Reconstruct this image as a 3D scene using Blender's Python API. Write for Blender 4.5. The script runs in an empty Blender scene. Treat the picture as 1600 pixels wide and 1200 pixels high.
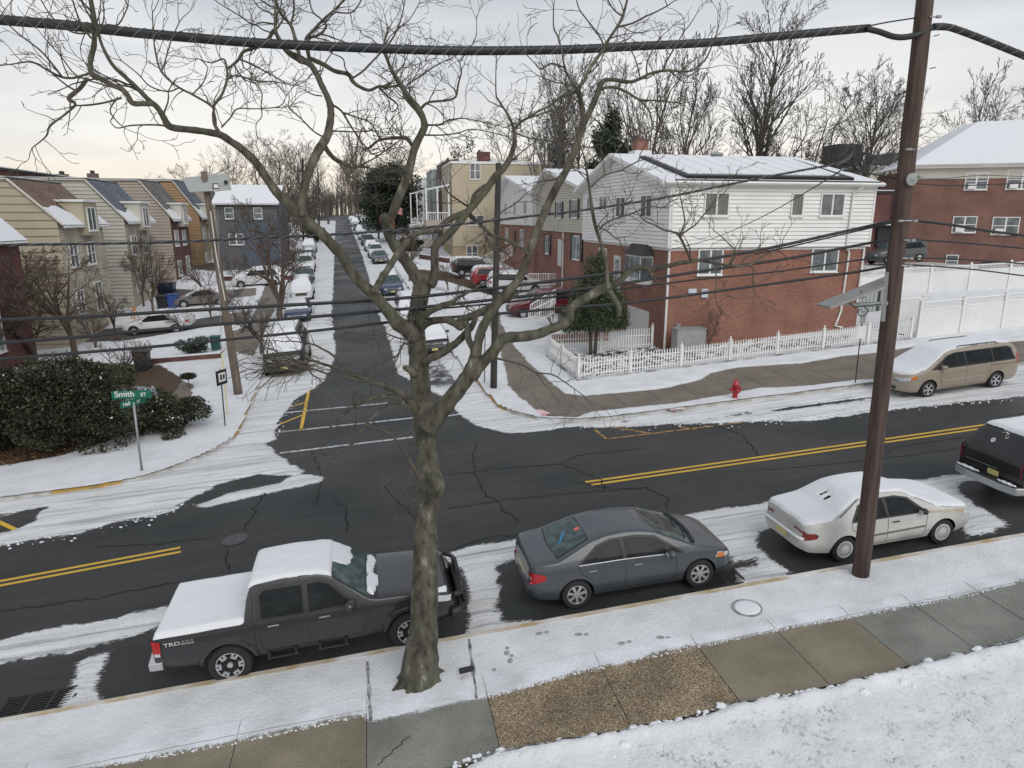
import bpy, bmesh, math, random
import numpy as np
from mathutils import Vector, Matrix
sc = bpy.context.scene
C = sc.collection
# ------------------------------------------------------------------ camera
CAM_Z = 8.0; FPX = 1067.0
PITCH = math.atan(259.0/FPX); YAW = math.radians(11.5)
cam_d = bpy.data.cameras.new('camera'); cam = bpy.data.objects.new('camera', cam_d); C.objects.link(cam)
cam.location = (0, 0, CAM_Z)
cam.rotation_euler = (math.pi/2-PITCH, 0, -YAW)
cam_d.sensor_fit = 'HORIZONTAL'; cam_d.sensor_width = 36.0; cam_d.lens = 36.0*FPX/1600.0
cam_d.clip_start = 0.2; cam_d.clip_end = 6000
sc.camera = cam
sc.render.resolution_x = 1024; sc.render.resolution_y = 768
# ------------------------------------------------------------------ world: overcast winter sky with a warm band low down
SUN_EL = math.radians(42); SUN_AZ = math.radians(165)     # azimuth from +Y towards +X
world = bpy.data.worlds.new("World"); sc.world = world; world.use_nodes = True
wn = world.node_tree.nodes; wl = world.node_tree.links; wn.clear()
wout = wn.new('ShaderNodeOutputWorld'); wbg = wn.new('ShaderNodeBackground')
sky = wn.new('ShaderNodeTexSky'); sky.sky_type = 'NISHITA'; sky.sun_disc = False
sky.sun_elevation = SUN_EL; sky.sun_rotation = SUN_AZ; sky.air_density = 1.0; sky.dust_density = 3.0
hs = wn.new('ShaderNodeHueSaturation'); hs.inputs['Saturation'].default_value = 0.18
tcw = wn.new('ShaderNodeTexCoord'); sep = wn.new('ShaderNodeSeparateXYZ')
wl.new(tcw.outputs['Generated'], sep.inputs[0])
mp = wn.new('ShaderNodeMapping'); mp.inputs['Scale'].default_value = (1, 1, 5.5)
wl.new(tcw.outputs['Generated'], mp.inputs[0])
nz = wn.new('ShaderNodeTexNoise'); nz.inputs['Scale'].default_value = 1.5; nz.inputs['Detail'].default_value = 6; nz.inputs['Roughness'].default_value = .45
wl.new(mp.outputs[0], nz.inputs['Vector'])
cl = wn.new('ShaderNodeValToRGB')      # cloud deck brightness by height above the horizon
el = cl.color_ramp.elements
el[0].position = 0.0; el[0].color = (7.6, 6.7, 5.3, 1)
el[1].position = 1.0; el[1].color = (5.0, 5.3, 5.75, 1)
for p, c in ((.045, (8.2, 7.5, 6.4)), (.10, (7.5, 7.4, 7.2)), (.2, (6.3, 6.5, 6.75)), (.42, (4.9, 5.2, 5.65))):
    e = el.new(p); e.color = (*c, 1)
wl.new(sep.outputs['Z'], cl.inputs[0])
cr2 = wn.new('ShaderNodeValToRGB')
cr2.color_ramp.elements[0].position = .40; cr2.color_ramp.elements[0].color = (.70, .725, .77, 1)
cr2.color_ramp.elements[1].position = .62; cr2.color_ramp.elements[1].color = (1.09, 1.075, 1.05, 1)
wl.new(nz.outputs['Fac'], cr2.inputs[0])
mm = wn.new('ShaderNodeMix'); mm.data_type = 'RGBA'; mm.blend_type = 'MULTIPLY'; mm.inputs[0].default_value = 1
wl.new(cl.outputs[0], mm.inputs[6]); wl.new(cr2.outputs[0], mm.inputs[7])
mx = wn.new('ShaderNodeMix'); mx.data_type = 'RGBA'; mx.inputs[0].default_value = .88
wl.new(sky.outputs[0], hs.inputs['Color']); wl.new(hs.outputs[0], mx.inputs[6]); wl.new(mm.outputs[2], mx.inputs[7])
wl.new(mx.outputs[2], wbg.inputs[0]); wbg.inputs[1].default_value = 0.1
wl.new(wbg.outputs[0], wout.inputs[0])
sun_d = bpy.data.lights.new('sun', 'SUN'); sun_d.energy = 1.15; sun_d.angle = math.radians(45); sun_d.color = (1, .965, .92)
sun = bpy.data.objects.new('sun', sun_d); C.objects.link(sun)
sd_ = Vector((math.sin(SUN_AZ)*math.cos(SUN_EL), math.cos(SUN_AZ)*math.cos(SUN_EL), math.sin(SUN_EL)))
sun.rotation_euler = sd_.to_track_quat('Z', 'Y').to_euler()
sc.view_settings.view_transform = 'Standard'; sc.view_settings.look = 'None'
sc.view_settings.exposure = 0.33; sc.view_settings.gamma = 1.0; sc.view_settings.use_curve_mapping = False
sc.render.engine = 'CYCLES'
sc.cycles.max_bounces = 6; sc.cycles.diffuse_bounces = 3; sc.cycles.glossy_bounces = 3
sc.cycles.transmission_bounces = 4; sc.cycles.transparent_max_bounces = 6
# ------------------------------------------------------------------ picture measurements -> places in the world
def ray(x, y):
    d = np.array([(x-800)/FPX, 1.0, -(y-600)/FPX]); c, s = math.cos(PITCH), math.sin(PITCH)
    v = np.array([d[0], d[1]*c+d[2]*s, -d[1]*s+d[2]*c])
    c, s = math.cos(YAW), math.sin(YAW)
    return np.array([v[0]*c+v[1]*s, -v[0]*s+v[1]*c, v[2]])
def rise(Y):            # the side street climbs away from the crossing
    Y = np.asarray(Y, float)
    a = np.clip(Y-34, 0, 46); z = np.where(a < 8, a*a/16*.062, (a-4)*.062)
    return z + np.clip(Y-80, 0, 140)*.046 + np.clip(Y-220, 0, None)*.01
def G(X, Y):            # ground level
    X = np.asarray(X, float); Y = np.asarray(Y, float)
    m = np.clip(1-(Y-45)/70, .25, 1)
    return .07*np.clip(X, -60, 60)*m + rise(Y)*np.where(X > 12, np.clip(1-(X-12)/18, .0, 1), 1)
def gpt(x, y, dz=0.0):  # point of the ground seen at picture position x, y
    d = ray(x, y); o = np.array([0, 0, CAM_Z]); t = 8.0
    for k in range(2000):
        p = o+d*t
        e = p[2]-(float(G(p[0], p[1]))+dz)
        if e < .003 or t > 600: break
        t += max(e*.5, .002)
    return Vector(p)
def onX(x, y, X):
    d = ray(x, y); return Vector(d*(X/d[0])+np.array([0, 0, CAM_Z]))
def onY(x, y, Y):
    d = ray(x, y); return Vector(d*(Y/d[1])+np.array([0, 0, CAM_Z]))
def depth(p):
    x, y, z = p[0], p[1], p[2]-CAM_Z
    yy = x*math.sin(YAW)+y*math.cos(YAW)
    return yy*math.cos(PITCH)-z*math.sin(PITCH)
# ------------------------------------------------------------------ small helpers
def tag(o, label=None, cat=None, group=None, kind=None):
    if label: o['label'] = label
    if cat: o['category'] = cat
    if group: o['group'] = group
    if kind: o['kind'] = kind
    return o
def empty(name, loc=(0, 0, 0), rz=0.0, label=None, cat=None, group=None):
    o = bpy.data.objects.new(name, None); C.objects.link(o); o.location = loc; o.rotation_euler = (0, 0, rz)
    o.empty_display_size = .2
    return tag(o, label, cat, group)
class MB:
    """collects polygons and links them as ONE mesh object"""
    def __init__(s): s.v = []; s.f = []; s.uv = []; s.has_uv = False; s.mi = []; s.cur = 0
    def add(s, vs, fs, uvs=None):
        b = len(s.v); s.v += [tuple(map(float, v)) for v in vs]
        for i, f in enumerate(fs):
            s.f.append([b+k for k in f]); s.mi.append(s.cur)
            if uvs: s.uv.append(uvs[i]); s.has_uv = True
            else: s.uv.append([(0, 0)]*len(f))
        return s
    def quad(s, a, b, c, d, uv=None): return s.add([a, b, c, d], [(0, 1, 2, 3)], [uv] if uv else None)
    def box(s, x0, y0, z0, x1, y1, z1, M=None):
        vs = [(x, y, z) for z in (z0, z1) for (x, y) in ((x0, y0), (x1, y0), (x1, y1), (x0, y1))]
        if M is not None: vs = [tuple(M @ Vector(v)) for v in vs]
        return s.add(vs, [(3, 2, 1, 0), (4, 5, 6, 7), (0, 1, 5, 4), (1, 2, 6, 5), (2, 3, 7, 6), (3, 0, 4, 7)])
    def prism(s, poly, z0, z1, M=None):
        n = len(poly); vs = [(x, y, z0) for x, y in poly]+[(x, y, z1) for x, y in poly]
        if M is not None: vs = [tuple(M @ Vector(v)) for v in vs]
        return s.add(vs, [list(range(n))[::-1], list(range(n, 2*n))]+[(i, (i+1) % n, n+(i+1) % n, n+i) for i in range(n)])
    def tube(s, pts, rad, n=8, cap=True, squash=1.0):
        pts = [Vector(p) for p in pts]
        if not hasattr(rad, '__len__'): rad = [rad]*len(pts)
        up = None; rings = []; b = len(s.v); N = len(pts)
        for i, p in enumerate(pts):
            t = (pts[min(i+1, N-1)]-pts[max(i-1, 0)])
            if t.length < 1e-9: t = Vector((0, 0, 1))
            t.normalize()
            if up is None:
                up = t.cross(Vector((0, 0, 1)) if abs(t.z) < .9 else Vector((1, 0, 0)))
            up = (up-t*up.dot(t))
            if up.length < 1e-6: up = t.orthogonal()
            up.normalize(); w = t.cross(up)
            for k in range(n):
                a = 2*math.pi*k/n; q = p+up*(math.cos(a)*rad[i])+w*(math.sin(a)*rad[i]*squash)
                s.v.append((q.x, q.y, q.z))
        for i in range(N-1):
            for k in range(n):
                s.f.append([b+i*n+k, b+i*n+(k+1) % n, b+(i+1)*n+(k+1) % n, b+(i+1)*n+k]); s.uv.append([(0, 0)]*4); s.mi.append(s.cur)
        if cap and n > 2:
            s.f.append([b+k for k in range(n)][::-1]); s.uv.append([(0, 0)]*n); s.mi.append(s.cur)
            s.f.append([b+(N-1)*n+k for k in range(n)]); s.uv.append([(0, 0)]*n); s.mi.append(s.cur)
        return s
    def lathe(s, prof, n=16, M=None, cap=True):
        b = len(s.v)
        for r, z in prof:
            for k in range(n):
                a = 2*math.pi*k/n; v = Vector((r*math.cos(a), r*math.sin(a), z))
                if M is not None: v = M @ v
                s.v.append(tuple(v))
        fs = []
        for i in range(len(prof)-1):
            for k in range(n): fs.append([b+i*n+k, b+i*n+(k+1) % n, b+(i+1)*n+(k+1) % n, b+(i+1)*n+k])
        if cap: fs.append([b+k for k in range(n)][::-1]); fs.append([b+(len(prof)-1)*n+k for k in range(n)])
        for f in fs: s.f.append(f); s.uv.append([(0, 0)]*len(f)); s.mi.append(s.cur)
        return s
    def build(s, name, mat, parent=None, smooth=False, bevel=0.0):
        me = bpy.data.meshes.new(name); me.from_pydata(s.v, [], s.f)
        if s.has_uv:
            ul = me.uv_layers.new(name='UVMap'); ul.data.foreach_set('uv', [c for f in s.uv for q in f for c in q])
        for m in (mat if isinstance(mat, (list, tuple)) else [mat]): me.materials.append(m)
        if any(s.mi): me.polygons.foreach_set('material_index', s.mi)
        if smooth: me.polygons.foreach_set('use_smooth', [True]*len(me.polygons))
        me.update()
        o = bpy.data.objects.new(name, me); C.objects.link(o)
        if parent is not None: o.parent = parent
        if bevel:
            bv = o.modifiers.new('bevel', 'BEVEL'); bv.width = bevel; bv.segments = 2; bv.limit_method = 'ANGLE'
        return o
def copy_tree(o, parent=None):
    c = o.copy(); C.objects.link(c)
    if parent is not None: c.parent = parent
    for ch in [x for x in bpy.data.objects if x.parent == o and x != c]: copy_tree(ch, c)
    return c
# ------------------------------------------------------------------ materials
def nodes(m): return m.node_tree.nodes, m.node_tree.links
def mat(name, col, rough=.6, metal=0.0, var=0.0, vscale=3.0, bump=0.0, bscale=20.0, spec=.5, coat=0.0, col2=None, stretch=(1, 1, 1), coords='Object'):
    m = bpy.data.materials.new(name); m.use_nodes = True; N, L = nodes(m); b = N['Principled BSDF']
    b.inputs['Base Color'].default_value = (*col, 1); b.inputs['Roughness'].default_value = rough
    b.inputs['Metallic'].default_value = metal; b.inputs['Specular IOR Level'].default_value = spec
    if coat: b.inputs['Coat Weight'].default_value = coat; b.inputs['Coat Roughness'].default_value = .06
    if var or bump or col2:
        tc = N.new('ShaderNodeTexCoord'); mpn = N.new('ShaderNodeMapping'); mpn.inputs['Scale'].default_value = stretch
        L.new(tc.outputs[coords], mpn.inputs[0])
    if var or col2:
        n = N.new('ShaderNodeTexNoise'); n.inputs['Scale'].default_value = vscale; n.inputs['Detail'].default_value = 5
        L.new(mpn.outputs[0], n.inputs['Vector'])
        r = N.new('ShaderNodeValToRGB'); c2 = col2 or tuple(min(1, c*(1+var)) for c in col); c1 = col if col2 else tuple(c*(1-var) for c in col)
        r.color_ramp.elements[0].color = (*c1, 1); r.color_ramp.elements[1].color = (*c2, 1)
        r.color_ramp.elements[0].position = .35; r.color_ramp.elements[1].position = .65
        L.new(n.outputs['Fac'], r.inputs[0]); L.new(r.outputs[0], b.inputs['Base Color'])
    if bump:
        n = N.new('ShaderNodeTexNoise'); n.inputs['Scale'].default_value = bscale; n.inputs['Detail'].default_value = 4
        L.new(mpn.outputs[0], n.inputs['Vector'])
        bp = N.new('ShaderNodeBump'); bp.inputs['Strength'].default_value = bump; bp.inputs['Distance'].default_value = .02
        L.new(n.outputs['Fac'], bp.inputs['Height']); L.new(bp.outputs[0], b.inputs['Normal'])
    return m
M = {}
M['snow'] = mat('snow', (.72, .735, .765), .75, bump=.35, bscale=9, spec=.2)
M['snow_car'] = mat('snow_on_car', (.71, .725, .755), .75, bump=.5, bscale=6, spec=.2)
M['glass'] = mat('dark_glass', (.010, .012, .013), .06, spec=.14, col2=(.022, .025, .027), vscale=3)
M['glass_teal'] = mat('teal_glass', (.085, .125, .125), .08, spec=.22, col2=(.03, .048, .05), vscale=5)
M['glass_house'] = mat('window_glass', (.07, .085, .095), .08, spec=.7, col2=(.19, .21, .22), vscale=1.6)
M['curtain'] = mat('window_curtain', (.20, .20, .19), .25, col2=(.12, .12, .115), vscale=1.5, stretch=(8, 8, .3))
M['tyre'] = mat('tyre', (.018, .018, .019), .85, bump=.2)
M['alloy'] = mat('alloy_rim', (.52, .53, .55), .35, metal=.6)
M['steelwheel'] = mat('wheel_cover', (.55, .56, .56), .45, metal=.3)
M['blacktrim'] = mat('black_trim', (.018, .018, .02), .5)
M['chrome'] = mat('chrome', (.6, .6, .62), .2, metal=.9)
M['red'] = mat('red_lens', (.38, .012, .015), .15, spec=.7)
M['amber'] = mat('amber_lens', (.55, .17, .03), .2)
M['clear'] = mat('clear_lens', (.5, .52, .54), .1, spec=.8)
M['plate'] = mat('number_plate', (.58, .52, .2), .5, var=.15, vscale=20)
M['wood_pole'] = mat('pole_wood', (.045, .029, .025), .85, col2=(.10, .066, .055), vscale=3, bump=.5, bscale=14, stretch=(5, 5, .35))
M['wood_old'] = mat('weathered_pole_wood', (.10, .078, .06), .9, col2=(.19, .155, .125), vscale=3, bump=.6, bscale=12, stretch=(6, 6, .3))
M['wood_dark'] = mat('dark_pole_wood', (.028, .026, .024), .85, col2=(.05, .046, .042), vscale=3, bump=.3, stretch=(5, 5, .4))
M['cable'] = mat('cable_black', (.012, .014, .017), .5)
M['cable_tie'] = mat('cable_lashing', (.16, .18, .19), .5)
M['galv'] = mat('galvanised_steel', (.3, .31, .32), .45, metal=.5, var=.12, vscale=8)
M['grey_metal'] = mat('grey_metal', (.26, .28, .28), .55, var=.08)
M['white_vinyl'] = mat('white_vinyl', (.77, .77, .76), .45, var=.03, vscale=1)
M['white_paint'] = mat('white_paint', (.74, .74, .73), .5, var=.05)
M['iron'] = mat('cast_iron', (.02, .02, .022), .6, bump=.3)
# ------------------------------------------------------------------ ground: noise, snow outlines, sheets
def _h(i, j, s):
    n = (i*374761393 + j*668265263 + s*1442695041) & 0xffffffff
    n = ((n ^ (n >> 13))*1274126177) & 0xffffffff
    return ((n ^ (n >> 16)) & 0xffff)/65535.0
def vnoise(X, Y, f, seed=0):
    x = np.asarray(X, float)*f; y = np.asarray(Y, float)*f
    i = np.floor(x).astype(np.int64); j = np.floor(y).astype(np.int64); u = x-i; v = y-j
    u = u*u*(3-2*u); v = v*v*(3-2*v)
    return (_h(i, j, seed)*(1-u)+_h(i+1, j, seed)*u)*(1-v)+(_h(i, j+1, seed)*(1-u)+_h(i+1, j+1, seed)*u)*v
def fbm(X, Y, f, seed=0, o=4):
    a = 0; w = .5; t = 0
    for k in range(o): a = a+w*vnoise(X, Y, f*2**k, seed+k*7); t += w; w *= .55
    return a/t
def sdist(poly, X, Y):      # signed distance, positive inside
    P = np.array([(p[0], p[1]) for p in poly], float)
    d = np.full(X.shape, 1e9); ins = np.zeros(X.shape, bool); n = len(P)
    for k in range(n):
        a = P[k]; b = P[(k+1) % n]; e = b-a; L = max(e.dot(e), 1e-9)
        t = np.clip(((X-a[0])*e[0]+(Y-a[1])*e[1])/L, 0, 1)
        d = np.minimum(d, np.hypot(X-a[0]-t*e[0], Y-a[1]-t*e[1]))
        c = (a[1] > Y) != (b[1] > Y)
        with np.errstate(divide='ignore', invalid='ignore'):
            xx = (b[0]-a[0])*(Y-a[1])/(b[1]-a[1])+a[0]
        ins ^= c & (X < xx)
    return np.where(ins, d, -d)
def PW(pts, dz=0.0): return [gpt(x, y, dz) for x, y in pts]
KN, KF = 11.6, 23.35        # near and far kerb of the main street
def XL(Y): return -5.5-.058*(np.asarray(Y, float)-27.6)     # kerbs of the side street
def XR(Y): return 4.85-.045*(np.asarray(Y, float)-27.5)
kerbL = [(-60, KF-.1), (-9.0, KF-.1), (-7.9, 23.5), (-7.0, 24.2), (-6.2, 25.2), (-5.7, 26.3), (-5.5, 27.6)]+[(float(XL(y)), y) for y in range(31, 231, 5)]
kerbR = [(90, KF+.1), (8.4, KF+.1), (7.2, 23.7), (6.1, 24.4), (5.3, 25.6), (4.9, 26.8)]+[(float(XR(y)), y) for y in [28, 30]+list(range(33, 231, 5))]
blockL = kerbL+[(-160, 231), (-160, KF-.1)]
blockR = kerbR+[(160, 231), (160, KF+.1)]
# bare asphalt / snow outlines, measured on the photograph
snow_in = [
 PW([(-260, 905), (0, 855), (62, 842), (125, 835), (187, 815), (237, 807), (275, 798), (290, 790), (320, 795), (397, 776), (500, 754), (508, 746), (500, 743), (462, 729), (437, 711), (416, 693), (434, 686), (428, 673), (437, 657), (450, 639), (466, 623), (490, 607), (505, 596), (518, 572), (524, 556), (524, 532), (518, 494), (521, 455), (522, 415), (523, 375), (525, 345)]) + [Vector((-60, 200, 0)), Vector((-60, 22, 0))],
 PW([(543, 340), (553, 367), (567, 403), (578, 442), (593, 494), (608, 528), (612, 556), (622, 585), (655, 600), (700, 625), (722, 648), (745, 665), (790, 677), (842, 674), (902, 667), (930, 669), (1000, 666), (1090, 662), (1180, 659), (1267, 658), (1364, 644), (1469, 633), (1600, 620), (1900, 588)]) + [Vector((90, 30, 0)), Vector((60, 200, 0)), Vector((6, 210, 0))],
 PW([(-60, 1010), (0, 1001), (90, 979), (172, 967), (244, 952), (330, 930), (330, 965), (236, 986), (157, 1009), (109, 1022), (67, 1024), (0, 1040), (-60, 1052)]),
 PW([(120, 1031), (174, 1018), (165, 1046), (150, 1076), (161, 1110), (140, 1135), (68, 1150), (68, 1131), (90, 1099), (109, 1061)]),
 PW([(266, 1080), (287, 1072), (296, 1084), (262, 1098)]),
 PW([(690, 868), (749, 852), (820, 841), (830, 868), (800, 876), (775, 882), (780, 928), (786, 965), (810, 971), (850, 969), (850, 990), (735, 1010), (728, 965), (735, 935), (728, 897), (700, 880)]),
 PW([(1040, 816), (1067, 806), (1180, 787), (1300, 766), (1421, 751), (1503, 741), (1600, 724), (1600, 740), (1506, 752), (1500, 765), (1523, 788), (1583, 820), (1555, 832), (1520, 838), (1480, 852), (1440, 870), (1340, 905), (1150, 930), (1140, 905), (1100, 850)]),
]
snow_out = [
 PW([(275, 790), (312, 773), (353, 754), (406, 740), (444, 747), (437, 754), (397, 762), (359, 770), (328, 782), (290, 792)]),
 PW([(-40, 822), (0, 806), (58, 798), (52, 815), (20, 828), (-40, 842)]),
 PW([(1185, 832), (1215, 826), (1300, 850), (1500, 820), (1512, 838), (1470, 866), (1340, 885), (1290, 905), (1216, 906), (1236, 893), (1212, 880), (1190, 858)]),
 PW([(773, 885), (805, 872), (1000, 850), (1130, 858), (1146, 880), (1184, 870), (1186, 884), (1146, 890), (1144, 916), (1090, 930), (1000, 950), (850, 975), (783, 962)]),
 PW([(1505, 762), (1560, 750), (1640, 760), (1640, 835), (1592, 822), (1524, 787)]),
 PW([(1545, 838), (1600, 815), (1600, 832), (1500, 856)]),
]
snow_half = [   # thin, streaky cover
 (PW([(640, 560), (690, 545), (735, 600), (745, 640), (790, 655), (850, 668), (800, 676), (745, 660), (700, 625), (650, 600)]), .02),
 (PW([(849, 780), (945, 768), (925, 795), (870, 800)]), .02),
 (PW([(810, 694), (920, 674), (925, 682), (860, 694), (820, 700)]), .02),
 (PW([(950, 672), (1060, 666), (1180, 655), (1400, 632), (1600, 605), (1600, 590), (1400, 610), (1200, 628), (1050, 645), (950, 652)]), .12),
 (PW([(300, 735), (380, 690), (415, 640), (430, 600), (400, 620), (360, 690), (300, 722)]), .06),
 (PW([(30, 788), (240, 752), (235, 766), (30, 800)]), .05),
]
def road_snow(X, Y):
    wob = (fbm(X, Y, .9, 3)-.5)*.3+(fbm(X, Y, 4, 5)-.5)*.22
    s = np.full(X.shape, -9.0)
    for p in snow_in: s = np.maximum(s, sdist(p, X, Y))
    for p in snow_out: s = np.minimum(s, -sdist(p, X, Y))
    s = s+np.where(np.abs(s) < 1.5, wob, 0)
    for p, lv in snow_half:
        d = sdist(p, X, Y); m = np.clip(d/.5, 0, 1)
        s = s*(1-m)+(lv+wob*.8)*m
    wheel = -.25*np.exp(-((Y-(22.1-.0*X))/.16)**2)*np.clip((fbm(X, Y, .25, 9)-.42)*6, 0, 1)   # tyre tracks in the slush
    s = s+np.where((Y > 19) & (Y < KF), wheel, 0)
    return np.clip(s, -1, 1)
# snow lying on footways, yards and lawn
brown = [
 PW([(764, 505), (784, 551), (795, 602), (814, 622), (834, 636), (846, 650), (900, 652), (925, 643), (1000, 635), (1056, 630), (1112, 620), (1160, 611), (1187, 606), (1253, 603), (1305, 597), (1355, 592), (1400, 590), (1600, 566), (1700, 556), (1700, 512), (1600, 533), (1550, 536), (1431, 542), (1372, 551), (1315, 557), (1251, 568), (1156, 574), (1112, 583), (1094, 594), (1037, 607), (1000, 611), (915, 619), (881, 615), (855, 592), (825, 566), (806, 544), (783, 505), (778, 480), (762, 480)], .12),
 PW([(360, 548), (395, 556), (407, 530), (422, 500), (431, 478), (434, 446), (417, 440), (404, 475), (385, 512), (352, 520)], .12),
 PW([(60, 538), (200, 532), (390, 500), (392, 486), (300, 500), (150, 516), (40, 528)], .12),
 PW([(215, 462), (330, 470), (400, 462), (400, 450), (330, 455), (215, 448)], .12),
 PW([(245, 418), (350, 424), (352, 412), (245, 406)], .12),
 PW([(640, 420), (700, 425), (770, 450), (770, 462), (700, 440), (640, 432)], .12),
]
drive_poly = [PW([(0, 560), (208, 560), (390, 546), (392, 552), (208, 574), (0, 590)], .12)]
leafbed = PW([(-60, 735), (0, 728), (90, 712), (165, 690), (215, 670), (262, 650), (296, 625), (300, 602), (250, 570), (0, 560), (-60, 560)], .12)
fencebed = PW([(905, 592), (1040, 572), (1160, 550), (1290, 545), (1330, 524), (1040, 538), (930, 552), (870, 556)], .12)
near_bare = PW([(-300, 1290), (150, 1199), (210, 1190), (337, 1167), (450, 1143), (570, 1117), (577, 1128), (590, 1126), (756, 1091), (900, 1052), (1088, 1011), (1200, 988), (1319, 966), (1504, 932), (1600, 908), (1800, 872), (1800, 950), (1600, 998), (1420, 1045), (1290, 1076), (1150, 1101), (1050, 1128), (953, 1146), (779, 1172), (745, 1192), (700, 1210), (560, 1260), (-200, 1400)], .12)
def land_snow(X, Y):
    wob = (fbm(X, Y, 1.1, 13)-.5)*.35+(fbm(X, Y, 5, 15)-.5)*.2
    s = np.full(X.shape, 1.0)
    for p in brown: s = np.minimum(s, -sdist(p, X, Y)+wob*.6)
    d = sdist(leafbed, X, Y); s = np.minimum(s, np.clip(-d, -.12, 1)+wob*.9)
    d = sdist(fencebed, X, Y); s = np.where(d > -.1, np.minimum(s, .0+(fbm(X, Y, 5, 19)-.46)*.9), s)
    return np.clip(s, -1, 1)
def near_snow(X, Y):
    wob = (fbm(X, Y, 1.5, 23)-.5)*.16+(fbm(X, Y, 9, 25)-.5)*.14
    s = np.minimum(1.0, -sdist(near_bare, X, Y)+wob)
    lump = fbm(X, Y, 3.2, 31)
    s = np.where(Y > 10.1, np.minimum(s, .26+(lump-.32)*.8), s)
    # pit edges and kerb side worn thin
    return np.clip(s, -1, 1)
def near_height(X, Y, s):
    z = np.clip(s, 0, .25)/.25*.025
    lawn = np.clip((8.75-Y)/.25, 0, 1)*(s > 0)
    bank = np.exp(-((Y-8.35)/.2)**2)*(.05+.10*fbm(X, Y, 2.6, 41, 3))
    rough = (fbm(X, Y, 4.5, 43)-.5)*.06*lawn
    return z+(s > -.02)*bank*np.clip(s*8, 0, 1)+rough+.02*lawn
def far_height(X, Y, s):
    return np.clip(s, 0, .3)/.3*(.045+.05*fbm(X, Y, 2.0, 51, 3))
def snow_mix(name, base_fn, dirt=.12, thr=.0, edge=.30, nscale=16, streak=(1, 1, 1), snowcol=(.76, .78, .82), grass=False, tracks=False):
    """a surface with snow lying where the mesh's 'snow' value is above zero, broken by fine noise"""
    m = bpy.data.materials.new(name); m.use_nodes = True; N, L = nodes(m); b = N['Principled BSDF']
    tc = N.new('ShaderNodeTexCoord')
    at = N.new('ShaderNodeAttribute'); at.attribute_name = 'snow'
    mp_ = N.new('ShaderNodeMapping'); mp_.inputs['Scale'].default_value = streak; L.new(tc.outputs['Object'], mp_.inputs[0])
    n1 = N.new('ShaderNodeTexNoise'); n1.inputs['Scale'].default_value = nscale; n1.inputs['Detail'].default_value = 5; n1.inputs['Roughness'].default_value = .65
    L.new(mp_.outputs[0], n1.inputs['Vector'])
    s1 = N.new('ShaderNodeMath'); s1.operation = 'SUBTRACT'; L.new(n1.outputs['Fac'], s1.inputs[0]); s1.inputs[1].default_value = .5
    s2 = N.new('ShaderNodeMath'); s2.operation = 'MULTIPLY_ADD'; L.new(s1.outputs[0], s2.inputs[0]); s2.inputs[1].default_value = edge; L.new(at.outputs['Fac'], s2.inputs[2])
    mr = N.new('ShaderNodeMapRange'); mr.inputs[1].default_value = thr-.012; mr.inputs[2].default_value = thr+.035; L.new(s2.outputs[0], mr.inputs[0])
    n2 = N.new('ShaderNodeTexNoise'); n2.inputs['Scale'].default_value = 1.3; n2.inputs['Detail'].default_value = 6; L.new(mp_.outputs[0], n2.inputs['Vector'])
    r2 = N.new('ShaderNodeValToRGB'); d = 1-dirt*2.2
    r2.color_ramp.elements[0].position = .33; r2.color_ramp.elements[0].color = (snowcol[0]*d, snowcol[1]*d, snowcol[2]*d*.98, 1)
    r2.color_ramp.elements[1].position = .62; r2.color_ramp.elements[1].color = (*snowcol, 1)
    L.new(n2.outputs['Fac'], r2.inputs[0])
    base, brough, bump_h = base_fn(N, L, tc)
    snow_out_ = r2.outputs[0]
    if tracks:
        nt = _noise(N, L, tc, 1.0, 5, .7, (.16, 7, 1)); rt = _ramp(N, L, nt.outputs['Fac'], [(.36, (.50, .505, .51)), (.47, (.9, .9, .9)), (.6, (1, 1, 1))])
        ng0 = _noise(N, L, tc, 26, 4, .8); rg0 = _ramp(N, L, ng0.outputs['Fac'], [(.34, (.62, .62, .61)), (.46, (1, 1, 1)), (.7, (1.03, 1.03, 1.03))])
        for r_ in (rt, rg0):
            mt = N.new('ShaderNodeMix'); mt.data_type = 'RGBA'; mt.blend_type = 'MULTIPLY'; mt.inputs[0].default_value = 1; L.new(snow_out_, mt.inputs[6]); L.new(r_.outputs[0], mt.inputs[7]); snow_out_ = mt.outputs[2]
    if grass:
        ng = N.new('ShaderNodeTexNoise'); ng.inputs['Scale'].default_value = 9; ng.inputs['Detail'].default_value = 8; ng.inputs['Roughness'].default_value = .75; L.new(tc.outputs['Object'], ng.inputs['Vector'])
        ng2 = N.new('ShaderNodeTexNoise'); ng2.inputs['Scale'].default_value = 1.1; L.new(tc.outputs['Object'], ng2.inputs['Vector'])
        ad = N.new('ShaderNodeMath'); ad.operation = 'MULTIPLY_ADD'; L.new(ng2.outputs['Fac'], ad.inputs[0]); ad.inputs[1].default_value = .35; L.new(ng.outputs['Fac'], ad.inputs[2])
        rg = N.new('ShaderNodeMapRange'); rg.inputs[1].default_value = .735; rg.inputs[2].default_value = .86; rg.inputs[3].default_value = 0; rg.inputs[4].default_value = .75; L.new(ad.outputs[0], rg.inputs[0])
        mg = N.new('ShaderNodeMix'); mg.data_type = 'RGBA'; L.new(rg.outputs[0], mg.inputs[0]); L.new(snow_out_, mg.inputs[6]); mg.inputs[7].default_value = (.30, .29, .22, 1); snow_out_ = mg.outputs[2]
    mc = N.new('ShaderNodeMix'); mc.data_type = 'RGBA'; L.new(mr.outputs[0], mc.inputs[0]); L.new(base, mc.inputs[6]); L.new(snow_out_, mc.inputs[7])
    L.new(mc.outputs[2], b.inputs['Base Color'])
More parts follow.
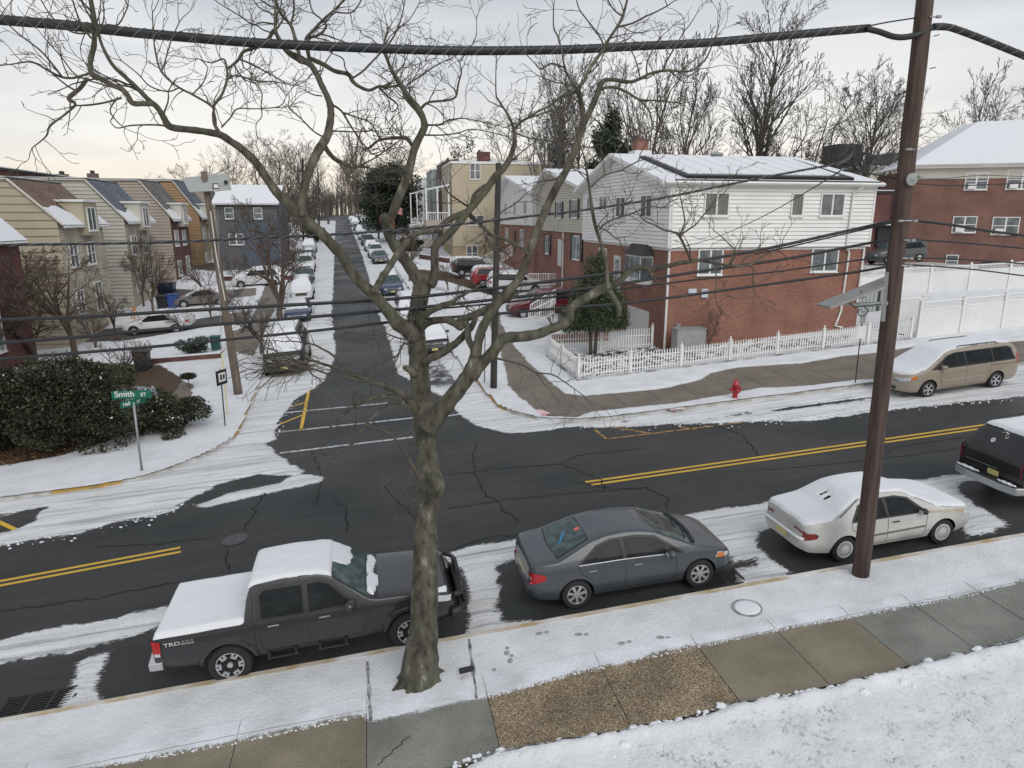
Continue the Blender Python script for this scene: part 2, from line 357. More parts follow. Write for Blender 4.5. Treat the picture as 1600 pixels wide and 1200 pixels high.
    mrr = N.new('ShaderNodeMix'); mrr.data_type = 'FLOAT'; L.new(mr.outputs[0], mrr.inputs[0]); L.new(brough, mrr.inputs[2]); mrr.inputs[3].default_value = .8
    L.new(mrr.outputs[0], b.inputs['Roughness']); b.inputs['Specular IOR Level'].default_value = .42
    n3 = N.new('ShaderNodeTexNoise'); n3.inputs['Scale'].default_value = 14; n3.inputs['Detail'].default_value = 6; n3.inputs['Roughness'].default_value = .7; L.new(mp_.outputs[0], n3.inputs['Vector'])
    hm = N.new('ShaderNodeMath'); hm.operation = 'MULTIPLY_ADD'; L.new(n3.outputs['Fac'], hm.inputs[0]); hm.inputs[1].default_value = .9; L.new(mr.outputs[0], hm.inputs[2])
    hx = N.new('ShaderNodeMix'); hx.data_type = 'FLOAT'; L.new(mr.outputs[0], hx.inputs[0]); L.new(bump_h, hx.inputs[2]); L.new(hm.outputs[0], hx.inputs[3])
    bp = N.new('ShaderNodeBump'); bp.inputs['Strength'].default_value = .9; bp.inputs['Distance'].default_value = .04; L.new(hx.outputs[0], bp.inputs['Height']); L.new(bp.outputs[0], b.inputs['Normal'])
    return m
def _noise(N, L, tc, scale, detail=4, rough=.5, stretch=None, coord='Object'):
    n = N.new('ShaderNodeTexNoise'); n.inputs['Scale'].default_value = scale; n.inputs['Detail'].default_value = detail; n.inputs['Roughness'].default_value = rough
    if stretch:
        mp_ = N.new('ShaderNodeMapping'); mp_.inputs['Scale'].default_value = stretch; L.new(tc.outputs[coord], mp_.inputs[0]); L.new(mp_.outputs[0], n.inputs['Vector'])
    else: L.new(tc.outputs[coord], n.inputs['Vector'])
    return n
def _ramp(N, L, src, stops):
    r = N.new('ShaderNodeValToRGB'); e = r.color_ramp.elements
    e[0].position = stops[0][0]; e[0].color = (*stops[0][1], 1); e[1].position = stops[-1][0]; e[1].color = (*stops[-1][1], 1)
    for p, c in stops[1:-1]:
        q = e.new(p); q.color = (*c, 1)
    L.new(src, r.inputs[0]); return r
def asphalt_base(N, L, tc):
    big = _noise(N, L, tc, .16, 3); r = _ramp(N, L, big.outputs['Fac'], [(.35, (.026, .032, .033)), (.5, (.037, .040, .040)), (.68, (.054, .052, .051))])
    fine = _noise(N, L, tc, 70, 2); r2 = _ramp(N, L, fine.outputs['Fac'], [(.3, (.72, .72, .72)), (.7, (1.25, 1.25, 1.25))])
    m1 = N.new('ShaderNodeMix'); m1.data_type = 'RGBA'; m1.blend_type = 'MULTIPLY'; m1.inputs[0].default_value = 1; L.new(r.outputs[0], m1.inputs[6]); L.new(r2.outputs[0], m1.inputs[7])
    strk = _noise(N, L, tc, 1.2, 4, .6, (.25, 2.2, 1)); r3 = _ramp(N, L, strk.outputs['Fac'], [(.35, (.8, .81, .83)), (.65, (1.15, 1.14, 1.12))])
    m2 = N.new('ShaderNodeMix'); m2.data_type = 'RGBA'; m2.blend_type = 'MULTIPLY'; m2.inputs[0].default_value = 1; L.new(m1.outputs[2], m2.inputs[6]); L.new(r3.outputs[0], m2.inputs[7])
    # salt bloom: pale smears on the drying surface
    sb = _noise(N, L, tc, .5, 6, .65, (.35, 1, 1)); rb = N.new('ShaderNodeMapRange'); rb.inputs[1].default_value = .55; rb.inputs[2].default_value = .85; rb.inputs[4].default_value = .35; L.new(sb.outputs['Fac'], rb.inputs[0])
    m3 = N.new('ShaderNodeMix'); m3.data_type = 'RGBA'; L.new(rb.outputs[0], m3.inputs[0]); L.new(m2.outputs[2], m3.inputs[6]); m3.inputs[7].default_value = (.07, .072, .075, 1)
    wet = _noise(N, L, tc, .35, 4); rw = N.new('ShaderNodeMapRange'); rw.inputs[1].default_value = .35; rw.inputs[2].default_value = .65; rw.inputs[3].default_value = .30; rw.inputs[4].default_value = .62; L.new(wet.outputs['Fac'], rw.inputs[0])
    return m3.outputs[2], rw.outputs[0], fine.outputs['Fac']
def concrete_base(c1, c2, wet=.55):
    def f(N, L, tc):
        big = _noise(N, L, tc, .9, 5, .6); r = _ramp(N, L, big.outputs['Fac'], [(.35, c1), (.65, c2)])
        fine = _noise(N, L, tc, 55, 3); r2 = _ramp(N, L, fine.outputs['Fac'], [(.32, (.8, .8, .8)), (.68, (1.15, 1.15, 1.15))])
        m1 = N.new('ShaderNodeMix'); m1.data_type = 'RGBA'; m1.blend_type = 'MULTIPLY'; m1.inputs[0].default_value = 1; L.new(r.outputs[0], m1.inputs[6]); L.new(r2.outputs[0], m1.inputs[7])
        v = N.new('ShaderNodeMapRange'); v.inputs[3].default_value = wet; v.inputs[4].default_value = .85; L.new(big.outputs['Fac'], v.inputs[0])
        return m1.outputs[2], v.outputs[0], fine.outputs['Fac']
    return f
def aggregate_base(N, L, tc):
    v = N.new('ShaderNodeTexVoronoi'); v.inputs['Scale'].default_value = 62; L.new(tc.outputs['Object'], v.inputs['Vector'])
    sepc = N.new('ShaderNodeSeparateColor'); L.new(v.outputs['Color'], sepc.inputs[0])
    r = _ramp(N, L, sepc.outputs[0], [(0.0, (.05, .038, .026)), (.14, (.22, .155, .09)), (.5, (.37, .27, .165)), (.8, (.50, .385, .25)), (1.0, (.80, .72, .56))])
    big = _noise(N, L, tc, 1.3, 4); r2 = _ramp(N, L, big.outputs['Fac'], [(.35, (.7, .7, .7)), (.65, (1.1, 1.1, 1.1))])
    m1 = N.new('ShaderNodeMix'); m1.data_type = 'RGBA'; m1.blend_type = 'MULTIPLY'; m1.inputs[0].default_value = 1; L.new(r.outputs[0], m1.inputs[6]); L.new(r2.outputs[0], m1.inputs[7])
    val = N.new('ShaderNodeValue'); val.outputs[0].default_value = .6
    inv = N.new('ShaderNodeMath'); inv.operation = 'SUBTRACT'; inv.inputs[0].default_value = 1; L.new(v.outputs['Distance'], inv.inputs[1])
    return m1.outputs[2], val.outputs[0], inv.outputs[0]
def soil_base(N, L, tc):
    v = _noise(N, L, tc, 12, 7, .7); r = _ramp(N, L, v.outputs['Fac'], [(.3, (.022, .017, .012)), (.5, (.07, .045, .028)), (.7, (.16, .10, .055))])
    val = N.new('ShaderNodeValue'); val.outputs[0].default_value = .9
    return r.outputs[0], val.outputs[0], v.outputs['Fac']
M['road'] = snow_mix('road_asphalt_snow', asphalt_base, dirt=.08, edge=.42, nscale=17, streak=(.45, 1.5, 1), snowcol=(.79, .80, .815), tracks=True)
M['verge'] = snow_mix('verge_snow', concrete_base((.33, .34, .34), (.42, .42, .42)), dirt=.075, edge=.20, nscale=30, snowcol=(.75, .765, .79))
M['lawn'] = snow_mix('lawn_snow', soil_base, dirt=.03, edge=.2, nscale=30, snowcol=(.79, .80, .82), grass=True)
M['slab_tan'] = snow_mix('slab_tan', concrete_base((.22, .19, .135), (.31, .27, .20)), edge=.2, nscale=30)
M['slab_grey'] = snow_mix('slab_grey', concrete_base((.19, .185, .16), (.27, .26, .23)), edge=.2, nscale=30)
M['slab_blue'] = snow_mix('slab_grey_smooth', concrete_base((.20, .205, .18), (.32, .322, .29)), edge=.2, nscale=30)
M['slab_pebble'] = snow_mix('slab_pebble', aggregate_base, edge=.2, nscale=30)
M['far_pave'] = snow_mix('far_footway', concrete_base((.165, .14, .11), (.24, .205, .165), .4), dirt=.06, edge=.25, nscale=14, snowcol=(.73, .745, .775))
M['yard'] = snow_mix('yard_ground', soil_base, dirt=.05, edge=.34, nscale=12, snowcol=(.73, .745, .775))
M['drive'] = snow_mix('drive_ground', concrete_base((.07, .065, .062), (.11, .10, .095), .4), dirt=.06, edge=.3, nscale=10, snowcol=(.76, .78, .82))
def sheet(name, xs, ys, snowf, heightf, m, base_dz=0.0, keep=None, mats=None, matf=None, kind='structure', parent=None):
    X, Y = np.meshgrid(xs, ys); s = snowf(X, Y) if snowf else np.full(X.shape, -1.0)
    Z = G(X, Y)+base_dz+(heightf(X, Y, s) if heightf else 0)
    nx, ny = len(xs), len(ys); idx = np.arange(nx*ny).reshape(ny, nx)
    F = np.stack([idx[:-1, :-1], idx[:-1, 1:], idx[1:, 1:], idx[1:, :-1]], -1).reshape(-1, 4)
    cx_ = (X[:-1, :-1]+X[1:, 1:]).ravel()/2; cy_ = (Y[:-1, :-1]+Y[1:, 1:]).ravel()/2
    if keep is not None:
        k = keep(cx_, cy_); F = F[k]; cx_ = cx_[k]; cy_ = cy_[k]
    used = np.unique(F); remap = np.full(nx*ny, -1); remap[used] = np.arange(len(used)); F = remap[F]
    co = np.stack([X.ravel()[used], Y.ravel()[used], Z.ravel()[used]], -1)
    me = bpy.data.meshes.new(name); me.vertices.add(len(co)); me.vertices.foreach_set('co', co.ravel())
    me.loops.add(F.size); me.loops.foreach_set('vertex_index', F.ravel().astype(np.int32))
    me.polygons.add(len(F)); me.polygons.foreach_set('loop_start', np.arange(0, F.size, 4, dtype=np.int32)); me.polygons.foreach_set('loop_total', np.full(len(F), 4, dtype=np.int32))
    me.update(calc_edges=True)
    a = me.attributes.new('snow', 'FLOAT', 'POINT'); a.data.foreach_set('value', s.ravel()[used].astype(np.float32))
    for q in (m if isinstance(m, (list, tuple)) else [m]): me.materials.append(q)
    if matf is not None: me.polygons.foreach_set('material_index', matf(cx_, cy_).astype(np.int32))
    me.polygons.foreach_set('use_smooth', np.ones(len(F), bool))
    o = bpy.data.objects.new(name, me); C.objects.link(o)
    if kind: o['kind'] = kind
    if parent is not None: o.parent = parent
    return o
def axis(*segs):        # (start, end, step) runs joined end to end
    out = []
    for a, b_, st in segs: out += list(np.arange(a, b_-1e-6, st))
    out.append(segs[-1][1]); return np.array(out)
xs_main = axis((-90, -30, 4), (-30, -14, .4), (-14, 24, .11), (24, 40, .3), (40, 100, 4))
ys_main = axis((KN-.06, 30, .1), (30, 44, .16), (44, 70, .35), (70, 120, .8), (120, 232, 2))
def in_block(X, Y): return np.maximum(sdist(blockL, X, Y), sdist(blockR, X, Y))
sheet('road', xs_main, ys_main, road_snow, lambda X, Y, s: np.clip(s, 0, .3)/.3*.04*(.6+.8*fbm(X, Y, 3, 61, 3)), M['road'],
      keep=lambda x, y: in_block(x, y) < .02)
ys_far = axis((22.9, 30, .1), (30, 44, .16), (44, 70, .4), (70, 120, 1), (120, 250, 3))
xs_far = axis((-160, -40, 10), (-40, -14, .5), (-14, 26, .13), (26, 50, .5), (50, 160, 8))
def pave_region(x, y):
    a = (y < 28.75) & (x > 4) ; b_ = (x > XR(y)) & (x < 8.75) & (y < 60)
    c = (x > XL(y)-4.1) & (x < 0) & (y > 33)
    d = (sdist(brown[2], x, y) > -.3) | (sdist(brown[3], x, y) > -.3) | (sdist(brown[4], x, y) > -.3)
    r = np.where(a | b_ | c, 1, 0); r = np.where(d & ~c, 2, r)
    return r
sheet('ground', xs_far, ys_far, land_snow, far_height, [M['yard'], M['far_pave'], M['drive']], base_dz=.12,
      keep=lambda x, y: in_block(x, y) > -.02, matf=pave_region)
# near side: verge, tree pit, footway slabs, lawn
xs_n = axis((-14, -6, .14), (-6, 16, .07), (16, 30, .25), (30, 90, 6)); ys_v = axis((9.9, KN-.14, .06), )
sheet('verge', axis((-60, -14, 4), (-14, -6, .14), (-6, 16, .07), (16, 30, .25), (30, 90, 6)), ys_v, near_snow, near_height, M['verge'], base_dz=.108)
sheet('lawn', axis((-60, -14, 4), (-14, -6, .14), (-6, 18, .06), (18, 30, .3), (30, 90, 6)), axis((-6, 5, .8), (5, 8.9, .055)), near_snow, near_height, M['lawn'], base_dz=.104)
slabs = [(-13, -8.7, 'slab_tan'), (-8.7, -5.6, 'slab_tan'), (-5.6, -2.45, 'slab_tan'), (-2.45, -.42, 'slab_tan'), (-.42, 1.56, 'slab_blue'), (1.56, 3.6, 'slab_pebble'), (3.6, 5.44, 'slab_pebble'), (5.44, 7.0, 'slab_tan'), (7.0, 8.52, 'slab_tan'),
         (8.52, 9.86, 'slab_blue'), (9.86, 11.3, 'slab_blue'), (11.3, 12.8, 'slab_blue'), (12.8, 14.3, 'slab_blue'), (14.3, 15.8, 'slab_blue'), (15.8, 30, 'slab_blue')]
for a, b_, mn in slabs:
    ee = .006
    splits = [(8.42, 10.3)] if mn in ('slab_blue', 'slab_pebble') and a < 5 else [(8.42, 9.98), (9.995, 10.3)]
    for y0, y1 in splits:
        sheet('footway', axis((a+ee, b_-ee, .09)), axis((y0, y1, .07)), near_snow, near_height, M[mn], base_dz=.124+random.Random(a).uniform(-.002, .002))
MB().quad((-14, 8.3, float(G(-14, 0))+.1), (30, 8.3, float(G(30, 0))+.1), (30, 10.35, float(G(30, 0))+.1), (-14, 10.35, float(G(-14, 0))+.1)).build('ground_base', mat('joint_dirt', (.05, .045, .04), .9))['kind'] = 'structure'
# kerbs
def kerb(name, line, side, paint=None, w=.16, h=.135, m=None, step=.5):
    pts = []
    for (a, b_) in zip(line[:-1], line[1:]):
        n = max(1, int(math.hypot(b_[0]-a[0], b_[1]-a[1])/step))
        pts += [(a[0]+(b_[0]-a[0])*k/n, a[1]+(b_[1]-a[1])*k/n) for k in range(n)]
    pts.append(line[-1]); mb = MB(); prev = None
    for i, p in enumerate(pts):
        q = pts[min(i+1, len(pts)-1)]; o_ = pts[max(i-1, 0)]; d = Vector((q[0]-o_[0], q[1]-o_[1])).normalized(); nrm = Vector((-d.y, d.x))*side
        r = random.Random(i*7+len(line)); hh = h+r.uniform(-.006, .006)
        z = float(G(p[0], p[1]))
        ring = [(p[0], p[1], z-.1), (p[0]+nrm.x*.01, p[1]+nrm.y*.01, z+hh-.02), (p[0]+nrm.x*.03, p[1]+nrm.y*.03, z+hh), (p[0]+nrm.x*w, p[1]+nrm.y*w, z+hh+.004), (p[0]+nrm.x*w, p[1]+nrm.y*w, z-.1)]
        if prev:
            mb.cur = 1 if (paint and paint(p[0], p[1])) else 0
            for k in range(4): mb.quad(prev[k], ring[k], ring[k+1], prev[k+1]) if side > 0 else mb.quad(prev[k+1], ring[k+1], ring[k], prev[k])
        prev = ring
    o = mb.build(name, m or [M['kerb'], M['kerb_yellow']]); o['kind'] = 'structure'; return o
M['kerb'] = mat('kerb_stone', (.33, .31, .27), .8, col2=(.60, .61, .62), vscale=2.2, bump=.3)
M['kerb_near'] = mat('kerb_stone_near', (.42, .32, .17), .8, col2=(.66, .66, .66), vscale=1.6, bump=.3)
M['kerb_yellow'] = mat('kerb_yellow_paint', (.50, .30, .06), .75, col2=(.30, .22, .12), vscale=5, bump=.3)
kerb('kerb', [(-60, KN), (90, KN)], -1, m=[M['kerb_near'], M['kerb_yellow']])
kerb('kerb', kerbL, 1, paint=lambda x, y: (27.2 < y < 36 and x < 0) or (-10.4 < x < -7.9 and y < 24))
kerb('kerb', kerbR, -1, paint=lambda x, y: 26.5 < y < 32)
# painted markings: thin sheets 4 mm above the road
def stripe(a, b_, w, mb, dz=.006, seg=.5, x_off=0):
    a = Vector((a[0], a[1])); b2 = Vector((b_[0], b_[1])); d = (b2-a); n = max(1, int(d.length/seg)); nrm = Vector((-d.y, d.x)).normalized()*w/2
    for k in range(n):
        p = a+d*(k/n); q = a+d*((k+1)/n)
        c = [(p.x-nrm.x, p.y-nrm.y), (q.x-nrm.x, q.y-nrm.y), (q.x+nrm.x, q.y+nrm.y), (p.x+nrm.x, p.y+nrm.y)]
        mb.add([(x, y, float(G(x, y))+dz) for x, y in c], [(0, 1, 2, 3)])
def worn(name, col, lo, hi, base=(.05, .052, .054), sc_=5):
    m = bpy.data.materials.new(name); m.use_nodes = True; N, L = nodes(m); b = N['Principled BSDF']; tc = N.new('ShaderNodeTexCoord')
    n = _noise(N, L, tc, sc_, 7, .72); mr = N.new('ShaderNodeMapRange'); mr.inputs[1].default_value = lo; mr.inputs[2].default_value = hi; L.new(n.outputs['Fac'], mr.inputs[0])
    n2 = _noise(N, L, tc, .8, 3); r2 = _ramp(N, L, n2.outputs['Fac'], [(.3, tuple(c*.8 for c in col)), (.7, col)])
    mc = N.new('ShaderNodeMix'); mc.data_type = 'RGBA'; L.new(mr.outputs[0], mc.inputs[0]); mc.inputs[6].default_value = (*base, 1); L.new(r2.outputs[0], mc.inputs[7]); L.new(mc.outputs[2], b.inputs['Base Color'])
    b.inputs['Roughness'].default_value = .65; return m
M['yellow_line'] = worn('yellow_line_paint', (.66, .41, .045), .26, .36)
M['yellow_worn'] = worn('worn_yellow_paint', (.55, .30, .07), .42, .55, sc_=9)
M['white_worn'] = worn('worn_white_paint', (.55, .56, .57), .36, .5, sc_=9)
M['crack'] = mat('crack_filler', (.006, .006, .007), .9)
mb = MB()
for yo in (-.13, .13):
    stripe((-40, 16.2+yo), (-9.24, 17.2+yo), .12, mb); stripe((-9.24, 17.2+yo), (-5.2-yo*.3, 17.6+yo), .12, mb); stripe((5.95-yo*.4, 18.0+yo), (70, 17.6+yo), .12, mb)
mb.build('centre_line', M['yellow_line'])['kind'] = 'structure'
mb = MB()
def st_px(p, q, w, mb):
    a = gpt(*p); b_ = gpt(*q); stripe((a.x, a.y), (b_.x, b_.y), w, mb)
st_px((483, 608), (470, 672), .14, mb); st_px((470, 672), (430, 676), .12, mb); st_px((474, 648), (432, 665), .12, mb); st_px((480, 628), (452, 636), .12, mb)
st_px((-10, 812), (25, 828), .14, mb)
mb.build('hatch_marking', M['yellow_line'])['kind'] = 'structure'
mb = MB()
st_px((948, 686), (1160, 660), .1, mb); st_px((948, 686), (930, 672), .1, mb); st_px((946, 665), (1020, 678), .1, mb); st_px((1060, 667), (1086, 671), .1, mb)
mb.build('hatch_marking', M['yellow_worn'])['kind'] = 'structure'
mb = MB()
st_px((430, 676), (645, 653), .17, mb); st_px((437, 708), (645, 683), .17, mb); st_px((445, 645), (645, 626), .17, mb); st_px((700, 650), (790, 636), .17, mb)
mb.build('stop_line', M['white_worn'])['kind'] = 'structure'
mb = MB()
for k in range(22): x = 6.5+k*1.55; stripe((x, 24.6), (x+.1, 28.4), .025, mb, dz=.1235)
for a, b_ in (((8.3, 25.9), (32, 26.3)),): stripe(a, b_, .02, mb, dz=.1235)
for k in range(14): y = 29.5+k*1.6; stripe((float(XR(y))+2.1, y), (float(XR(y))+4.0, y), .025, mb, dz=.1235)
mb.build('footway_joint', mat('joint_dark', (.07, .06, .05), .9))['kind'] = 'structure'
# cracks in the asphalt
def crack(pts, mb, w=.022, seed=0, jag=.06):
    r = random.Random(seed); P = [gpt(*p) for p in pts]; Q = []
    for a, b_ in zip(P[:-1], P[1:]):
        n = max(2, int((b_-a).length/.18))
        Q += [Vector((a.x+(b_.x-a.x)*k/n+r.uniform(-jag, jag), a.y+(b_.y-a.y)*k/n+r.uniform(-jag, jag))) for k in range(n)]
    Q.append(Vector((P[-1].x, P[-1].y)))
    for a, b_ in zip(Q[:-1], Q[1:]):
        stripe(a, b_, w*r.uniform(.5, 1.3), mb, dz=.007, seg=9)
mb = MB()
for i, c in enumerate([[(745, 690), (738, 712), (742, 740), (760, 775), (778, 783)], [(700, 742), (800, 730), (875, 725), (940, 750), (945, 765)], [(875, 725), (900, 712), (1010, 700)], [(778, 783), (790, 800), (810, 815)],
    [(488, 705), (500, 740), (498, 780), (490, 790)], [(520, 778), (540, 795), (543, 815), (540, 830)], [(380, 830), (400, 800), (395, 795), (420, 765)], [(355, 855), (358, 890)], [(340, 838), (250, 850), (150, 855)],
    [(700, 795), (780, 782), (900, 770), (1010, 762), (1045, 780), (1043, 795)], [(1120, 665), (1160, 680), (1185, 712)], [(1000, 665), (1010, 655)], [(300, 905), (150, 935), (0, 955)], [(1380, 700), (1600, 672)], [(1190, 735), (1350, 720), (1500, 700)],
    [(560, 470), (600, 480)], [(575, 440), (577, 500), (590, 540)], [(540, 640), (640, 630)], [(700, 860), (760, 840), (820, 835)], [(600, 760), (640, 800), (650, 815)], [(880, 750), (920, 757), (960, 764), (1010, 762)]]): crack(c, mb, seed=i, w=.034)
mb.build('road_crack', M['crack'])['kind'] = 'structure'
mb = MB()
for pts in ([(590, 1196), (640, 1150)],):
    P = [gpt(x, y, .124) for x, y in pts]
    for k in range(10):
        a = P[0].lerp(P[1], k/10); b_ = P[0].lerp(P[1], (k+1)/10); a.x += math.sin(k*2.1)*.03; b_.x += math.sin((k+1)*2.1)*.03
        stripe((a.x, a.y), (b_.x, b_.y), .012, mb, dz=.135)
mb.build('footway_crack', M['crack'])['kind'] = 'structure'
# ------------------------------------------------------------------ vehicles: one smooth shell per car, its parts laid on the shell
def _paint(name, col, rough=.3, dirt=None, metal=.0, coat=.6):
    m = mat(name, col, rough, metal=metal, coat=coat, col2=dirt or tuple(c*1.12 for c in col), vscale=1.4)
    return m
PAINT = {
 'truck': _paint('truck_grey_paint', (.017, .018, .020), .3, (.022, .023, .025), coat=.55),
 'sedan_grey': _paint('sedan_grey_paint', (.050, .058, .068), .28, (.060, .068, .078), coat=.35),
 'sedan_white': _paint('sedan_dusty_white_paint', (.40, .395, .38), .5, (.54, .535, .515), coat=.2),
 'van': _paint('van_tan_paint', (.28, .235, .185), .38, (.32, .275, .22), coat=.35),
 'black': _paint('black_paint', (.006, .0065, .007), .3, (.012, .0125, .013), coat=.3),
 'white': _paint('white_paint_car', (.62, .63, .64), .35), 'silver': _paint('silver_paint', (.34, .36, .38), .35),
 'navy': _paint('navy_paint', (.03, .04, .09), .3), 'red': _paint('red_paint', (.23, .012, .02), .3), 'maroon': _paint('maroon_paint', (.11, .008, .015), .3),
 'dgrey': _paint('dark_grey_paint', (.055, .06, .065), .3), 'taupe': _paint('taupe_paint', (.16, .15, .14), .35)}
class Shell:
    def __init__(s, L, W, top, bot, belt, plan, tumble=.42, crown=.06, rear_off=None, front_off=None, tuck=.07):
        s.L, s.hw = L, W/2; xs = np.linspace(0, L, 451); s.xs = xs
        def sm(pts, k):
            y = np.interp(xs, [p[0] for p in pts], [p[1] for p in pts])
            if k:
                w = np.exp(-np.linspace(-2, 2, 2*k+1)**2); w /= w.sum(); y = np.convolve(np.pad(y, k, mode='edge'), w, 'valid')
            return y
        s.T = sm(top, 7); s.B = sm(bot, 4); s.S = sm(belt, 8); s.P = sm(plan, 4); s.tumble = tumble; s.crown = crown; s.tuck = tuck
        s.ro = rear_off or [(0, 0), (3, 0)]; s.fo = front_off or [(0, 0), (3, 0)]
    def g(s, a, x): return float(np.interp(x, s.xs, a))
    def W(s, x, z):
        B, S = s.g(s.B, x), s.g(s.S, x); w = s.hw*s.g(s.P, x)
        h = (z-B)/max(S-B, .05)
        if h < .45: w -= s.tuck*((.45-max(h, 0))/.45)**2
        w += .012*math.sin(min(max(h, 0), 1)*math.pi)
        if z > S: w -= s.tumble*(z-S)*(.75+.35*(z-S)/.5)
        return max(w, .02)
    def Ze(s, x):
        T, S = s.g(s.T, x), s.g(s.S, x); return max(T-s.crown-.012, s.g(s.B, x)+.02)
    def topz(s, x, u):      # u = -1..1 across
        Ze = s.Ze(x); T = s.g(s.T, x); c = min(1, abs(u))**(1/.42)
        return Ze+(T-Ze)*math.sqrt(max(0, 1-c*c))**.9
    def shift(s, x, z):
        wr = max(0, 1-x/.45)**1.5; wf = max(0, 1-(s.L-x)/.45)**1.5
        return wr*np.interp(z, [a for a, _ in s.ro], [b for _, b in s.ro])-wf*np.interp(z, [a for a, _ in s.fo], [b for _, b in s.fo])
    def pt_side(s, x, z, side, off=0): y = s.W(x, z)+off; return (x+s.shift(x, z), side*y, z)
    def pt_top(s, x, u, off=0):
        z = s.topz(x, u); We = s.W(x, s.Ze(x)); return (x+s.shift(x, z), u*We, z+off)
    def pt_rear(s, y, z, off=.008):
        r = abs(y)/(s.hw)
        k = np.where(s.P[:120] >= min(r, s.P[:120].max()-1e-4))[0]; x = s.xs[k[0]] if len(k) else .3
        return (x+s.shift(x, z)-off, y, z)
    def pt_front(s, y, z, off=.008):
        r = abs(y)/(s.hw); P = s.P[::-1][:120]
        k = np.where(P >= min(r, P.max()-1e-4))[0]; x = s.L-(s.xs[k[0]] if len(k) else .3)
        return (x+s.shift(x, z)+off, y, z)
    def body(s, mat_, parent, wheels, wr, well=True, step=.06, name='body'):
        st = list(np.arange(0, .3, .03))+list(np.arange(.3, s.L-.3, step))+list(np.arange(s.L-.3, s.L, .03))+[s.L]
        ns, nt = 12, 7; mb = MB(); rings = []
        for x in st:
            B, Ze = s.g(s.B, x), s.Ze(x); half = []
            for k in range(ns+1):
                z = B+(Ze-B)*k/ns; p = s.pt_side(x, z, 1); half.append(p)
            for k in range(1, nt+1):
                a = math.pi/2*k/nt; u = math.cos(a)**.42 if k < nt else 0; half.append(s.pt_top(x, u))
            half = [(half[0][0], 0.0, half[0][2])]+half
            ring = half+[(p[0], -p[1], p[2]) for p in half[-2:0:-1]]
            rings.append(ring)
        n = len(rings[0]); vs = [p for r in rings for p in r]; fs = []
        for i in range(len(rings)-1):
            for k in range(n): fs.append((i*n+k, (i+1)*n+k, (i+1)*n+(k+1) % n, i*n+(k+1) % n))
        fs.append(tuple(range(n))); fs.append(tuple((len(rings)-1)*n+k for k in range(n))[::-1])
        mb.add(vs, fs); o = mb.build(name, [mat_, M['blacktrim']], parent, smooth=True)
        if well:
            cut = MB(); cut.cur = 1
            for wx in wheels:
                for sd in (-1, 1):
                    Mx = Matrix.Translation((wx, sd*(s.hw-.18), wr)) @ Matrix.Rotation(math.pi/2, 4, 'X')
                    cut.lathe([(wr*1.17, -.22), (wr*1.17, .35*1.0)] if sd < 0 else [(wr*1.17, -.35), (wr*1.17, .22)], 28, Mx)
            c = cut.build('cutter', [mat_, M['blacktrim']])
            bo = o.modifiers.new('wells', 'BOOLEAN'); bo.operation = 'DIFFERENCE'; bo.object = c; bo.solver = 'EXACT'
            par = o.parent; o.parent = None
            dg = bpy.context.evaluated_depsgraph_get(); me = bpy.data.meshes.new_from_object(o.evaluated_get(dg))
            o.modifiers.clear(); o.data = me; o.parent = par; bpy.data.objects.remove(c)
        wn_ = o.modifiers.new('normals', 'EDGE_SPLIT'); wn_.split_angle = math.radians(38)
        return o
    def patch(s, kind, poly, off=.006, side=1, n=14, mb=None):
        """polygon in (x, z) on the side, (y, z) on the rear/front, (x, u) on the top"""
        mb = mb or MB(); xs_ = sorted(set([p[0] for p in poly])); a, b_ = xs_[0], xs_[-1]
        cols = sorted(set(list(np.linspace(a, b_, n))+xs_)); strip = []
        for x in cols:
            x_ = min(max(x, a+1e-4), b_-1e-4); zz = []
            for p, q in zip(poly, poly[1:]+poly[:1]):
                if (p[0]-x_)*(q[0]-x_) <= 0 and abs(p[0]-q[0]) > 1e-9: zz.append(p[1]+(q[1]-p[1])*(x_-p[0])/(q[0]-p[0]))
            if len(zz) < 2: continue
            lo, hi = min(zz), max(zz); col = []
            m_ = 7 if kind == 'top' else 5
            for k in range(m_+1):
                z = lo+(hi-lo)*k/m_
                col.append(s.pt_side(x, z, side, off) if kind == 'side' else s.pt_rear(x, z, off) if kind == 'rear' else s.pt_front(x, z, off) if kind == 'front' else s.pt_top(x, z, off))
            strip.append(col)
        for A, B in zip(strip[:-1], strip[1:]):
            for k in range(len(A)-1): mb.quad(A[k], B[k], B[k+1], A[k+1])
        return mb
    def seam(s, pts, side, mb, w=.010, off=.004):
        for (x0, z0), (x1, z1) in zip(pts[:-1], pts[1:]):
            n = max(1, int(math.hypot(x1-x0, z1-z0)/.08)); d = Vector((x1-x0, z1-z0)).normalized(); nx_, nz_ = -d.y*w/2, d.x*w/2
            for k in range(n):
                a = (x0+(x1-x0)*k/n, z0+(z1-z0)*k/n); b_ = (x0+(x1-x0)*(k+1)/n, z0+(z1-z0)*(k+1)/n)
                mb.quad(s.pt_side(a[0]-nx_, a[1]-nz_, side, off), s.pt_side(b_[0]-nx_, b_[1]-nz_, side, off), s.pt_side(b_[0]+nx_, b_[1]+nz_, side, off), s.pt_side(a[0]+nx_, a[1]+nz_, side, off))
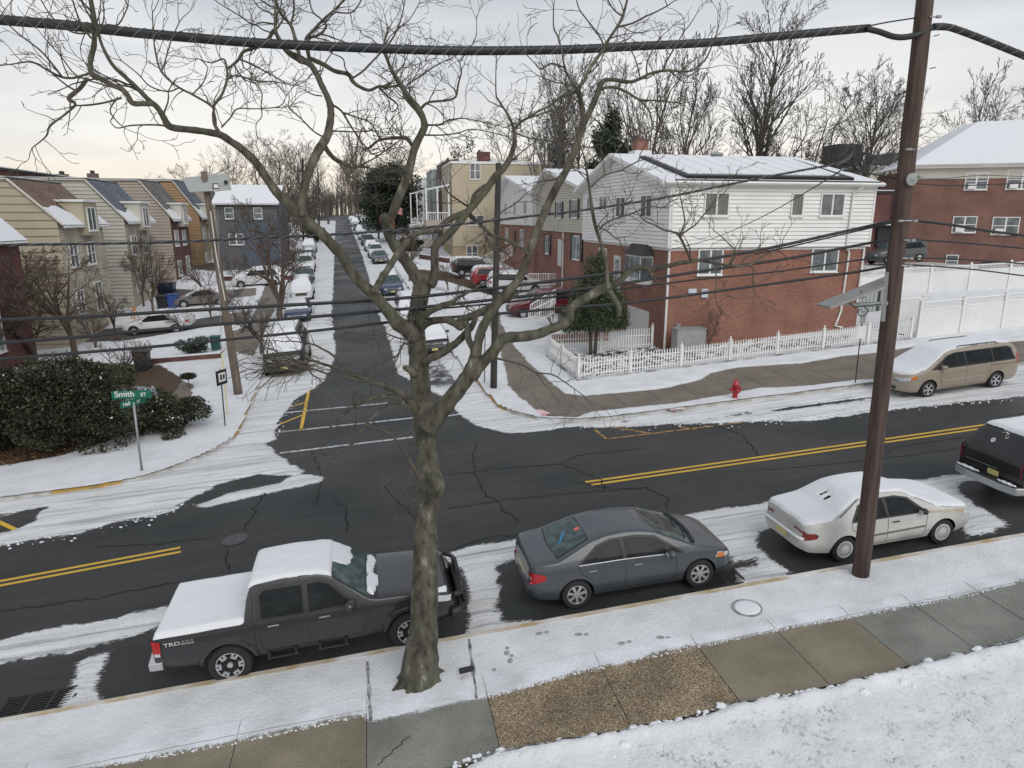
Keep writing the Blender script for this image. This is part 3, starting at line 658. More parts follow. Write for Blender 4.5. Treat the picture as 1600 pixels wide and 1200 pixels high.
    def snow(s, poly, thick=.05, parent=None, name='snow_cover', seed=1, hole=None, n=46, edge=.02):
        """snow lying on the upper surface inside the (x, u) polygon"""
        xs_ = np.linspace(min(p[0] for p in poly), max(p[0] for p in poly), n); us = np.linspace(min(p[1] for p in poly), max(p[1] for p in poly), n)
        X, U = np.meshgrid(xs_, us); Y = U*.75; d = sdist([(p[0], p[1]*.75) for p in poly], X, Y)+(fbm(X, Y, 6, seed, 3)-.5)*edge*2
        if hole: 
            for h in hole: d = np.minimum(d, -sdist([(p[0], p[1]*.75) for p in h], X, Y)+(fbm(X, Y, 16, seed+4, 3)-.5)*.07)
        mb = MB(); vs = []; nn = n
        for j in range(nn):
            for i in range(nn):
                dd = d[j, i]; p = s.pt_top(X[j, i], U[j, i]); t = max(0, min(1, dd/.07)); h = thick*math.sqrt(max(0, t*(2-t)))*(.85+.3*float(vnoise(X[j, i], U[j, i], 4, seed)))
                vs.append((p[0], p[1], p[2]+(h+.004 if dd > 0 else -.02)))
        fs = []
        for j in range(nn-1):
            for i in range(nn-1):
                q = (j*nn+i, j*nn+i+1, (j+1)*nn+i+1, (j+1)*nn+i)
                if max(d[j, i], d[j, i+1], d[j+1, i], d[j+1, i+1]) > 0: fs.append(q)
        mb.add(vs, fs); return mb.build(name, M['snow_car'], parent, smooth=True)
def wheel(parent, x, y, r, side, style='alloy7', width=.2, rim_mat=None, detail=True):
    Mx = Matrix.Rotation(math.pi/2*(-side), 4, 'X')      # outer face looks along side*Y
    mb = MB(); w = width
    mb.lathe([(r*.60, -w/2), (r*.93, -w/2), (r*.99, -w*.38), (r, -w*.2), (r, w*.2), (r*.99, w*.38), (r*.93, w/2), (r*.72, w/2+.004), (r*.66, w/2-.02), (r*.62, w*.2)], 30, Mx)
    t = mb.build('wheel', M['tyre'], parent, smooth=True); t.location = (x, y, r)
    es = t.modifiers.new('n', 'EDGE_SPLIT'); es.split_angle = math.radians(40)
    if not detail:
        mb = MB(); mb.lathe([(r*.6, w*.2), (r*.6, w*.44), (.01, w*.47)], 16, Mx); mb.build('rim', rim_mat or M['alloy'], t); return t
    back = MB(); back.lathe([(r*.64, w*.1), (r*.64, w*.13)], 24, Mx)
    R = MB()
    def ringm(r0, r1, z0, z1, n=36):
        R.lathe([(r0, z0), (r0, z1), (r1, z1), (r1, z0), (r0, z0)], n, Mx, cap=False)
    if style == 'cover':
        ringm(r*.55, r*.665, w*.30, w*.5); R.lathe([(r*.30, w*.3), (r*.30, w*.52), (.02, w*.56)], 24, Mx)
        for k in range(14):
            a = 2*math.pi*k/14; R.box(r*.28, -r*.052, w*.34, r*.57, r*.052, w*.5, Mx @ Matrix.Rotation(a, 4, 'Z'))
        rm = rim_mat or M['steelwheel']
    elif style == 'block6':
        ringm(r*.6, r*.64, w*.34, w*.46); R.lathe([(r*.13, w*.3), (r*.13, w*.46), (.02, w*.46)], 20, Mx)
        for k in range(6):
            a = 2*math.pi*k/6; Ma = Mx @ Matrix.Rotation(a, 4, 'Z')
            for da in (-.17, .17): R.box(r*.44, -r*.045, w*.36, r*.62, r*.045, w*.5, Ma @ Matrix.Rotation(da*1.05, 4, 'Z'))
            R.box(r*.38, -r*.14, w*.36, r*.47, r*.14, w*.5, Ma)
        rm = rim_mat or M['alloy']
    else:
        ns = 7 if style == 'alloy7' else 5
        ringm(r*.60, r*.66, w*.28, w*.48); R.lathe([(r*.16, w*.3), (r*.16, w*.42), (.02, w*.44)], 20, Mx)
        for k in range(ns):
            a = 2*math.pi*(k+.2)/ns; Ma = Mx @ Matrix.Rotation(a, 4, 'Z')
            R.prism([(r*.1, -r*.07), (r*.62, -r*(.10 if ns == 7 else .12)), (r*.62, r*(.10 if ns == 7 else .12)), (r*.1, r*.07)], w*.34, w*.44, Ma)
        rm = rim_mat or M['alloy']
    rim = R.build('rim', rm, t); back.build('brake_disc', M['blacktrim'], rim)
    return t
def text_mesh(txt, size, name, m, parent, Mx, depth_=.002, align='LEFT', bold=0.0):
    cu = bpy.data.curves.new(name, 'FONT'); cu.body = txt; cu.size = size; cu.extrude = depth_; cu.align_x = align; cu.offset = bold
    o = bpy.data.objects.new(name, cu); C.objects.link(o)
    dg = bpy.context.evaluated_depsgraph_get(); me = bpy.data.meshes.new_from_object(o.evaluated_get(dg)); bpy.data.objects.remove(o)
    me.materials.clear(); me.materials.append(m); me.transform(Mx)
    q = bpy.data.objects.new(name, me); C.objects.link(q); q.parent = parent
    return q
def set_car(root, axle_px, near_y_add, rev=False, rear_x=0):
    pass
def place_on_slope(root, X, Y, heading=0.0, z_off=0.0):
    """root origin on the road; the car pitches and rolls with the road"""
    e = .8; zx = (float(G(X+e, Y))-float(G(X-e, Y)))/(2*e); zy = (float(G(X, Y+e))-float(G(X, Y-e)))/(2*e)
    n = Vector((-zx, -zy, 1)).normalized(); f = Vector((math.cos(heading), math.sin(heading), 0)); f = (f-n*f.dot(n)).normalized(); l = n.cross(f)
    R = Matrix((f, l, n)).transposed().to_4x4(); R.translation = (X, Y, float(G(X, Y))+z_off)
    root.matrix_world = R
def mirror_part(parent, sh, x, z, side, m, s_=1.0, y_in=None):
    y = sh.W(x, z); mb = MB(); Mx = Matrix.Translation((x, side*(y+.11*s_), z)) @ Matrix.Diagonal((.09*s_, .11*s_, .075*s_, 1))
    mb.lathe([(.05, -1), (.7, -.8), (1, -.3), (1, .3), (.75, .85), (.1, 1)], 12, Mx)
    mb.box(x-.02, side*(y-.02) if side > 0 else side*(y+.06), z-.05, x+.05, side*(y+.06) if side > 0 else side*(y-.02), z-.02)
    o = mb.build('wing_mirror', m, parent, smooth=True)
    g_ = MB(); g_.quad((x-.092*s_, side*(y+.03), z-.05*s_), (x-.092*s_, side*(y+.19*s_), z-.05*s_), (x-.092*s_, side*(y+.19*s_), z+.05*s_), (x-.092*s_, side*(y+.03), z+.05*s_)); g_.build('mirror_glass', M['clear'], o)
def handle(parent, sh, x, z, side, m, L_=.17):
    y = sh.W(x, z)+.012; mb = MB(); mb.box(x-L_/2, side*y-.012, z-.014, x+L_/2, side*y+.012, z+.014); return mb.build('door_handle', m, parent, bevel=.008)
# ---- dark grey pickup -----------------------------------------------------
def make_pickup():
    root = empty('pickup_truck', (0, 0, 0), 0, 'dark grey double cab pickup with snow on cab roof and bed', 'pickup truck')
    L, W = 5.39, 1.89; ra = 1.21; wb = 3.235; wr = .385
    top = [(0, 1.02), (.02, 1.15), (1.60, 1.17), (1.63, 1.70), (1.78, 1.77), (2.3, 1.80), (2.9, 1.775), (3.12, 1.72), (3.78, 1.23), (3.9, 1.20), (4.5, 1.17), (5.0, 1.10), (5.22, 1.02), (5.33, .88), (5.39, .7)]
    sh = Shell(L, W, top, [(0, .55), (.25, .5), (1, .42), (4.4, .42), (5.1, .48), (5.39, .5)], [(0, 1.11), (1.6, 1.12), (3.6, 1.11), (3.9, 1.08), (5.39, .95)],
               [(0, .965), (.06, .985), (.2, 1), (5.0, .985), (5.2, .95), (5.33, .86), (5.39, .78)], tumble=.36, crown=.05, rear_off=[(0, 0), (.5, -.03), (.6, 0), (2, .0)])
    sh.body(PAINT['truck'], root, [ra, ra+wb], wr, step=.07)
    for sd in (-1, 1):
        bl = MB(); sh.patch('side', [(1.78, 1.13), (3.55, 1.13), (3.52, 1.2), (3.14, 1.60), (2.9, 1.68), (1.95, 1.69), (1.78, 1.6)], .004, sd, mb=bl); bl.build('window_trim', M['blacktrim'], root)
        wm = MB(); sh.patch('side', [(1.86, 1.18), (2.60, 1.16), (2.60, 1.62), (1.95, 1.63), (1.86, 1.55)], .010, sd, mb=wm)
        w1 = wm.build('side_window', M['glass'], root, smooth=True)
        wm = MB(); sh.patch('side', [(2.70, 1.16), (3.46, 1.18), (3.10, 1.55), (2.92, 1.62), (2.70, 1.62)], .010, sd, mb=wm); wm.build('side_window', M['glass'], root, smooth=True)
        mb = MB(); sh.seam([(1.72, .50), (1.70, .95), (1.74, 1.62)], sd, mb, .022); sh.seam([(2.64, .52), (2.645, 1.12)], sd, mb); sh.seam([(3.62, 1.1), (3.66, .8), (3.6, .55)], sd, mb); sh.seam([(1.80, 1.1), (1.80, .6), (1.9, .52), (3.6, .52)], sd, mb)
        sh.seam([(.02, 1.10), (1.6, 1.11)], sd, mb, .014); sh.seam([(.16, .6), (.16, 1.1)], sd, mb, .006); mb.build('panel_gap', M['blacktrim'], root)
        # flared arches
        for wx in (ra, ra+wb):
            mb = MB(); N_ = 18
            for k in range(N_):
                a0 = math.pi*(k/N_)*1.06-.1; a1 = math.pi*((k+1)/N_)*1.06-.1
                def pp(a, r, o_): x = wx+r*math.cos(a); z = wr+r*math.sin(a); return sh.pt_side(x, max(z, .44), sd, o_)
                mb.quad(pp(a0, wr*1.16, .03), pp(a1, wr*1.16, .03), pp(a1, wr*1.33, .028), pp(a0, wr*1.33, .028)); mb.quad(pp(a0, wr*1.33, .028), pp(a1, wr*1.33, .028), pp(a1, wr*1.38, .0), pp(a0, wr*1.38, .0))
            mb.build('wheel_arch', PAINT['truck'], root, smooth=True)
        tl = MB(); sh.patch('side', [(.005, .80), (.13, .80), (.15, 1.07), (.005, 1.1)], .012, sd, n=5, mb=tl); sh.patch('rear', [(sd*.78, .8), (sd*.905, .8), (sd*.905, 1.08), (sd*.78, 1.08)], .012, n=5, mb=tl); t = tl.build('tail_light', M['red'], root)
        c_ = MB(); sh.patch('side', [(.02, .80), (.12, .80), (.12, .86), (.02, .86)], .016, sd, n=4, mb=c_); c_.build('reversing_lens', M['clear'], t)
        hl = MB(); sh.patch('side', [(4.92, .93), (5.26, .86), (5.28, .97), (4.95, 1.04)], .010, sd, mb=hl); h_ = hl.build('headlight', M['clear'], root)
        a_ = MB(); sh.patch('side', [(4.86, .90), (5.0, .90), (5.0, .95), (4.88, .97)], .012, sd, mb=a_); a_.build('indicator', M['amber'], h_)
        handle(root, sh, 2.05, 1.02, sd, M['galv'], .2); handle(root, sh, 2.95, 1.02, sd, M['galv'], .2)
        mirror_part(root, sh, 3.42, 1.2, sd, PAINT['truck'], 1.25)
        mb = MB(); mb.box(1.85, sd*.90-.03, .34, 2.4, sd*.90+.03, .38); mb.box(1.87, sd*.90-.03, .38, 1.91, sd*.90+.0, .5); mb.box(2.34, sd*.90-.03, .38, 2.38, sd*.90+.0, .5); mb.build('side_step', M['blacktrim'], root)
        mb = MB(); mb.box(2.75, sd*.90-.03, .34, 3.3, sd*.90+.03, .38); mb.box(2.77, sd*.90-.03, .38, 2.81, sd*.90+.0, .5); mb.box(3.24, sd*.90-.03, .38, 3.28, sd*.90+.0, .5); mb.build('side_step', M['blacktrim'], root)
        for wx in (ra, ra+wb): wheel(root, wx, sd*(W/2-.10), wr, sd, 'block6', .25)
    ws = MB(); sh.patch('top', [(3.14, -.93), (3.74, -.95), (3.80, -.5), (3.82, 0), (3.80, .5), (3.74, .95), (3.14, .93)], .008, n=16, mb=ws); ws.build('windscreen', M['glass_teal'], root, smooth=True)
    cw = MB(); sh.patch('top', [(3.80, -.9), (3.93, -.9), (3.93, .9), (3.80, .9)], .012, mb=cw); cw.build('cowl', M['blacktrim'], root)
    gr = MB(); sh.patch('front', [(-.55, .62), (.55, .62), (.5, .95), (-.5, .95)], .01, mb=gr); gr.build('grille', M['blacktrim'], root)
    bb = MB()
    for sd in (-1, 1): bb.tube([(5.3, sd*.42, .45), (5.50, sd*.44, .6), (5.52, sd*.45, 1.0)], .035, 8)
    bb.tube([(5.52, -.45, 1.0), (5.52, .45, 1.0)], .035, 8); bb.tube([(5.34, -.85, .95), (5.52, -.7, .9), (5.54, -.62, .62), (5.52, .62, .62), (5.5, .72, .9), (5.34, .85, .95)], .05, 8); bb.tube([(5.25, -.93, .62), (5.48, -.78, .58), (5.5, .78, .58), (5.25, .93, .62)], .09, 8)
    bb.build('bull_bar', M['blacktrim'], root, smooth=True)
    rb = MB(); rb.prism([(-.12, -.93), (.12, -.95), (.12, .95), (-.12, .93), (-.16, .6), (-.16, -.6)], .52, .68); rb.build('rear_bumper', M['chrome'], root, bevel=.02)
    # snow: bed, roof, base of the windscreen
    def slab_snow(x0, x1, hw_, z0, z1, seed, nm='snow_cover', front_round=.06):
        mb = MB(); n = 40; vs = []; xs_ = np.linspace(x0, x1, n); ys_ = np.linspace(-hw_, hw_, n)
        for j in range(n):
            for i in range(n):
                e_ = min(xs_[i]-x0, x1-xs_[i], ys_[j]+hw_, hw_-ys_[j]); t = min(1, e_/front_round); zz = z0+(z1-z0)*math.sqrt(max(0, t*(2-t)))+(float(fbm(xs_[i], ys_[j], 1.8, seed, 3))-.5)*.03
                vs.append((xs_[i], ys_[j], zz))
        mb.add(vs, [(j*n+i, j*n+i+1, (j+1)*n+i+1, (j+1)*n+i) for j in range(n-1) for i in range(n-1)]); return mb.build(nm, M['snow_car'], root, smooth=True)
    slab_snow(.04, 1.60, .92, 1.125, 1.225, 3, front_round=.04)
    sh.snow([(1.66, -.98), (3.13, -.985), (3.16, 0), (3.13, .985), (1.66, .98)], .05, root, seed=7, edge=.01)
    sh.snow([(3.12, -.3), (3.42, -.1), (3.5, .4), (3.45, .9), (3.12, .95)], .02, root, seed=8, edge=.05)
    sh.snow([(3.74, -.8), (3.86, -.9), (3.95, -.4), (3.88, .1), (3.95, .5), (3.86, .85), (3.74, .8)], .06, root, seed=11, edge=.09)
    sh.snow([(4.98, -.98), (5.2, -.9), (5.22, -.7), (5.05, -.8)], .04, root, seed=12, edge=.03)
    # lettering on the near bed side
    y = -sh.W(.45, 1.0)-.012
    Rm = Matrix.Rotation(math.pi/2, 4, 'X')
    ltr = mat('lettering_grey', (.42, .43, .45), .4)
    ltd = mat('lettering_dark', (.17, .175, .18), .4)
    a = text_mesh('TRD', .115, 'lettering', ltr, root, Matrix.Translation((.20, y, .975)) @ Rm @ Matrix.Diagonal((1.25, .85, 1, 1)), bold=.003)
    text_mesh('4X4', .085, 'lettering', ltd, root, Matrix.Translation((.49, y, 1.005)) @ Rm @ Matrix.Diagonal((1.45, .85, 1, 1)), bold=.002)
    text_mesh('OFF ROAD', .038, 'lettering', ltr, root, Matrix.Translation((.49, y, .968)) @ Rm @ Matrix.Diagonal((1.2, .85, 1, 1)), bold=.0012)
    for o in list(root.children):
        o.location.x -= ra
    return root
def shift_children(root, dx):
    for o in list(bpy.data.objects):
        if o.parent == root: o.location.x -= dx
def make_sedan_grey():
    root = empty('sedan', (0, 0, 0), 0, 'dark grey sedan free of snow between the pickup and the white sedan', 'sedan')
    L, W = 4.50, 1.755; ra = .97; wb = 2.67; wr = .315
    top = [(0, .88), (.03, 1.03), (.12, 1.08), (.45, 1.09), (.62, 1.10), (1.35, 1.365), (1.7, 1.425), (2.1, 1.435), (2.5, 1.40), (2.75, 1.34), (3.62, .96), (3.75, .93), (4.1, .86), (4.3, .78), (4.42, .66), (4.5, .5)]
    sh = Shell(L, W, top, [(0, .38), (.2, .27), (.6, .22), (3.9, .2), (4.3, .2), (4.5, .28)], [(0, .92), (.5, .94), (1.5, .93), (3.2, .86), (3.7, .84), (4.2, .76), (4.5, .55)],
               [(0, .78), (.05, .86), (.15, .93), (.35, .98), (.7, 1), (3.6, 1), (4.0, .97), (4.25, .88), (4.4, .74), (4.5, .55)], tumble=.50, crown=.045, tuck=.09, rear_off=[(0, .02), (.45, 0), (.66, 0), (.72, .05), (.95, .05), (1.08, .03), (2, .03)])
    sh.body(PAINT['sedan_grey'], root, [ra, ra+wb], wr, step=.06)
    gl2 = M['glass']
    for sd in (-1, 1):
        bl = MB(); sh.patch('side', [(1.02, .945), (3.28, .865), (3.3, .9), (2.72, 1.27), (2.3, 1.335), (1.75, 1.34), (1.45, 1.27), (1.05, 1.0)], .004, sd, n=24, mb=bl); bl.build('window_trim', M['blacktrim'], root)
        for poly in ([(1.10, .985), (1.98, .955), (1.95, 1.31), (1.72, 1.305), (1.45, 1.235)], [(2.05, .95), (2.93, .92), (2.93, 1.09), (2.68, 1.24), (2.3, 1.30), (2.04, 1.31)], [(2.98, .915), (3.22, .905), (2.98, 1.06)]):
            wm = MB(); sh.patch('side', poly, .010, sd, mb=wm); wm.build('side_window', gl2, root, smooth=True)
        mb = MB(); sh.seam([(2.0, .3), (2.02, .94)], sd, mb); sh.seam([(3.12, .88), (3.1, .5), (3.02, .3), (1.3, .3)], sd, mb); sh.seam([(1.02, .95), (1.08, .78), (1.28, .62), (1.34, .45)], sd, mb); mb.build('panel_gap', M['blacktrim'], root)
        mb = MB(); sh.seam([(1.04, .958), (2.0, .945), (3.1, .895)], sd, mb, .016, .008); mb.build('chrome_strip', M['chrome'], root)
        tl = MB(); sh.patch('side', [(.02, .66), (.33, .74), (.36, .84), (.14, .9), (.02, .89)], .010, sd, mb=tl); sh.patch('rear', [(sd*.52, .70), (sd*.80, .66), (sd*.82, .86), (sd*.56, .86)], .012, mb=tl); t = tl.build('tail_light', M['red'], root, smooth=True)
        c_ = MB(); sh.patch('rear', [(sd*.64, .74), (sd*.75, .73), (sd*.75, .80), (sd*.64, .80)], .016, n=4, mb=c_); c_.build('reversing_lens', M['clear'], t)
        hl = MB(); sh.patch('side', [(3.98, .66), (4.34, .58), (4.36, .66), (4.05, .755)], .010, sd, mb=hl); h_ = hl.build('headlight', M['clear'], root)
        a_ = MB(); sh.patch('side', [(4.02, .64), (4.22, .60), (4.22, .70), (4.04, .735)], .014, sd, mb=a_); a_.build('indicator', M['amber'], h_)
        handle(root, sh, 1.32, .80, sd, M['galv']); handle(root, sh, 2.28, .79, sd, M['galv'])
        mirror_part(root, sh, 2.98, .93, sd, PAINT['sedan_grey'], 1.0)
        for wx in (ra, ra+wb): wheel(root, wx, sd*(W/2-.10), wr, sd, 'alloy7', .2)
    rw = MB(); sh.patch('top', [(.66, -.80), (.62, -.45), (.60, 0), (.62, .45), (.66, .80), (1.31, .76), (1.34, 0), (1.31, -.76)], .008, n=16, mb=rw); w_ = rw.build('rear_window', M['glass_teal'], root, smooth=True)
    rt = MB(); sh.patch('top', [(.62, -.85), (.57, 0), (.62, .85), (1.35, .81), (1.35, -.81)], .004, n=16, mb=rt); rt.build('window_trim', M['blacktrim'], root)
    st = MB(); sh.patch('top', [(1.20, -.12), (1.30, -.12), (1.30, .06), (1.20, .06)], .012, n=4, mb=st); st.build('parking_sticker', mat('red_sticker', (.6, .12, .1), .4), w_)
    bx = MB(); sh.patch('top', [(.78, -.30), (.83, -.30), (1.02, .12), (.96, .12)], .012, n=8, mb=bx); bx.build('blue_case', mat('blue_plastic', (.02, .2, .42), .4), w_)
    ws = MB(); sh.patch('top', [(2.78, -.92), (3.48, -.93), (3.58, -.5), (3.61, 0), (3.58, .5), (3.48, .93), (2.78, .92), (2.70, 0)], .008, n=18, mb=ws); ws.build('windscreen', M['glass_teal'], root, smooth=True)
    cw = MB(); sh.patch('top', [(3.50, -.86), (3.66, -.55), (3.70, 0), (3.66, .55), (3.50, .86), (3.58, .86), (3.80, .5), (3.84, 0), (3.80, -.5), (3.58, -.86)], .010, n=16, mb=cw)
    cwl = MB(); cwl.tube([sh.pt_top(3.5+.16*(1-u*u), u, .02) for u in np.linspace(-.85, .85, 12)], .05, 6); cwl.build('cowl', M['blacktrim'], root)
    mb = MB()
    for u0, u1 in ((.55, -.15), (-.1, -.75)): mb.tube([sh.pt_top(3.60-.1*abs(u0), u0, .03), sh.pt_top(3.50, (u0+u1)/2, .035), sh.pt_top(3.42, u1, .03)], .012, 5)
    mb.build('wiper', M['blacktrim'], root)
    mb = MB(); sh.patch('rear', [(-.3, .68), (.3, .68), (.3, .84), (-.3, .84)], .010, n=6, mb=mb); pl = mb.build('number_plate', M['plate'], root)
    mb = MB(); sh.patch('rear', [(-.6, .28), (.6, .28), (.6, .36), (-.6, .36)], .006, n=6, mb=mb); mb.build('rear_valance', M['blacktrim'], root)
    mb = MB(); sh.patch('front', [(-.5, .3), (.5, .3), (.45, .5), (-.45, .5)], .006, n=6, mb=mb); mb.build('grille', M['blacktrim'], root)
    shift_children(root, ra); return root
def make_sedan_white():
    root = empty('sedan', (0, 0, 0), 0, 'old dusty white sedan under snow behind the tall brown utility pole', 'sedan')
    L, W = 4.42, 1.695; ra = 1.0; wb = 2.465; wr = .295
    top = [(0, .82), (.03, .96), (.15, 1.00), (.72, 1.03), (.85, 1.05), (1.38, 1.33), (1.65, 1.375), (2.0, 1.385), (2.4, 1.355), (2.62, 1.30), (3.30, .97), (3.45, .94), (3.9, .87), (4.2, .79), (4.34, .68), (4.42, .5)]
    sh = Shell(L, W, top, [(0, .40), (.2, .30), (.6, .24), (3.9, .22), (4.42, .3)], [(0, .90), (.6, .90), (3.2, .87), (3.5, .85), (4.1, .76), (4.42, .6)],
               [(0, .74), (.05, .84), (.15, .92), (.35, .975), (.7, 1), (3.5, 1), (3.95, .975), (4.2, .90), (4.33, .78), (4.42, .58)], tumble=.50, crown=.045, tuck=.08, rear_off=[(0, .03), (.4, 0), (.62, 0), (.66, .06), (.95, .05), (2, .03)], front_off=[(0, 0), (.5, 0), (.56, .05), (2, .05)])
    pt = PAINT['sedan_white']
    sh.body(pt, root, [ra, ra+wb], wr, step=.06)
    for sd in (-1, 1):
        bl = MB(); sh.patch('side', [(1.14, .90), (2.98, .87), (3.0, .89), (2.60, 1.22), (2.3, 1.29), (1.65, 1.295), (1.35, 1.22), (1.15, .96)], .004, sd, n=24, mb=bl); bl.build('window_trim', M['blacktrim'], root)
        for poly in ([(1.20, .93), (2.0, .92), (1.98, 1.265), (1.68, 1.265), (1.40, 1.19)], [(2.06, .92), (2.90, .90), (2.55, 1.2), (2.28, 1.26), (2.05, 1.265)]):
            wm = MB(); sh.patch('side', poly, .010, sd, mb=wm); wm.build('side_window', M['glass'], root, smooth=True)
        mb = MB(); sh.seam([(2.02, .3), (2.03, .91)], sd, mb); sh.seam([(3.02, .88), (3.0, .5), (2.95, .3), (1.45, .3)], sd, mb); sh.seam([(1.13, .93), (1.15, .75), (1.35, .58), (1.42, .42)], sd, mb)
        sh.seam([(3.2, .4), (3.02, .42)], sd, mb); mb.build('panel_gap', M['blacktrim'], root)
        mb = MB(); sh.seam([(1.4, .53), (2.98, .545)], sd, mb, .04, .012); mb.build('rubbing_strip', mat('rubbing_strip', (.12, .115, .105), .6), root)
        tl = MB(); sh.patch('side', [(.05, .62), (.30, .66), (.34, .73), (.26, .78), (.05, .78)], .010, sd, mb=tl); sh.patch('rear', [(sd*.36, .70), (sd*.72, .60), (sd*.78, .62), (sd*.78, .80), (sd*.42, .85)], .012, mb=tl); t = tl.build('tail_light', mat('orange_red_lens', (.19, .02, .012), .25), root, smooth=True)
        c_ = MB(); sh.patch('rear', [(sd*.46, .75), (sd*.54, .73), (sd*.54, .78), (sd*.47, .79)], .016, n=4, mb=c_); c_.build('reversing_lens', M['clear'], t)
        hl = MB(); sh.patch('side', [(3.95, .66), (4.30, .60), (4.31, .70), (3.98, .76)], .010, sd, mb=hl); hl.build('headlight', M['clear'], root)
        rs = MB(); sh.patch('side', [(3.0, .86), (4.1, .72), (4.12, .76), (3.5, .845), (3.0, .90)], .006, sd, mb=rs)
        handle(root, sh, 1.50, .76, sd, M['blacktrim']); handle(root, sh, 2.22, .77, sd, M['blacktrim'])
        mirror_part(root, sh, 2.86, .93, sd, M['blacktrim'], .85)
        for wx in (ra, ra+wb): wheel(root, wx, sd*(W/2-.10), wr, sd, 'cover', .185)
    ds = MB(); sh.patch('side', [(3.05, .84), (4.15, .70), (4.15, .755), (3.05, .885)], .006, -1, mb=ds); ds.build('stained_wing_edge', mat('tan_dirt_stain', (.50, .49, .46), .8, col2=(.45, .33, .20), vscale=9), root)
    rt = MB(); sh.patch('top', [(.86, -.97), (.80, 0), (.86, .97), (1.42, .97), (1.42, -.97)], .004, n=16, mb=rt); rt.build('rear_window', M['glass'], root, smooth=True)
    ws = MB(); sh.patch('top', [(2.64, -.93), (3.28, -.93), (3.33, 0), (3.28, .93), (2.64, .93)], .006, n=14, mb=ws); ws.build('windscreen', M['glass'], root, smooth=True)
    hole = [[(1.02, -.12), (1.16, -.16), (1.17, -.05), (1.04, -.02)], [(1.05, .17), (1.17, .12), (1.18, .2), (1.07, .25)]]
    sh.snow([(.04, -.9), (.1, -.96), (.72, -.95), (.86, -.86), (1.40, -.87), (1.5, -.93), (2.0, -.90), (2.6, -.86), (2.7, -.97), (3.3, -.97), (4.1, -.96), (4.22, -.8), (4.24, 0), (4.22, .8), (4.1, .97), (.1, .97), (.04, .9)], .038, root, seed=21, n=90, edge=.015, hole=hole)
    bsn = MB(); bsn.tube([sh.pt_rear(y_, .64, .03) for y_ in np.linspace(-.72, .72, 14)], .035, 6); bsn.build('snow_cover', M['snow_car'], root, smooth=True)
    mb = MB(); sh.patch('rear', [(-.22, .47), (.22, .47), (.22, .62), (-.22, .62)], .012, n=6, mb=mb); mb.build('number_plate', M['plate'], root)
    shift_children(root, ra); return root
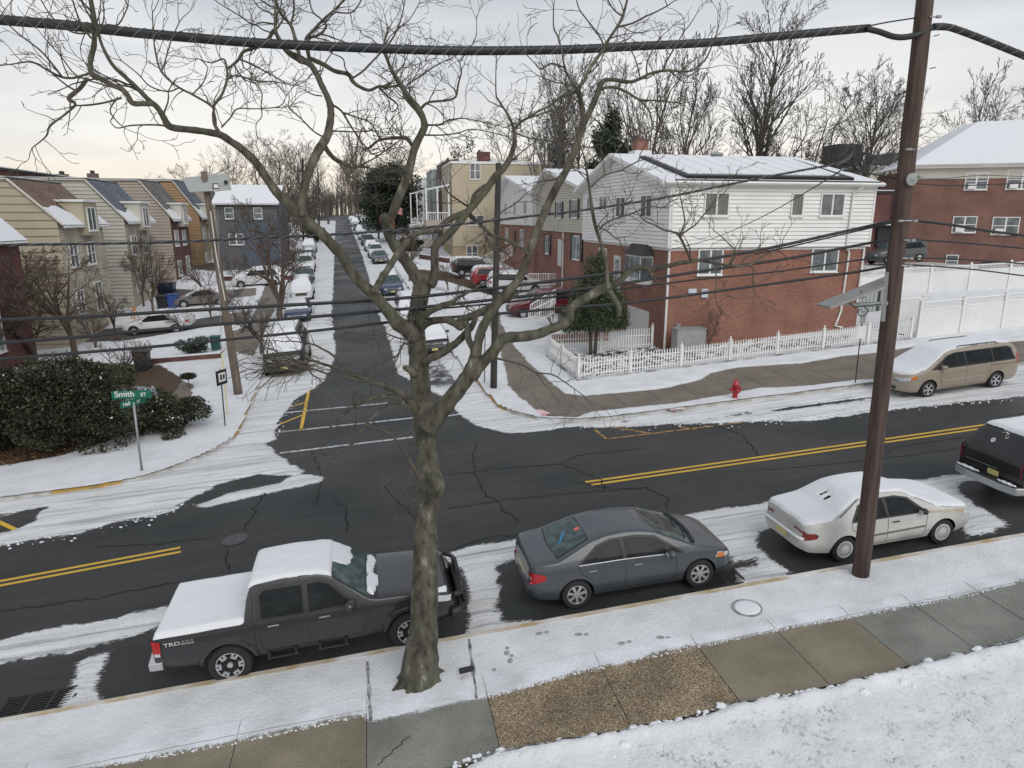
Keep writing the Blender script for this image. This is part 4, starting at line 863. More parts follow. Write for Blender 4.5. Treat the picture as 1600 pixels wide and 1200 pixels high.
def make_minivan():
    root = empty('minivan', (0, 0, 0), 0, 'tan minivan with snowy windscreen parked at the far kerb by the white fence', 'minivan')
    L, W = 5.11, 1.92; ra = 1.07; wb = 3.0; wr = .33
    top = [(0, 1.0), (.04, 1.2), (.16, 1.60), (.35, 1.72), (1.0, 1.76), (2.2, 1.76), (3.0, 1.70), (3.25, 1.63), (4.15, 1.13), (4.3, 1.08), (4.75, .96), (4.95, .85), (5.05, .68), (5.11, .5)]
    sh = Shell(L, W, top, [(0, .38), (.3, .28), (4.7, .25), (5.11, .32)], [(0, 1.05), (3.9, 1.0), (4.3, .96), (4.9, .8), (5.11, .65)],
               [(0, .86), (.06, .92), (.2, .97), (.5, 1), (4.2, 1), (4.6, .965), (4.85, .89), (5.0, .78), (5.11, .62)], tumble=.33, crown=.05, tuck=.08)
    pt = PAINT['van']
    sh.body(pt, root, [ra, ra+wb], wr, step=.07)
    for sd in (-1, 1):
        bl = MB(); sh.patch('side', [(.22, 1.08), (3.95, 1.04), (3.97, 1.08), (3.25, 1.50), (2.9, 1.58), (.55, 1.6), (.36, 1.52)], .004, sd, n=24, mb=bl); bl.build('window_trim', M['blacktrim'], root)
        for poly in ([(.30, 1.12), (1.22, 1.12), (1.22, 1.56), (.60, 1.56), (.42, 1.48)], [(1.30, 1.12), (2.42, 1.12), (2.42, 1.57), (1.30, 1.57)], [(2.50, 1.12), (3.45, 1.10), (3.45, 1.33), (3.15, 1.50), (2.85, 1.56), (2.50, 1.57)]):
            wm = MB(); sh.patch('side', poly, .010, sd, mb=wm); wm.build('side_window', M['glass'], root, smooth=True)
        mb = MB(); sh.seam([(2.46, .33), (2.46, 1.1)], sd, mb); sh.seam([(3.55, 1.05), (3.55, .6), (3.45, .33), (1.5, .33)], sd, mb); sh.seam([(1.35, 1.08), (1.38, .7), (1.52, .5), (1.55, .33)], sd, mb); sh.seam([(.1, .96), (1.35, .97)], sd, mb, .02); mb.build('panel_gap', M['blacktrim'], root)
        mb = MB(); sh.seam([(1.55, .62), (3.5, .62)], sd, mb, .03, .01); mb.build('rubbing_strip', mat('van_strip', (.42, .36, .29), .5), root)
        tl = MB(); sh.patch('side', [(.02, .9), (.16, .9), (.2, 1.25), (.08, 1.3)], .010, sd, mb=tl); tl.build('tail_light', M['red'], root)
        hl = MB(); sh.patch('side', [(4.55, .80), (4.98, .70), (5.0, .80), (4.62, .92)], .010, sd, mb=hl); sh.patch('front', [(sd*.45, .68), (sd*.80, .70), (sd*.80, .84), (sd*.48, .84)], .010, mb=hl); h_ = hl.build('headlight', M['clear'], root)
        a_ = MB(); sh.patch('side', [(4.55, .80), (4.80, .745), (4.80, .86), (4.62, .91)], .014, sd, mb=a_); a_.build('indicator', M['amber'], h_)
        handle(root, sh, 2.25, .93, sd, pt); handle(root, sh, 2.68, .93, sd, pt)
        mirror_part(root, sh, 3.55, 1.12, sd, pt, 1.1)
        rr = MB(); rr.tube([(.9, sd*.66, 1.73), (1.0, sd*.66, 1.78), (2.6, sd*.66, 1.79), (2.7, sd*.66, 1.74)], .018, 6); rr.build('roof_rail', M['blacktrim'], root)
        for wx in (ra, ra+wb): wheel(root, wx, sd*(W/2-.10), wr, sd, 'alloy5', .205)
    sh.snow([(.25, -.93), (3.1, -.93), (3.3, -.9), (4.15, -.92), (4.72, -.9), (4.86, -.6), (4.9, 0), (4.86, .6), (4.72, .95), (.25, .95)], .035, root, seed=31, n=90, edge=.02)
    mb = MB(); sh.patch('front', [(-.5, .36), (.5, .36), (.5, .48), (-.5, .48)], .01, n=6, mb=mb); mb.build('grille', M['blacktrim'], root)
    shift_children(root, ra+wb/2); return root
def make_suv_black():
    root = empty('suv', (0, 0, 0), 0, 'black suv with silver rear bumper at the right edge of the view', 'suv')
    L, W = 5.0, 1.96; ra = 1.1; wb = 2.95; wr = .37
    top = [(0, 1.1), (.05, 1.3), (.35, 1.78), (.55, 1.86), (2.8, 1.88), (3.2, 1.8), (3.9, 1.25), (4.6, 1.15), (4.9, .95), (5.0, .7)]
    sh = Shell(L, W, top, [(0, .5), (5, .45)], [(0, 1.12), (3.9, 1.12), (5, .95)], [(0, .93), (.05, .95), (.2, .985), (.5, 1), (4.6, .97), (4.9, .88), (5, .8)], tumble=.34, crown=.05)
    sh.body(PAINT['black'], root, [ra, ra+wb], wr, step=.08)
    for sd in (-1, 1):
        wm = MB(); sh.patch('side', [(.4, 1.2), (3.5, 1.2), (3.1, 1.65), (.7, 1.68)], .008, sd, n=20, mb=wm); wm.build('side_window', M['glass'], root, smooth=True)
        tl = MB(); sh.patch('side', [(.02, .92), (.14, .92), (.2, 1.32), (.07, 1.32)], .010, sd, mb=tl); sh.patch('rear', [(sd*.84, .92), (sd*.90, .92), (sd*.90, 1.3), (sd*.84, 1.3)], .010, n=4, mb=tl); tl.build('tail_light', mat('dark_red_lens', (.13, .008, .015), .3), root)
        for wx in (ra, ra+wb): wheel(root, wx, sd*(W/2-.1), wr, sd, 'alloy5', .24)
    rb = MB(); rb.prism([(-.14, -.9), (.1, -.97), (.1, .97), (-.14, .9), (-.2, .5), (-.2, -.5)], .52, .72); b_ = rb.build('rear_bumper', mat('silver_bumper', (.42, .43, .44), .35, metal=.6), root, bevel=.03)
    st = MB(); st.prism([(-.16, -.86), (.02, -.88), (.02, .88), (-.16, .86), (-.21, .5), (-.21, -.5)], .722, .735); st.build('bumper_step', M['blacktrim'], b_)
    sn = MB()
    for y0, y1 in ((-.85, -.35), (.2, .88)):
        n = 12; sn.tube([(-.10, y0+(y1-y0)*k/n, .745+.01*math.sin(k*1.7)) for k in range(n+1)], [.012+.05*math.sin(math.pi*(k+.3)/(n+.6))**.6 for k in range(n+1)], 8, squash=.5)
    sn.build('snow_cover', M['snow_car'], root, smooth=True)
    mb = MB(); sh.patch('rear', [(-.27, .76), (.05, .76), (.05, .9), (-.27, .9)], .012, n=6, mb=mb); mb.build('number_plate', M['plate'], root)
    mb = MB(); sh.patch('rear', [(-.2, .95), (.75, .95), (.75, .965), (-.2, .965)], .010, n=6, mb=mb); mb.build('tailgate_strip', M['galv'], root)
    # round sticker and small swoosh on the rear glass
    def on_top(x, u): return Vector(sh.pt_top(x, u, .014))
    c0 = on_top(.20, .22); e1 = (on_top(.26, .22)-on_top(.14, .22)).normalized(); e2 = (on_top(.2, .27)-on_top(.2, .17)).normalized()
    mb = MB(); mb.add([c0]+[c0+e1*.06*math.cos(a)+e2*.06*math.sin(a) for a in np.linspace(0, 2*math.pi, 21)[:-1]], [(0, k, k % 20+1) for k in range(1, 21)])
    sw = mb.build('round_sticker', M['white_paint'], root)
    nn = e1.cross(e2); mb = MB(); mb.add([c0+nn*.004*(1 if nn.z > 0 else -1)+e1*.03*math.cos(a)*(1 if k % 2 else .45)+e2*.03*math.sin(a)*(1 if k % 2 else .45) for k, a in enumerate(np.linspace(0, 2*math.pi, 9)[:-1])], [tuple(range(8))]); mb.build('sticker_print', M['blacktrim'], sw)
    mb = MB(); mb.tube([on_top(.33+.03*math.sin(t*3), .10-.22*t) for t in np.linspace(0, 1, 9)], .012, 5, squash=.4); mb.tube([on_top(.32+.05*math.cos(a), -.12+.05*math.sin(a)) for a in np.linspace(0, 4.5, 9)], .010, 5, squash=.4); mb.build('swoosh_sticker', M['white_paint'], root)
    sh.snow([(.42, -.94), (3.1, -.94), (3.1, .94), (.42, .94)], .06, root, seed=41, n=50)
    rl = MB()
    for sd in (-1, 1): rl.tube([(.8, sd*.68, 1.86), (.9, sd*.68, 1.95), (2.8, sd*.68, 1.95), (2.9, sd*.68, 1.86)], .018, 6)
    rl.build('roof_rail', M['blacktrim'], root)
    shift_children(root, ra); return root
def put_near(root, px_rear, W, heading=0.0, dx=0, dy=0):
    p = gpt(*px_rear); Y = p.y+W/2-.03
    place_on_slope(root, p.x+dx, Y+dy, heading, .03 if False else 0)
pk = make_pickup(); put_near(pk, (365, 1066), 1.89, math.radians(.6))
cv = make_sedan_grey(); put_near(cv, (903, 950), 1.755, math.radians(-.5))
co_ = make_sedan_white(); put_near(co_, (1318, 877), 1.695, math.radians(.3))
sv = make_suv_black(); place_on_slope(sv, 16.05, 13.35, math.radians(-1))
va = make_minivan(); a_ = gpt(1447, 622); b_ = gpt(1555, 606); place_on_slope(va, (a_.x+b_.x)/2, (a_.y+b_.y)/2+.93, math.pi+math.radians(.5))
# ------------------------------------------------------------------ the plane tree in front: limbs measured on the photograph, twigs grown from them
def bark_plane():
    m = bpy.data.materials.new('plane_bark'); m.use_nodes = True; N, L = nodes(m); b = N['Principled BSDF']; tc = N.new('ShaderNodeTexCoord')
    a = _noise(N, L, tc, 5.5, 5, .55, (1.5, 1.5, .6)); r = _ramp(N, L, a.outputs['Fac'], [(.40, (.050, .045, .034)), (.43, (.088, .082, .060)), (.55, (.108, .102, .076)), (.575, (.135, .13, .10)), (.66, (.15, .145, .112)), (.675, (.30, .29, .225))])
    c = _noise(N, L, tc, 2.6, 5, .6, (1, 1, .5)); r2 = _ramp(N, L, c.outputs['Fac'], [(.35, (.50, .50, .49)), (.6, (.92, .92, .91))])
    m1 = N.new('ShaderNodeMix'); m1.data_type = 'RGBA'; m1.blend_type = 'MULTIPLY'; m1.inputs[0].default_value = 1; L.new(r.outputs[0], m1.inputs[6]); L.new(r2.outputs[0], m1.inputs[7])
    g = _noise(N, L, tc, .9, 3); rg = N.new('ShaderNodeMapRange'); rg.inputs[1].default_value = .5; rg.inputs[2].default_value = .7; rg.inputs[4].default_value = .45; L.new(g.outputs['Fac'], rg.inputs[0])
    m2 = N.new('ShaderNodeMix'); m2.data_type = 'RGBA'; L.new(rg.outputs[0], m2.inputs[0]); L.new(m1.outputs[2], m2.inputs[6]); m2.inputs[7].default_value = (.075, .08, .04, 1)
    L.new(m2.outputs[2], b.inputs['Base Color']); b.inputs['Roughness'].default_value = .85
    bp = N.new('ShaderNodeBump'); bp.inputs['Strength'].default_value = .35; bp.inputs['Distance'].default_value = .012; L.new(a.outputs['Fac'], bp.inputs['Height']); L.new(bp.outputs[0], b.inputs['Normal'])
    return m
M['bark_plane'] = bark_plane()
M['twig'] = mat('plane_twig', (.06, .052, .042), .9, col2=(.10, .086, .068), vscale=3)
M['bark_far'] = mat('far_bark', (.075, .067, .06), .95, col2=(.11, .10, .09), vscale=1)
M['bark_brown'] = mat('brown_bark', (.085, .063, .048), .95, col2=(.125, .095, .075), vscale=1)
M['bark_grey'] = mat('grey_bark', (.11, .104, .10), .95, col2=(.15, .143, .137), vscale=1)
TREE_Y = 10.55
LIMBS = dict(
 trunk=(10.45, 11.75, [(657, 1070, 66), (659, 1045, 60), (661, 1010, 52), (663, 950, 47), (665, 850, 41), (668, 790, 39), (672, 768, 43), (672, 752, 42), (669, 725, 37), (667, 690, 36), (663, 660, 37), (659, 620, 34), (655, 580, 34), (653, 550, 32), (651, 528, 31)]),
 C=(11.75, 12.1, [(651, 532, 30), (650, 500, 28), (655, 470, 29), (660, 448, 30), (668, 432, 24)]),
 C1=(12.0, 12.9, [(662, 452, 24), (652, 435, 21), (637, 412, 20), (622, 392, 18), (609, 371, 16), (604, 352, 16), (611, 340, 15), (622, 311, 15), (637, 274, 14), (648, 231, 13), (661, 204, 12), (663, 193, 12), (656, 172, 9), (645, 158, 8), (631, 141, 8), (620, 124, 7), (609, 103, 6), (605, 90, 5), (600, 70, 3.5), (605, 48, 2.5)]),
 C1b=(12.7, 12.2, [(657, 171, 4.5), (669, 160, 4), (697, 157, 3.5), (712, 151, 3.5), (716, 131, 3), (721, 112, 2.5), (719, 96, 2), (731, 80, 2), (744, 56, 1.5), (744, 28, 1)]),
 C1c=(12.8, 13.3, [(609, 103, 4), (601, 80, 4), (612, 62, 3), (620, 47, 3), (628, 25, 2), (634, -6, 2)]),
 C1e=(12.7, 13, [(663, 190, 6), (650, 172, 5), (633, 152, 5), (631, 141, 4)]),
 C1d=(12.5, 13.4, [(643, 226, 6), (635, 216, 6), (614, 216, 5), (592, 219, 4), (577, 231, 4), (567, 233, 3)]),
 C1f=(12.6, 11.8, [(663, 195, 3.5), (686, 195, 3), (701, 188, 2.5), (726, 185, 2), (760, 192, 1.5), (790, 199, 1.2)]),
 C1g=(12.6, 13.4, [(659, 211, 3), (690, 211, 2.6), (715, 208, 2.2), (740, 202, 1.8), (790, 212, 1.2)]),
 C1h=(12.8, 13.6, [(636, 132, 3), (655, 120, 2.6), (672, 108, 2.2), (694, 96, 1.5)]),
 C2=(11.9, 13.2, [(672, 446, 16), (679, 435, 15), (679, 405, 14), (681, 384, 14), (696, 371, 13), (714, 352, 12), (735, 326, 12), (757, 300, 12), (774, 276, 12), (789, 260, 11), (798, 244, 9), (804, 222, 8), (803, 202, 6), (795, 182, 4), (780, 158, 3.5), (775, 146, 2.5), (775, 100, 1.5)]),
 C2b=(13.0, 13.6, [(803, 203, 4), (818, 188, 3.5), (845, 178, 3), (870, 170, 2.5), (887, 160, 2)]),
 C2c=(13.0, 12.4, [(799, 205, 3), (825, 215, 2.4), (860, 220, 2), (890, 226, 1.5)]),
 C2d=(12.9, 13.8, [(790, 258, 3), (812, 240, 2), (835, 222, 1.6)]),
 A=(11.5, 9.9, [(650, 530, 28), (637, 515, 26), (622, 506, 25), (609, 489, 21), (596, 474, 20), (583, 459, 19), (564, 442, 18), (549, 424, 18), (534, 399, 18), (522, 386, 18), (502, 364, 17), (484, 350, 18), (470, 337, 19), (449, 319, 16), (432, 300, 15), (417, 279, 14), (399, 253, 14), (378, 233, 13), (362, 222, 12), (345, 211, 12), (322, 206, 11), (300, 203, 11), (272, 200, 11), (262, 195, 12), (256, 184, 10), (246, 168, 9), (230, 154, 8), (212, 135, 7), (193, 118, 6.5), (175, 100, 6), (160, 72, 5), (152, 45, 5), (146, 12, 4), (142, -12, 3)]),
 A1=(10.05, 9.6, [(240, 162, 8), (225, 162, 8), (207, 161, 8.5), (200, 150, 8), (190, 139, 8.5), (175, 133, 8), (160, 124, 8.5), (146, 118, 9), (141, 108, 8), (142, 92, 8), (147, 70, 8), (147, 45, 7), (143, 12, 6), (137, -22, 5)]),
 A1b=(9.7, 9.1, [(138, 115, 4), (125, 119, 4), (112, 122, 4), (95, 120, 4), (75, 110, 3.2), (50, 97, 3), (20, 100, 2.2), (-10, 104, 1.2)]),
 A1c=(9.7, 9.9, [(137, 122, 6), (125, 138, 6), (107, 154, 6.5), (118, 163, 4), (100, 180, 3.4), (78, 197, 3.2), (72, 213, 2.4), (50, 231, 1.6)]),
 A1d=(9.9, 10.1, [(190, 153, 3.2), (165, 160, 3), (140, 164, 3), (118, 165, 2.4)]),
 A1e=(9.5, 9.0, [(97, 120, 3.2), (80, 98, 3), (62, 78, 2.6), (28, 52, 2.2), (0, 26, 1.6)]),
 A1f=(9.6, 9.4, [(143, 60, 3.5), (128, 40, 3), (118, 15, 2.4), (110, -12, 2)]),
 A1g=(9.6, 9.2, [(146, 62, 3.4), (165, 40, 3), (185, 38, 2.4), (200, 10, 2)]),
 A1h=(9.7, 10, [(147, 50, 3.6), (120, 52, 3), (95, 40, 2.4), (75, 18, 2), (60, -8, 1.6)]),
 A1i=(9.8, 9.3, [(186, 139, 2.6), (160, 132, 2.4), (120, 118, 2.2), (95, 88, 2), (70, 60, 1.6)]),
 A1j=(10, 10.3, [(184, 152, 2.4), (172, 172, 2), (183, 190, 1.8), (195, 200, 1.3)]),
 A2=(10.3, 10.8, [(346, 211, 5), (336, 196, 5.5), (333, 180, 4), (332, 167, 4), (305, 150, 3.6), (277, 135, 3.5), (252, 112, 3), (243, 82, 2.6), (240, 57, 2.2), (238, 20, 1.6)]),
 A2b=(10.6, 11.1, [(252, 113, 2.5), (258, 95, 2.2), (268, 62, 2), (280, 35, 1.6)]),
 A2c=(10.5, 10.2, [(280, 137, 2.4), (262, 143, 2.4), (235, 135, 2.2), (215, 115, 2), (190, 95, 1.6)]),
 A2d=(10.4, 10.9, [(300, 148, 2.2), (318, 128, 2), (325, 105, 1.5)]),
 A3=(10.5, 11, [(333, 166, 4), (347, 147, 4), (355, 122, 3.6), (353, 100, 3.5), (348, 92, 2.6), (330, 98, 2), (310, 92, 1.5)]),
 A3b=(10.8, 11.4, [(355, 124, 3), (370, 118, 2.8), (400, 126, 2.5), (430, 128, 2), (455, 133, 1.4)]),
 A3c=(10.8, 10.5, [(354, 118, 2.6), (385, 122, 2.2), (408, 142, 2), (408, 165, 1.8), (409, 182, 1.6), (400, 195, 1.4), (402, 215, 1.2)]),
 A4=(10.2, 9.9, [(262, 197, 3.4), (240, 195, 3), (205, 196, 2.6), (183, 200, 2), (172, 190, 1.4)]),
 A5=(10.4, 10.7, [(346, 199, 3), (360, 184, 2.6), (371, 170, 2.4), (400, 170, 2), (437, 166, 1.8), (447, 150, 1.4)]),
 B=(10.7, 11.7, [(472, 338, 15), (471, 322, 14), (474, 300, 14), (480, 275, 14), (490, 250, 15), (500, 231, 15), (511, 213, 14), (515, 196, 13), (517, 180, 12), (516, 165, 12), (510, 148, 10), (502, 132, 10), (495, 116, 10), (484, 100, 10), (470, 93, 13), (458, 86, 10), (447, 79, 8), (439, 66, 7), (431, 49, 6), (430, 25, 4.5), (431, -8, 3.5)]),
 B1=(11.5, 11.9, [(468, 90, 7), (465, 75, 6), (461, 60, 6), (454, 39, 5), (437, 19, 4), (430, -4, 3)]),
 B1b=(11.7, 12, [(454, 39, 4), (459, 19, 3.4), (459, -8, 3)]),
 B2=(11.5, 11.2, [(484, 96, 7), (481, 80, 6), (478, 62, 5.5), (488, 49, 4.5), (506, 30, 4), (525, 13, 3.4), (542, -4, 3)]),
 B2b=(11.4, 11.8, [(478, 60, 4.5), (499, 54, 4.5), (510, 40, 3.4), (502, 30, 3), (488, 17, 2.4), (483, -6, 2)]),
 B2c=(11.4, 11, [(520, 18, 2.6), (533, 20, 2.4), (552, 18, 2.2), (568, -6, 2)]),
 B3=(11.5, 12.1, [(486, 92, 7), (506, 101, 7), (523, 111, 6.5), (544, 116, 6.5), (551, 127, 6.5), (561, 135, 5.5), (577, 141, 5), (592, 135, 4.5), (607, 136, 4), (622, 133, 3.5)]),
 B3b=(11.8, 12.4, [(551, 122, 3.6), (566, 112, 3.4), (579, 99, 3.2), (597, 80, 3), (612, 62, 2.8), (622, 46, 2), (640, 30, 1.6), (655, 5, 1.3)]),
 B3c=(11.8, 11.3, [(552, 121, 2.6), (540, 108, 2.2), (536, 92, 2), (520, 84, 1.6)]),
 B3d=(11.9, 12.6, [(592, 136, 3), (605, 150, 2.6), (622, 165, 2.2), (612, 175, 1.8), (608, 160, 1.4)]),
 B4=(11.2, 11.8, [(508, 230, 8), (515, 240, 7.5), (524, 249, 7), (536, 255, 6.5), (549, 261, 5), (562, 260, 4), (575, 262, 3)]),
 B4b=(11.6, 12.2, [(545, 258, 3), (555, 240, 2.6), (560, 218, 2.2), (566, 200, 2), (570, 205, 1.5)]),
 B4c=(11.5, 11.2, [(530, 252, 3), (540, 270, 2.4), (560, 282, 2), (585, 285, 1.6)]),
 B4d=(11.6, 12.4, [(556, 262, 3), (580, 250, 2.6), (603, 235, 2.4), (622, 222, 2)]),
 B5=(11.3, 11.9, [(520, 164, 3.4), (534, 174, 3.2), (547, 195, 3), (560, 215, 2.4), (580, 240, 2)]),
 B5b=(11.6, 12.2, [(536, 176, 2.6), (560, 184, 2.4), (580, 193, 2.2), (592, 215, 2), (600, 232, 1.6)]),
 B5c=(11.4, 11.2, [(514, 205, 3), (530, 205, 2.6), (555, 206, 2.4), (580, 204, 2)]),
 B6=(11.2, 10.8, [(509, 216, 2.6), (490, 205, 2.4), (470, 185, 2.2), (452, 170, 1.8)]),
 B7=(11.4, 11.1, [(503, 150, 2.2), (490, 148, 2), (477, 142, 1.5)]),
 B8=(11.6, 12, [(434, 60, 5), (428, 47, 6), (420, 60, 6), (405, 72, 6), (390, 77, 5.5), (379, 82, 5.5), (372, 94, 5), (360, 104, 4), (354, 108, 3.4)]),
 B8b=(11.8, 11.3, [(373, 92, 3.4), (395, 101, 2.8), (415, 112, 2.4), (437, 124, 2), (450, 130, 1.4)]),
 B9=(11.6, 12, [(433, 45, 3), (445, 20, 2.6), (420, 8, 2.4), (400, -6, 2)]),
 B10=(11.6, 11.1, [(430, 38, 2.8), (410, 35, 2.4), (395, 38, 2.2), (375, 25, 2), (350, 10, 1.6), (330, -4, 1.3)]),
 E=(11.1, 12.9, [(584, 458, 13), (590, 446, 12), (598, 433, 12), (609, 416, 11), (622, 396, 11), (637, 376, 10), (656, 363, 10), (681, 360, 10), (696, 347, 10), (712, 338, 11), (730, 331, 12), (737, 318, 8), (741, 305, 7), (754, 292, 6), (769, 285, 5), (782, 270, 3)]),
 E2=(12.7, 12.2, [(731, 333, 9), (742, 343, 7), (752, 352, 6), (769, 368, 5.5), (790, 374, 5), (810, 384, 4.5), (828, 394, 4)]),
 E3=(12.6, 11.9, [(735, 325, 3.4), (715, 312, 3), (700, 300, 2.4), (690, 280, 2)]),
 E4=(12.5, 13, [(740, 342, 3), (765, 345, 2.6), (785, 330, 2.2), (805, 318, 2), (825, 300, 1.5)]),
 E5=(12.4, 12, [(760, 358, 3), (765, 385, 2.4), (790, 395, 2), (800, 410, 1.6)]),
 D=(10.95, 10.6, [(668, 668, 36), (680, 652, 32), (701, 627, 28), (720, 604, 26), (735, 581, 25), (742, 562, 22), (744, 548, 19)]),
 D1=(10.6, 10.9, [(743, 555, 13), (738, 541, 12), (732, 530, 11), (731, 515, 11), (727, 502, 11)]),
 D2=(10.55, 10.0, [(744, 556, 17), (747, 536, 16), (752, 517, 16), (762, 497, 15), (776, 476, 15), (792, 458, 15), (808, 440, 14), (820, 415, 13), (831, 384, 12.5), (842, 354, 13), (856, 320, 13), (872, 288, 13), (887, 262, 12), (899, 232, 12), (910, 199, 11), (921, 176, 10), (932, 150, 10), (940, 130, 9), (947, 125, 7), (961, 125, 6.5), (983, 128, 6), (998, 124, 5.5), (1019, 114, 5), (1045, 110, 4.2), (1079, 111, 3.2), (1101, 94, 3), (1113, 70, 2.2), (1122, 45, 1.5)]),
 D2b=(10.1, 9.7, [(909, 196, 9), (910, 178, 8.5), (907, 156, 8), (903, 140, 7.5), (908, 132, 6), (914, 124, 5.5), (921, 107, 5), (940, 81, 5), (951, 62, 4.5), (966, 39, 4.2), (974, 22, 4), (981, -4, 3.4)]),
 D2b2=(9.8, 9.5, [(966, 42, 3.4), (989, 36, 3), (1008, 26, 2.6), (1022, 20, 2.4), (1043, 9, 2)]),
 D2b3=(9.8, 10.2, [(972, 25, 2.6), (958, 14, 2.2), (948, -4, 2)]),
 D2b4=(9.9, 10.3, [(943, 77, 3), (941, 65, 2.6), (932, 50, 2.5), (918, 32, 2.2), (905, 14, 2), (900, -4, 1.6)]),
 D2c=(10.1, 10.6, [(902, 141, 5), (893, 127, 4), (884, 112, 3.6), (880, 95, 3.2), (878, 80, 3), (872, 58, 2.6), (865, 42, 2.2), (865, 12, 1.6)]),
 D2c2=(10.4, 10.8, [(882, 106, 3), (862, 99, 2.6), (845, 108, 2.2), (835, 98, 1.8), (822, 85, 1.4)]),
 D2d=(10.1, 10.7, [(903, 141, 5), (892, 147, 5), (882, 149, 4.4), (870, 156, 4), (863, 163, 3.6), (845, 172, 3.2), (831, 180, 3), (812, 190, 2.4)]),
 D2e=(10, 9.7, [(939, 139, 5), (952, 136, 5), (966, 138, 4.6), (983, 146, 4.4), (1000, 156, 3.6), (1025, 157, 2.8), (1054, 160, 2)]),
 D2f=(10, 10.4, [(1034, 112, 3.4), (1045, 90, 2.8), (1058, 68, 2.4), (1069, 49, 2)]),
 D2g=(10, 10.5, [(1000, 122, 2.6), (995, 100, 2.4), (988, 82, 2), (975, 60, 1.6)]),
 D2h=(10, 9.6, [(1000, 156, 3), (1015, 175, 2.6), (1020, 200, 2.2)]),
 D2i=(10.2, 10.7, [(883, 268, 3), (868, 280, 2.6), (850, 282, 2)]),
 D3=(10.3, 10.8, [(826, 398, 4), (815, 388, 3.6), (795, 382, 3.4), (778, 388, 3), (765, 380, 2.2)]),
 F=(11.6, 10.8, [(651, 522, 14), (655, 508, 13), (660, 498, 12), (673, 486, 11), (690, 478, 11), (705, 473, 9), (716, 465, 6), (735, 455, 4), (760, 440, 2.6)]),
 F2=(11.6, 10.5, [(653, 520, 12), (662, 510, 11), (671, 504, 11), (685, 501, 11), (699, 500, 12), (713, 505, 14), (722, 500, 13), (739, 493, 13), (752, 487, 12), (765, 480, 12), (780, 473, 11), (795, 466, 10), (808, 459, 9)]),
 F3=(11.0, 10.7, [(714, 508, 12), (720, 512, 11), (722, 505, 8)]),
 G=(11.4, 10.9, [(664, 566, 16), (670, 560, 14), (682, 556, 14), (692, 551, 13), (703, 543, 13), (714, 535, 12), (724, 525, 12), (735, 513, 11), (742, 500, 9), (745, 488, 7)]),
 H=(10.65, 9.6, [(738, 590, 20), (744, 580, 20), (754, 566, 20), (769, 552, 20), (776, 541, 19), (784, 531, 19), (795, 527, 18), (815, 526, 18), (840, 522, 17), (858, 515, 16), (874, 509, 16), (886, 503, 16), (891, 494, 15), (891, 484, 15), (900, 475, 15), (912, 468, 15), (924, 461, 15), (936, 453, 16), (948, 450, 16), (958, 446, 13), (968, 439, 11), (982, 425, 10), (994, 418, 10), (1005, 419, 9), (1018, 422, 9), (1030, 419, 8), (1046, 415, 7.5), (1062, 411, 7), (1080, 408, 6.5), (1099, 407, 6), (1125, 413, 5), (1159, 416, 4), (1180, 410, 3.6), (1195, 398, 3), (1215, 392, 2)]),
 H1=(9.95, 9.5, [(950, 452, 8), (948, 435, 7), (947, 412, 6.5), (943, 395, 6), (939, 379, 6), (930, 352, 5.5), (924, 319, 5), (921, 295, 4), (917, 268, 3.4), (912, 242, 2.4), (903, 222, 1.8)]),
 H1b=(9.7, 9.4, [(936, 359, 3.8), (945, 350, 3.4), (958, 343, 3.2), (986, 334, 2.8), (1014, 323, 2.4), (1035, 324, 2), (1048, 315, 1.6)]),
 H1c=(9.6, 9.8, [(924, 292, 3.2), (936, 280, 3), (949, 272, 3), (970, 266, 2.6), (985, 258, 2.2), (999, 251, 1.8)]),
 H1d=(9.7, 10.1, [(931, 352, 2.4), (950, 362, 2.2), (962, 372, 2), (975, 370, 1.4)]),
 H2=(9.7, 9.4, [(1080, 407, 4.4), (1072, 390, 4), (1061, 368, 4), (1050, 362, 3.2), (1037, 359, 3), (1022, 351, 2.4), (1009, 346, 2), (998, 335, 1.4)]),
 H2b=(9.5, 9.7, [(1061, 369, 3.4), (1066, 358, 3), (1070, 347, 2.8), (1068, 332, 2.2), (1065, 317, 1.8)]),
 H2c=(9.5, 9.2, [(1061, 369, 3.2), (1075, 359, 2.8), (1087, 351, 2.4), (1100, 335, 2), (1118, 312, 1.5)]),
 H2d=(9.6, 9.2, [(1140, 414, 3), (1150, 395, 2.4), (1140, 382, 2), (1130, 372, 1.6), (1115, 360, 1.2)]),
 H2e=(9.6, 9.3, [(1165, 414, 2.6), (1178, 420, 2), (1175, 440, 1.8), (1180, 462, 1.3)]),
 H3=(9.9, 9.7, [(952, 455, 9), (958, 464, 9), (964, 474, 8.5), (968, 486, 7.5), (966, 494, 4)]),
 H4=(10.1, 9.8, [(776, 560, 4), (798, 565, 3.4), (820, 572, 3.2), (836, 582, 2.8), (862, 585, 2.4), (881, 596, 2), (912, 618, 1.4)]),
 H5=(10.1, 9.9, [(838, 583, 2), (845, 592, 1.6), (852, 603, 1.3)]),
 H6=(9.8, 9.5, [(1012, 420, 4), (1018, 432, 3.4), (1027, 440, 2.4)]),
 J=(10.9, 9.9, [(650, 640, 18), (641, 627, 15), (631, 618, 12), (620, 611, 11), (602, 603, 10), (581, 596, 9), (565, 590, 8), (552, 585, 7), (540, 580, 6), (527, 575, 5.4), (505, 569, 4.6), (490, 564, 4), (470, 566, 3.4), (440, 570, 2.8), (418, 556, 2)]),
 J2=(10.1, 9.6, [(569, 596, 5), (555, 593, 4.6), (539, 590, 4.2), (512, 584, 3.8), (484, 575, 3.4), (450, 570, 2.6), (420, 572, 2)]),
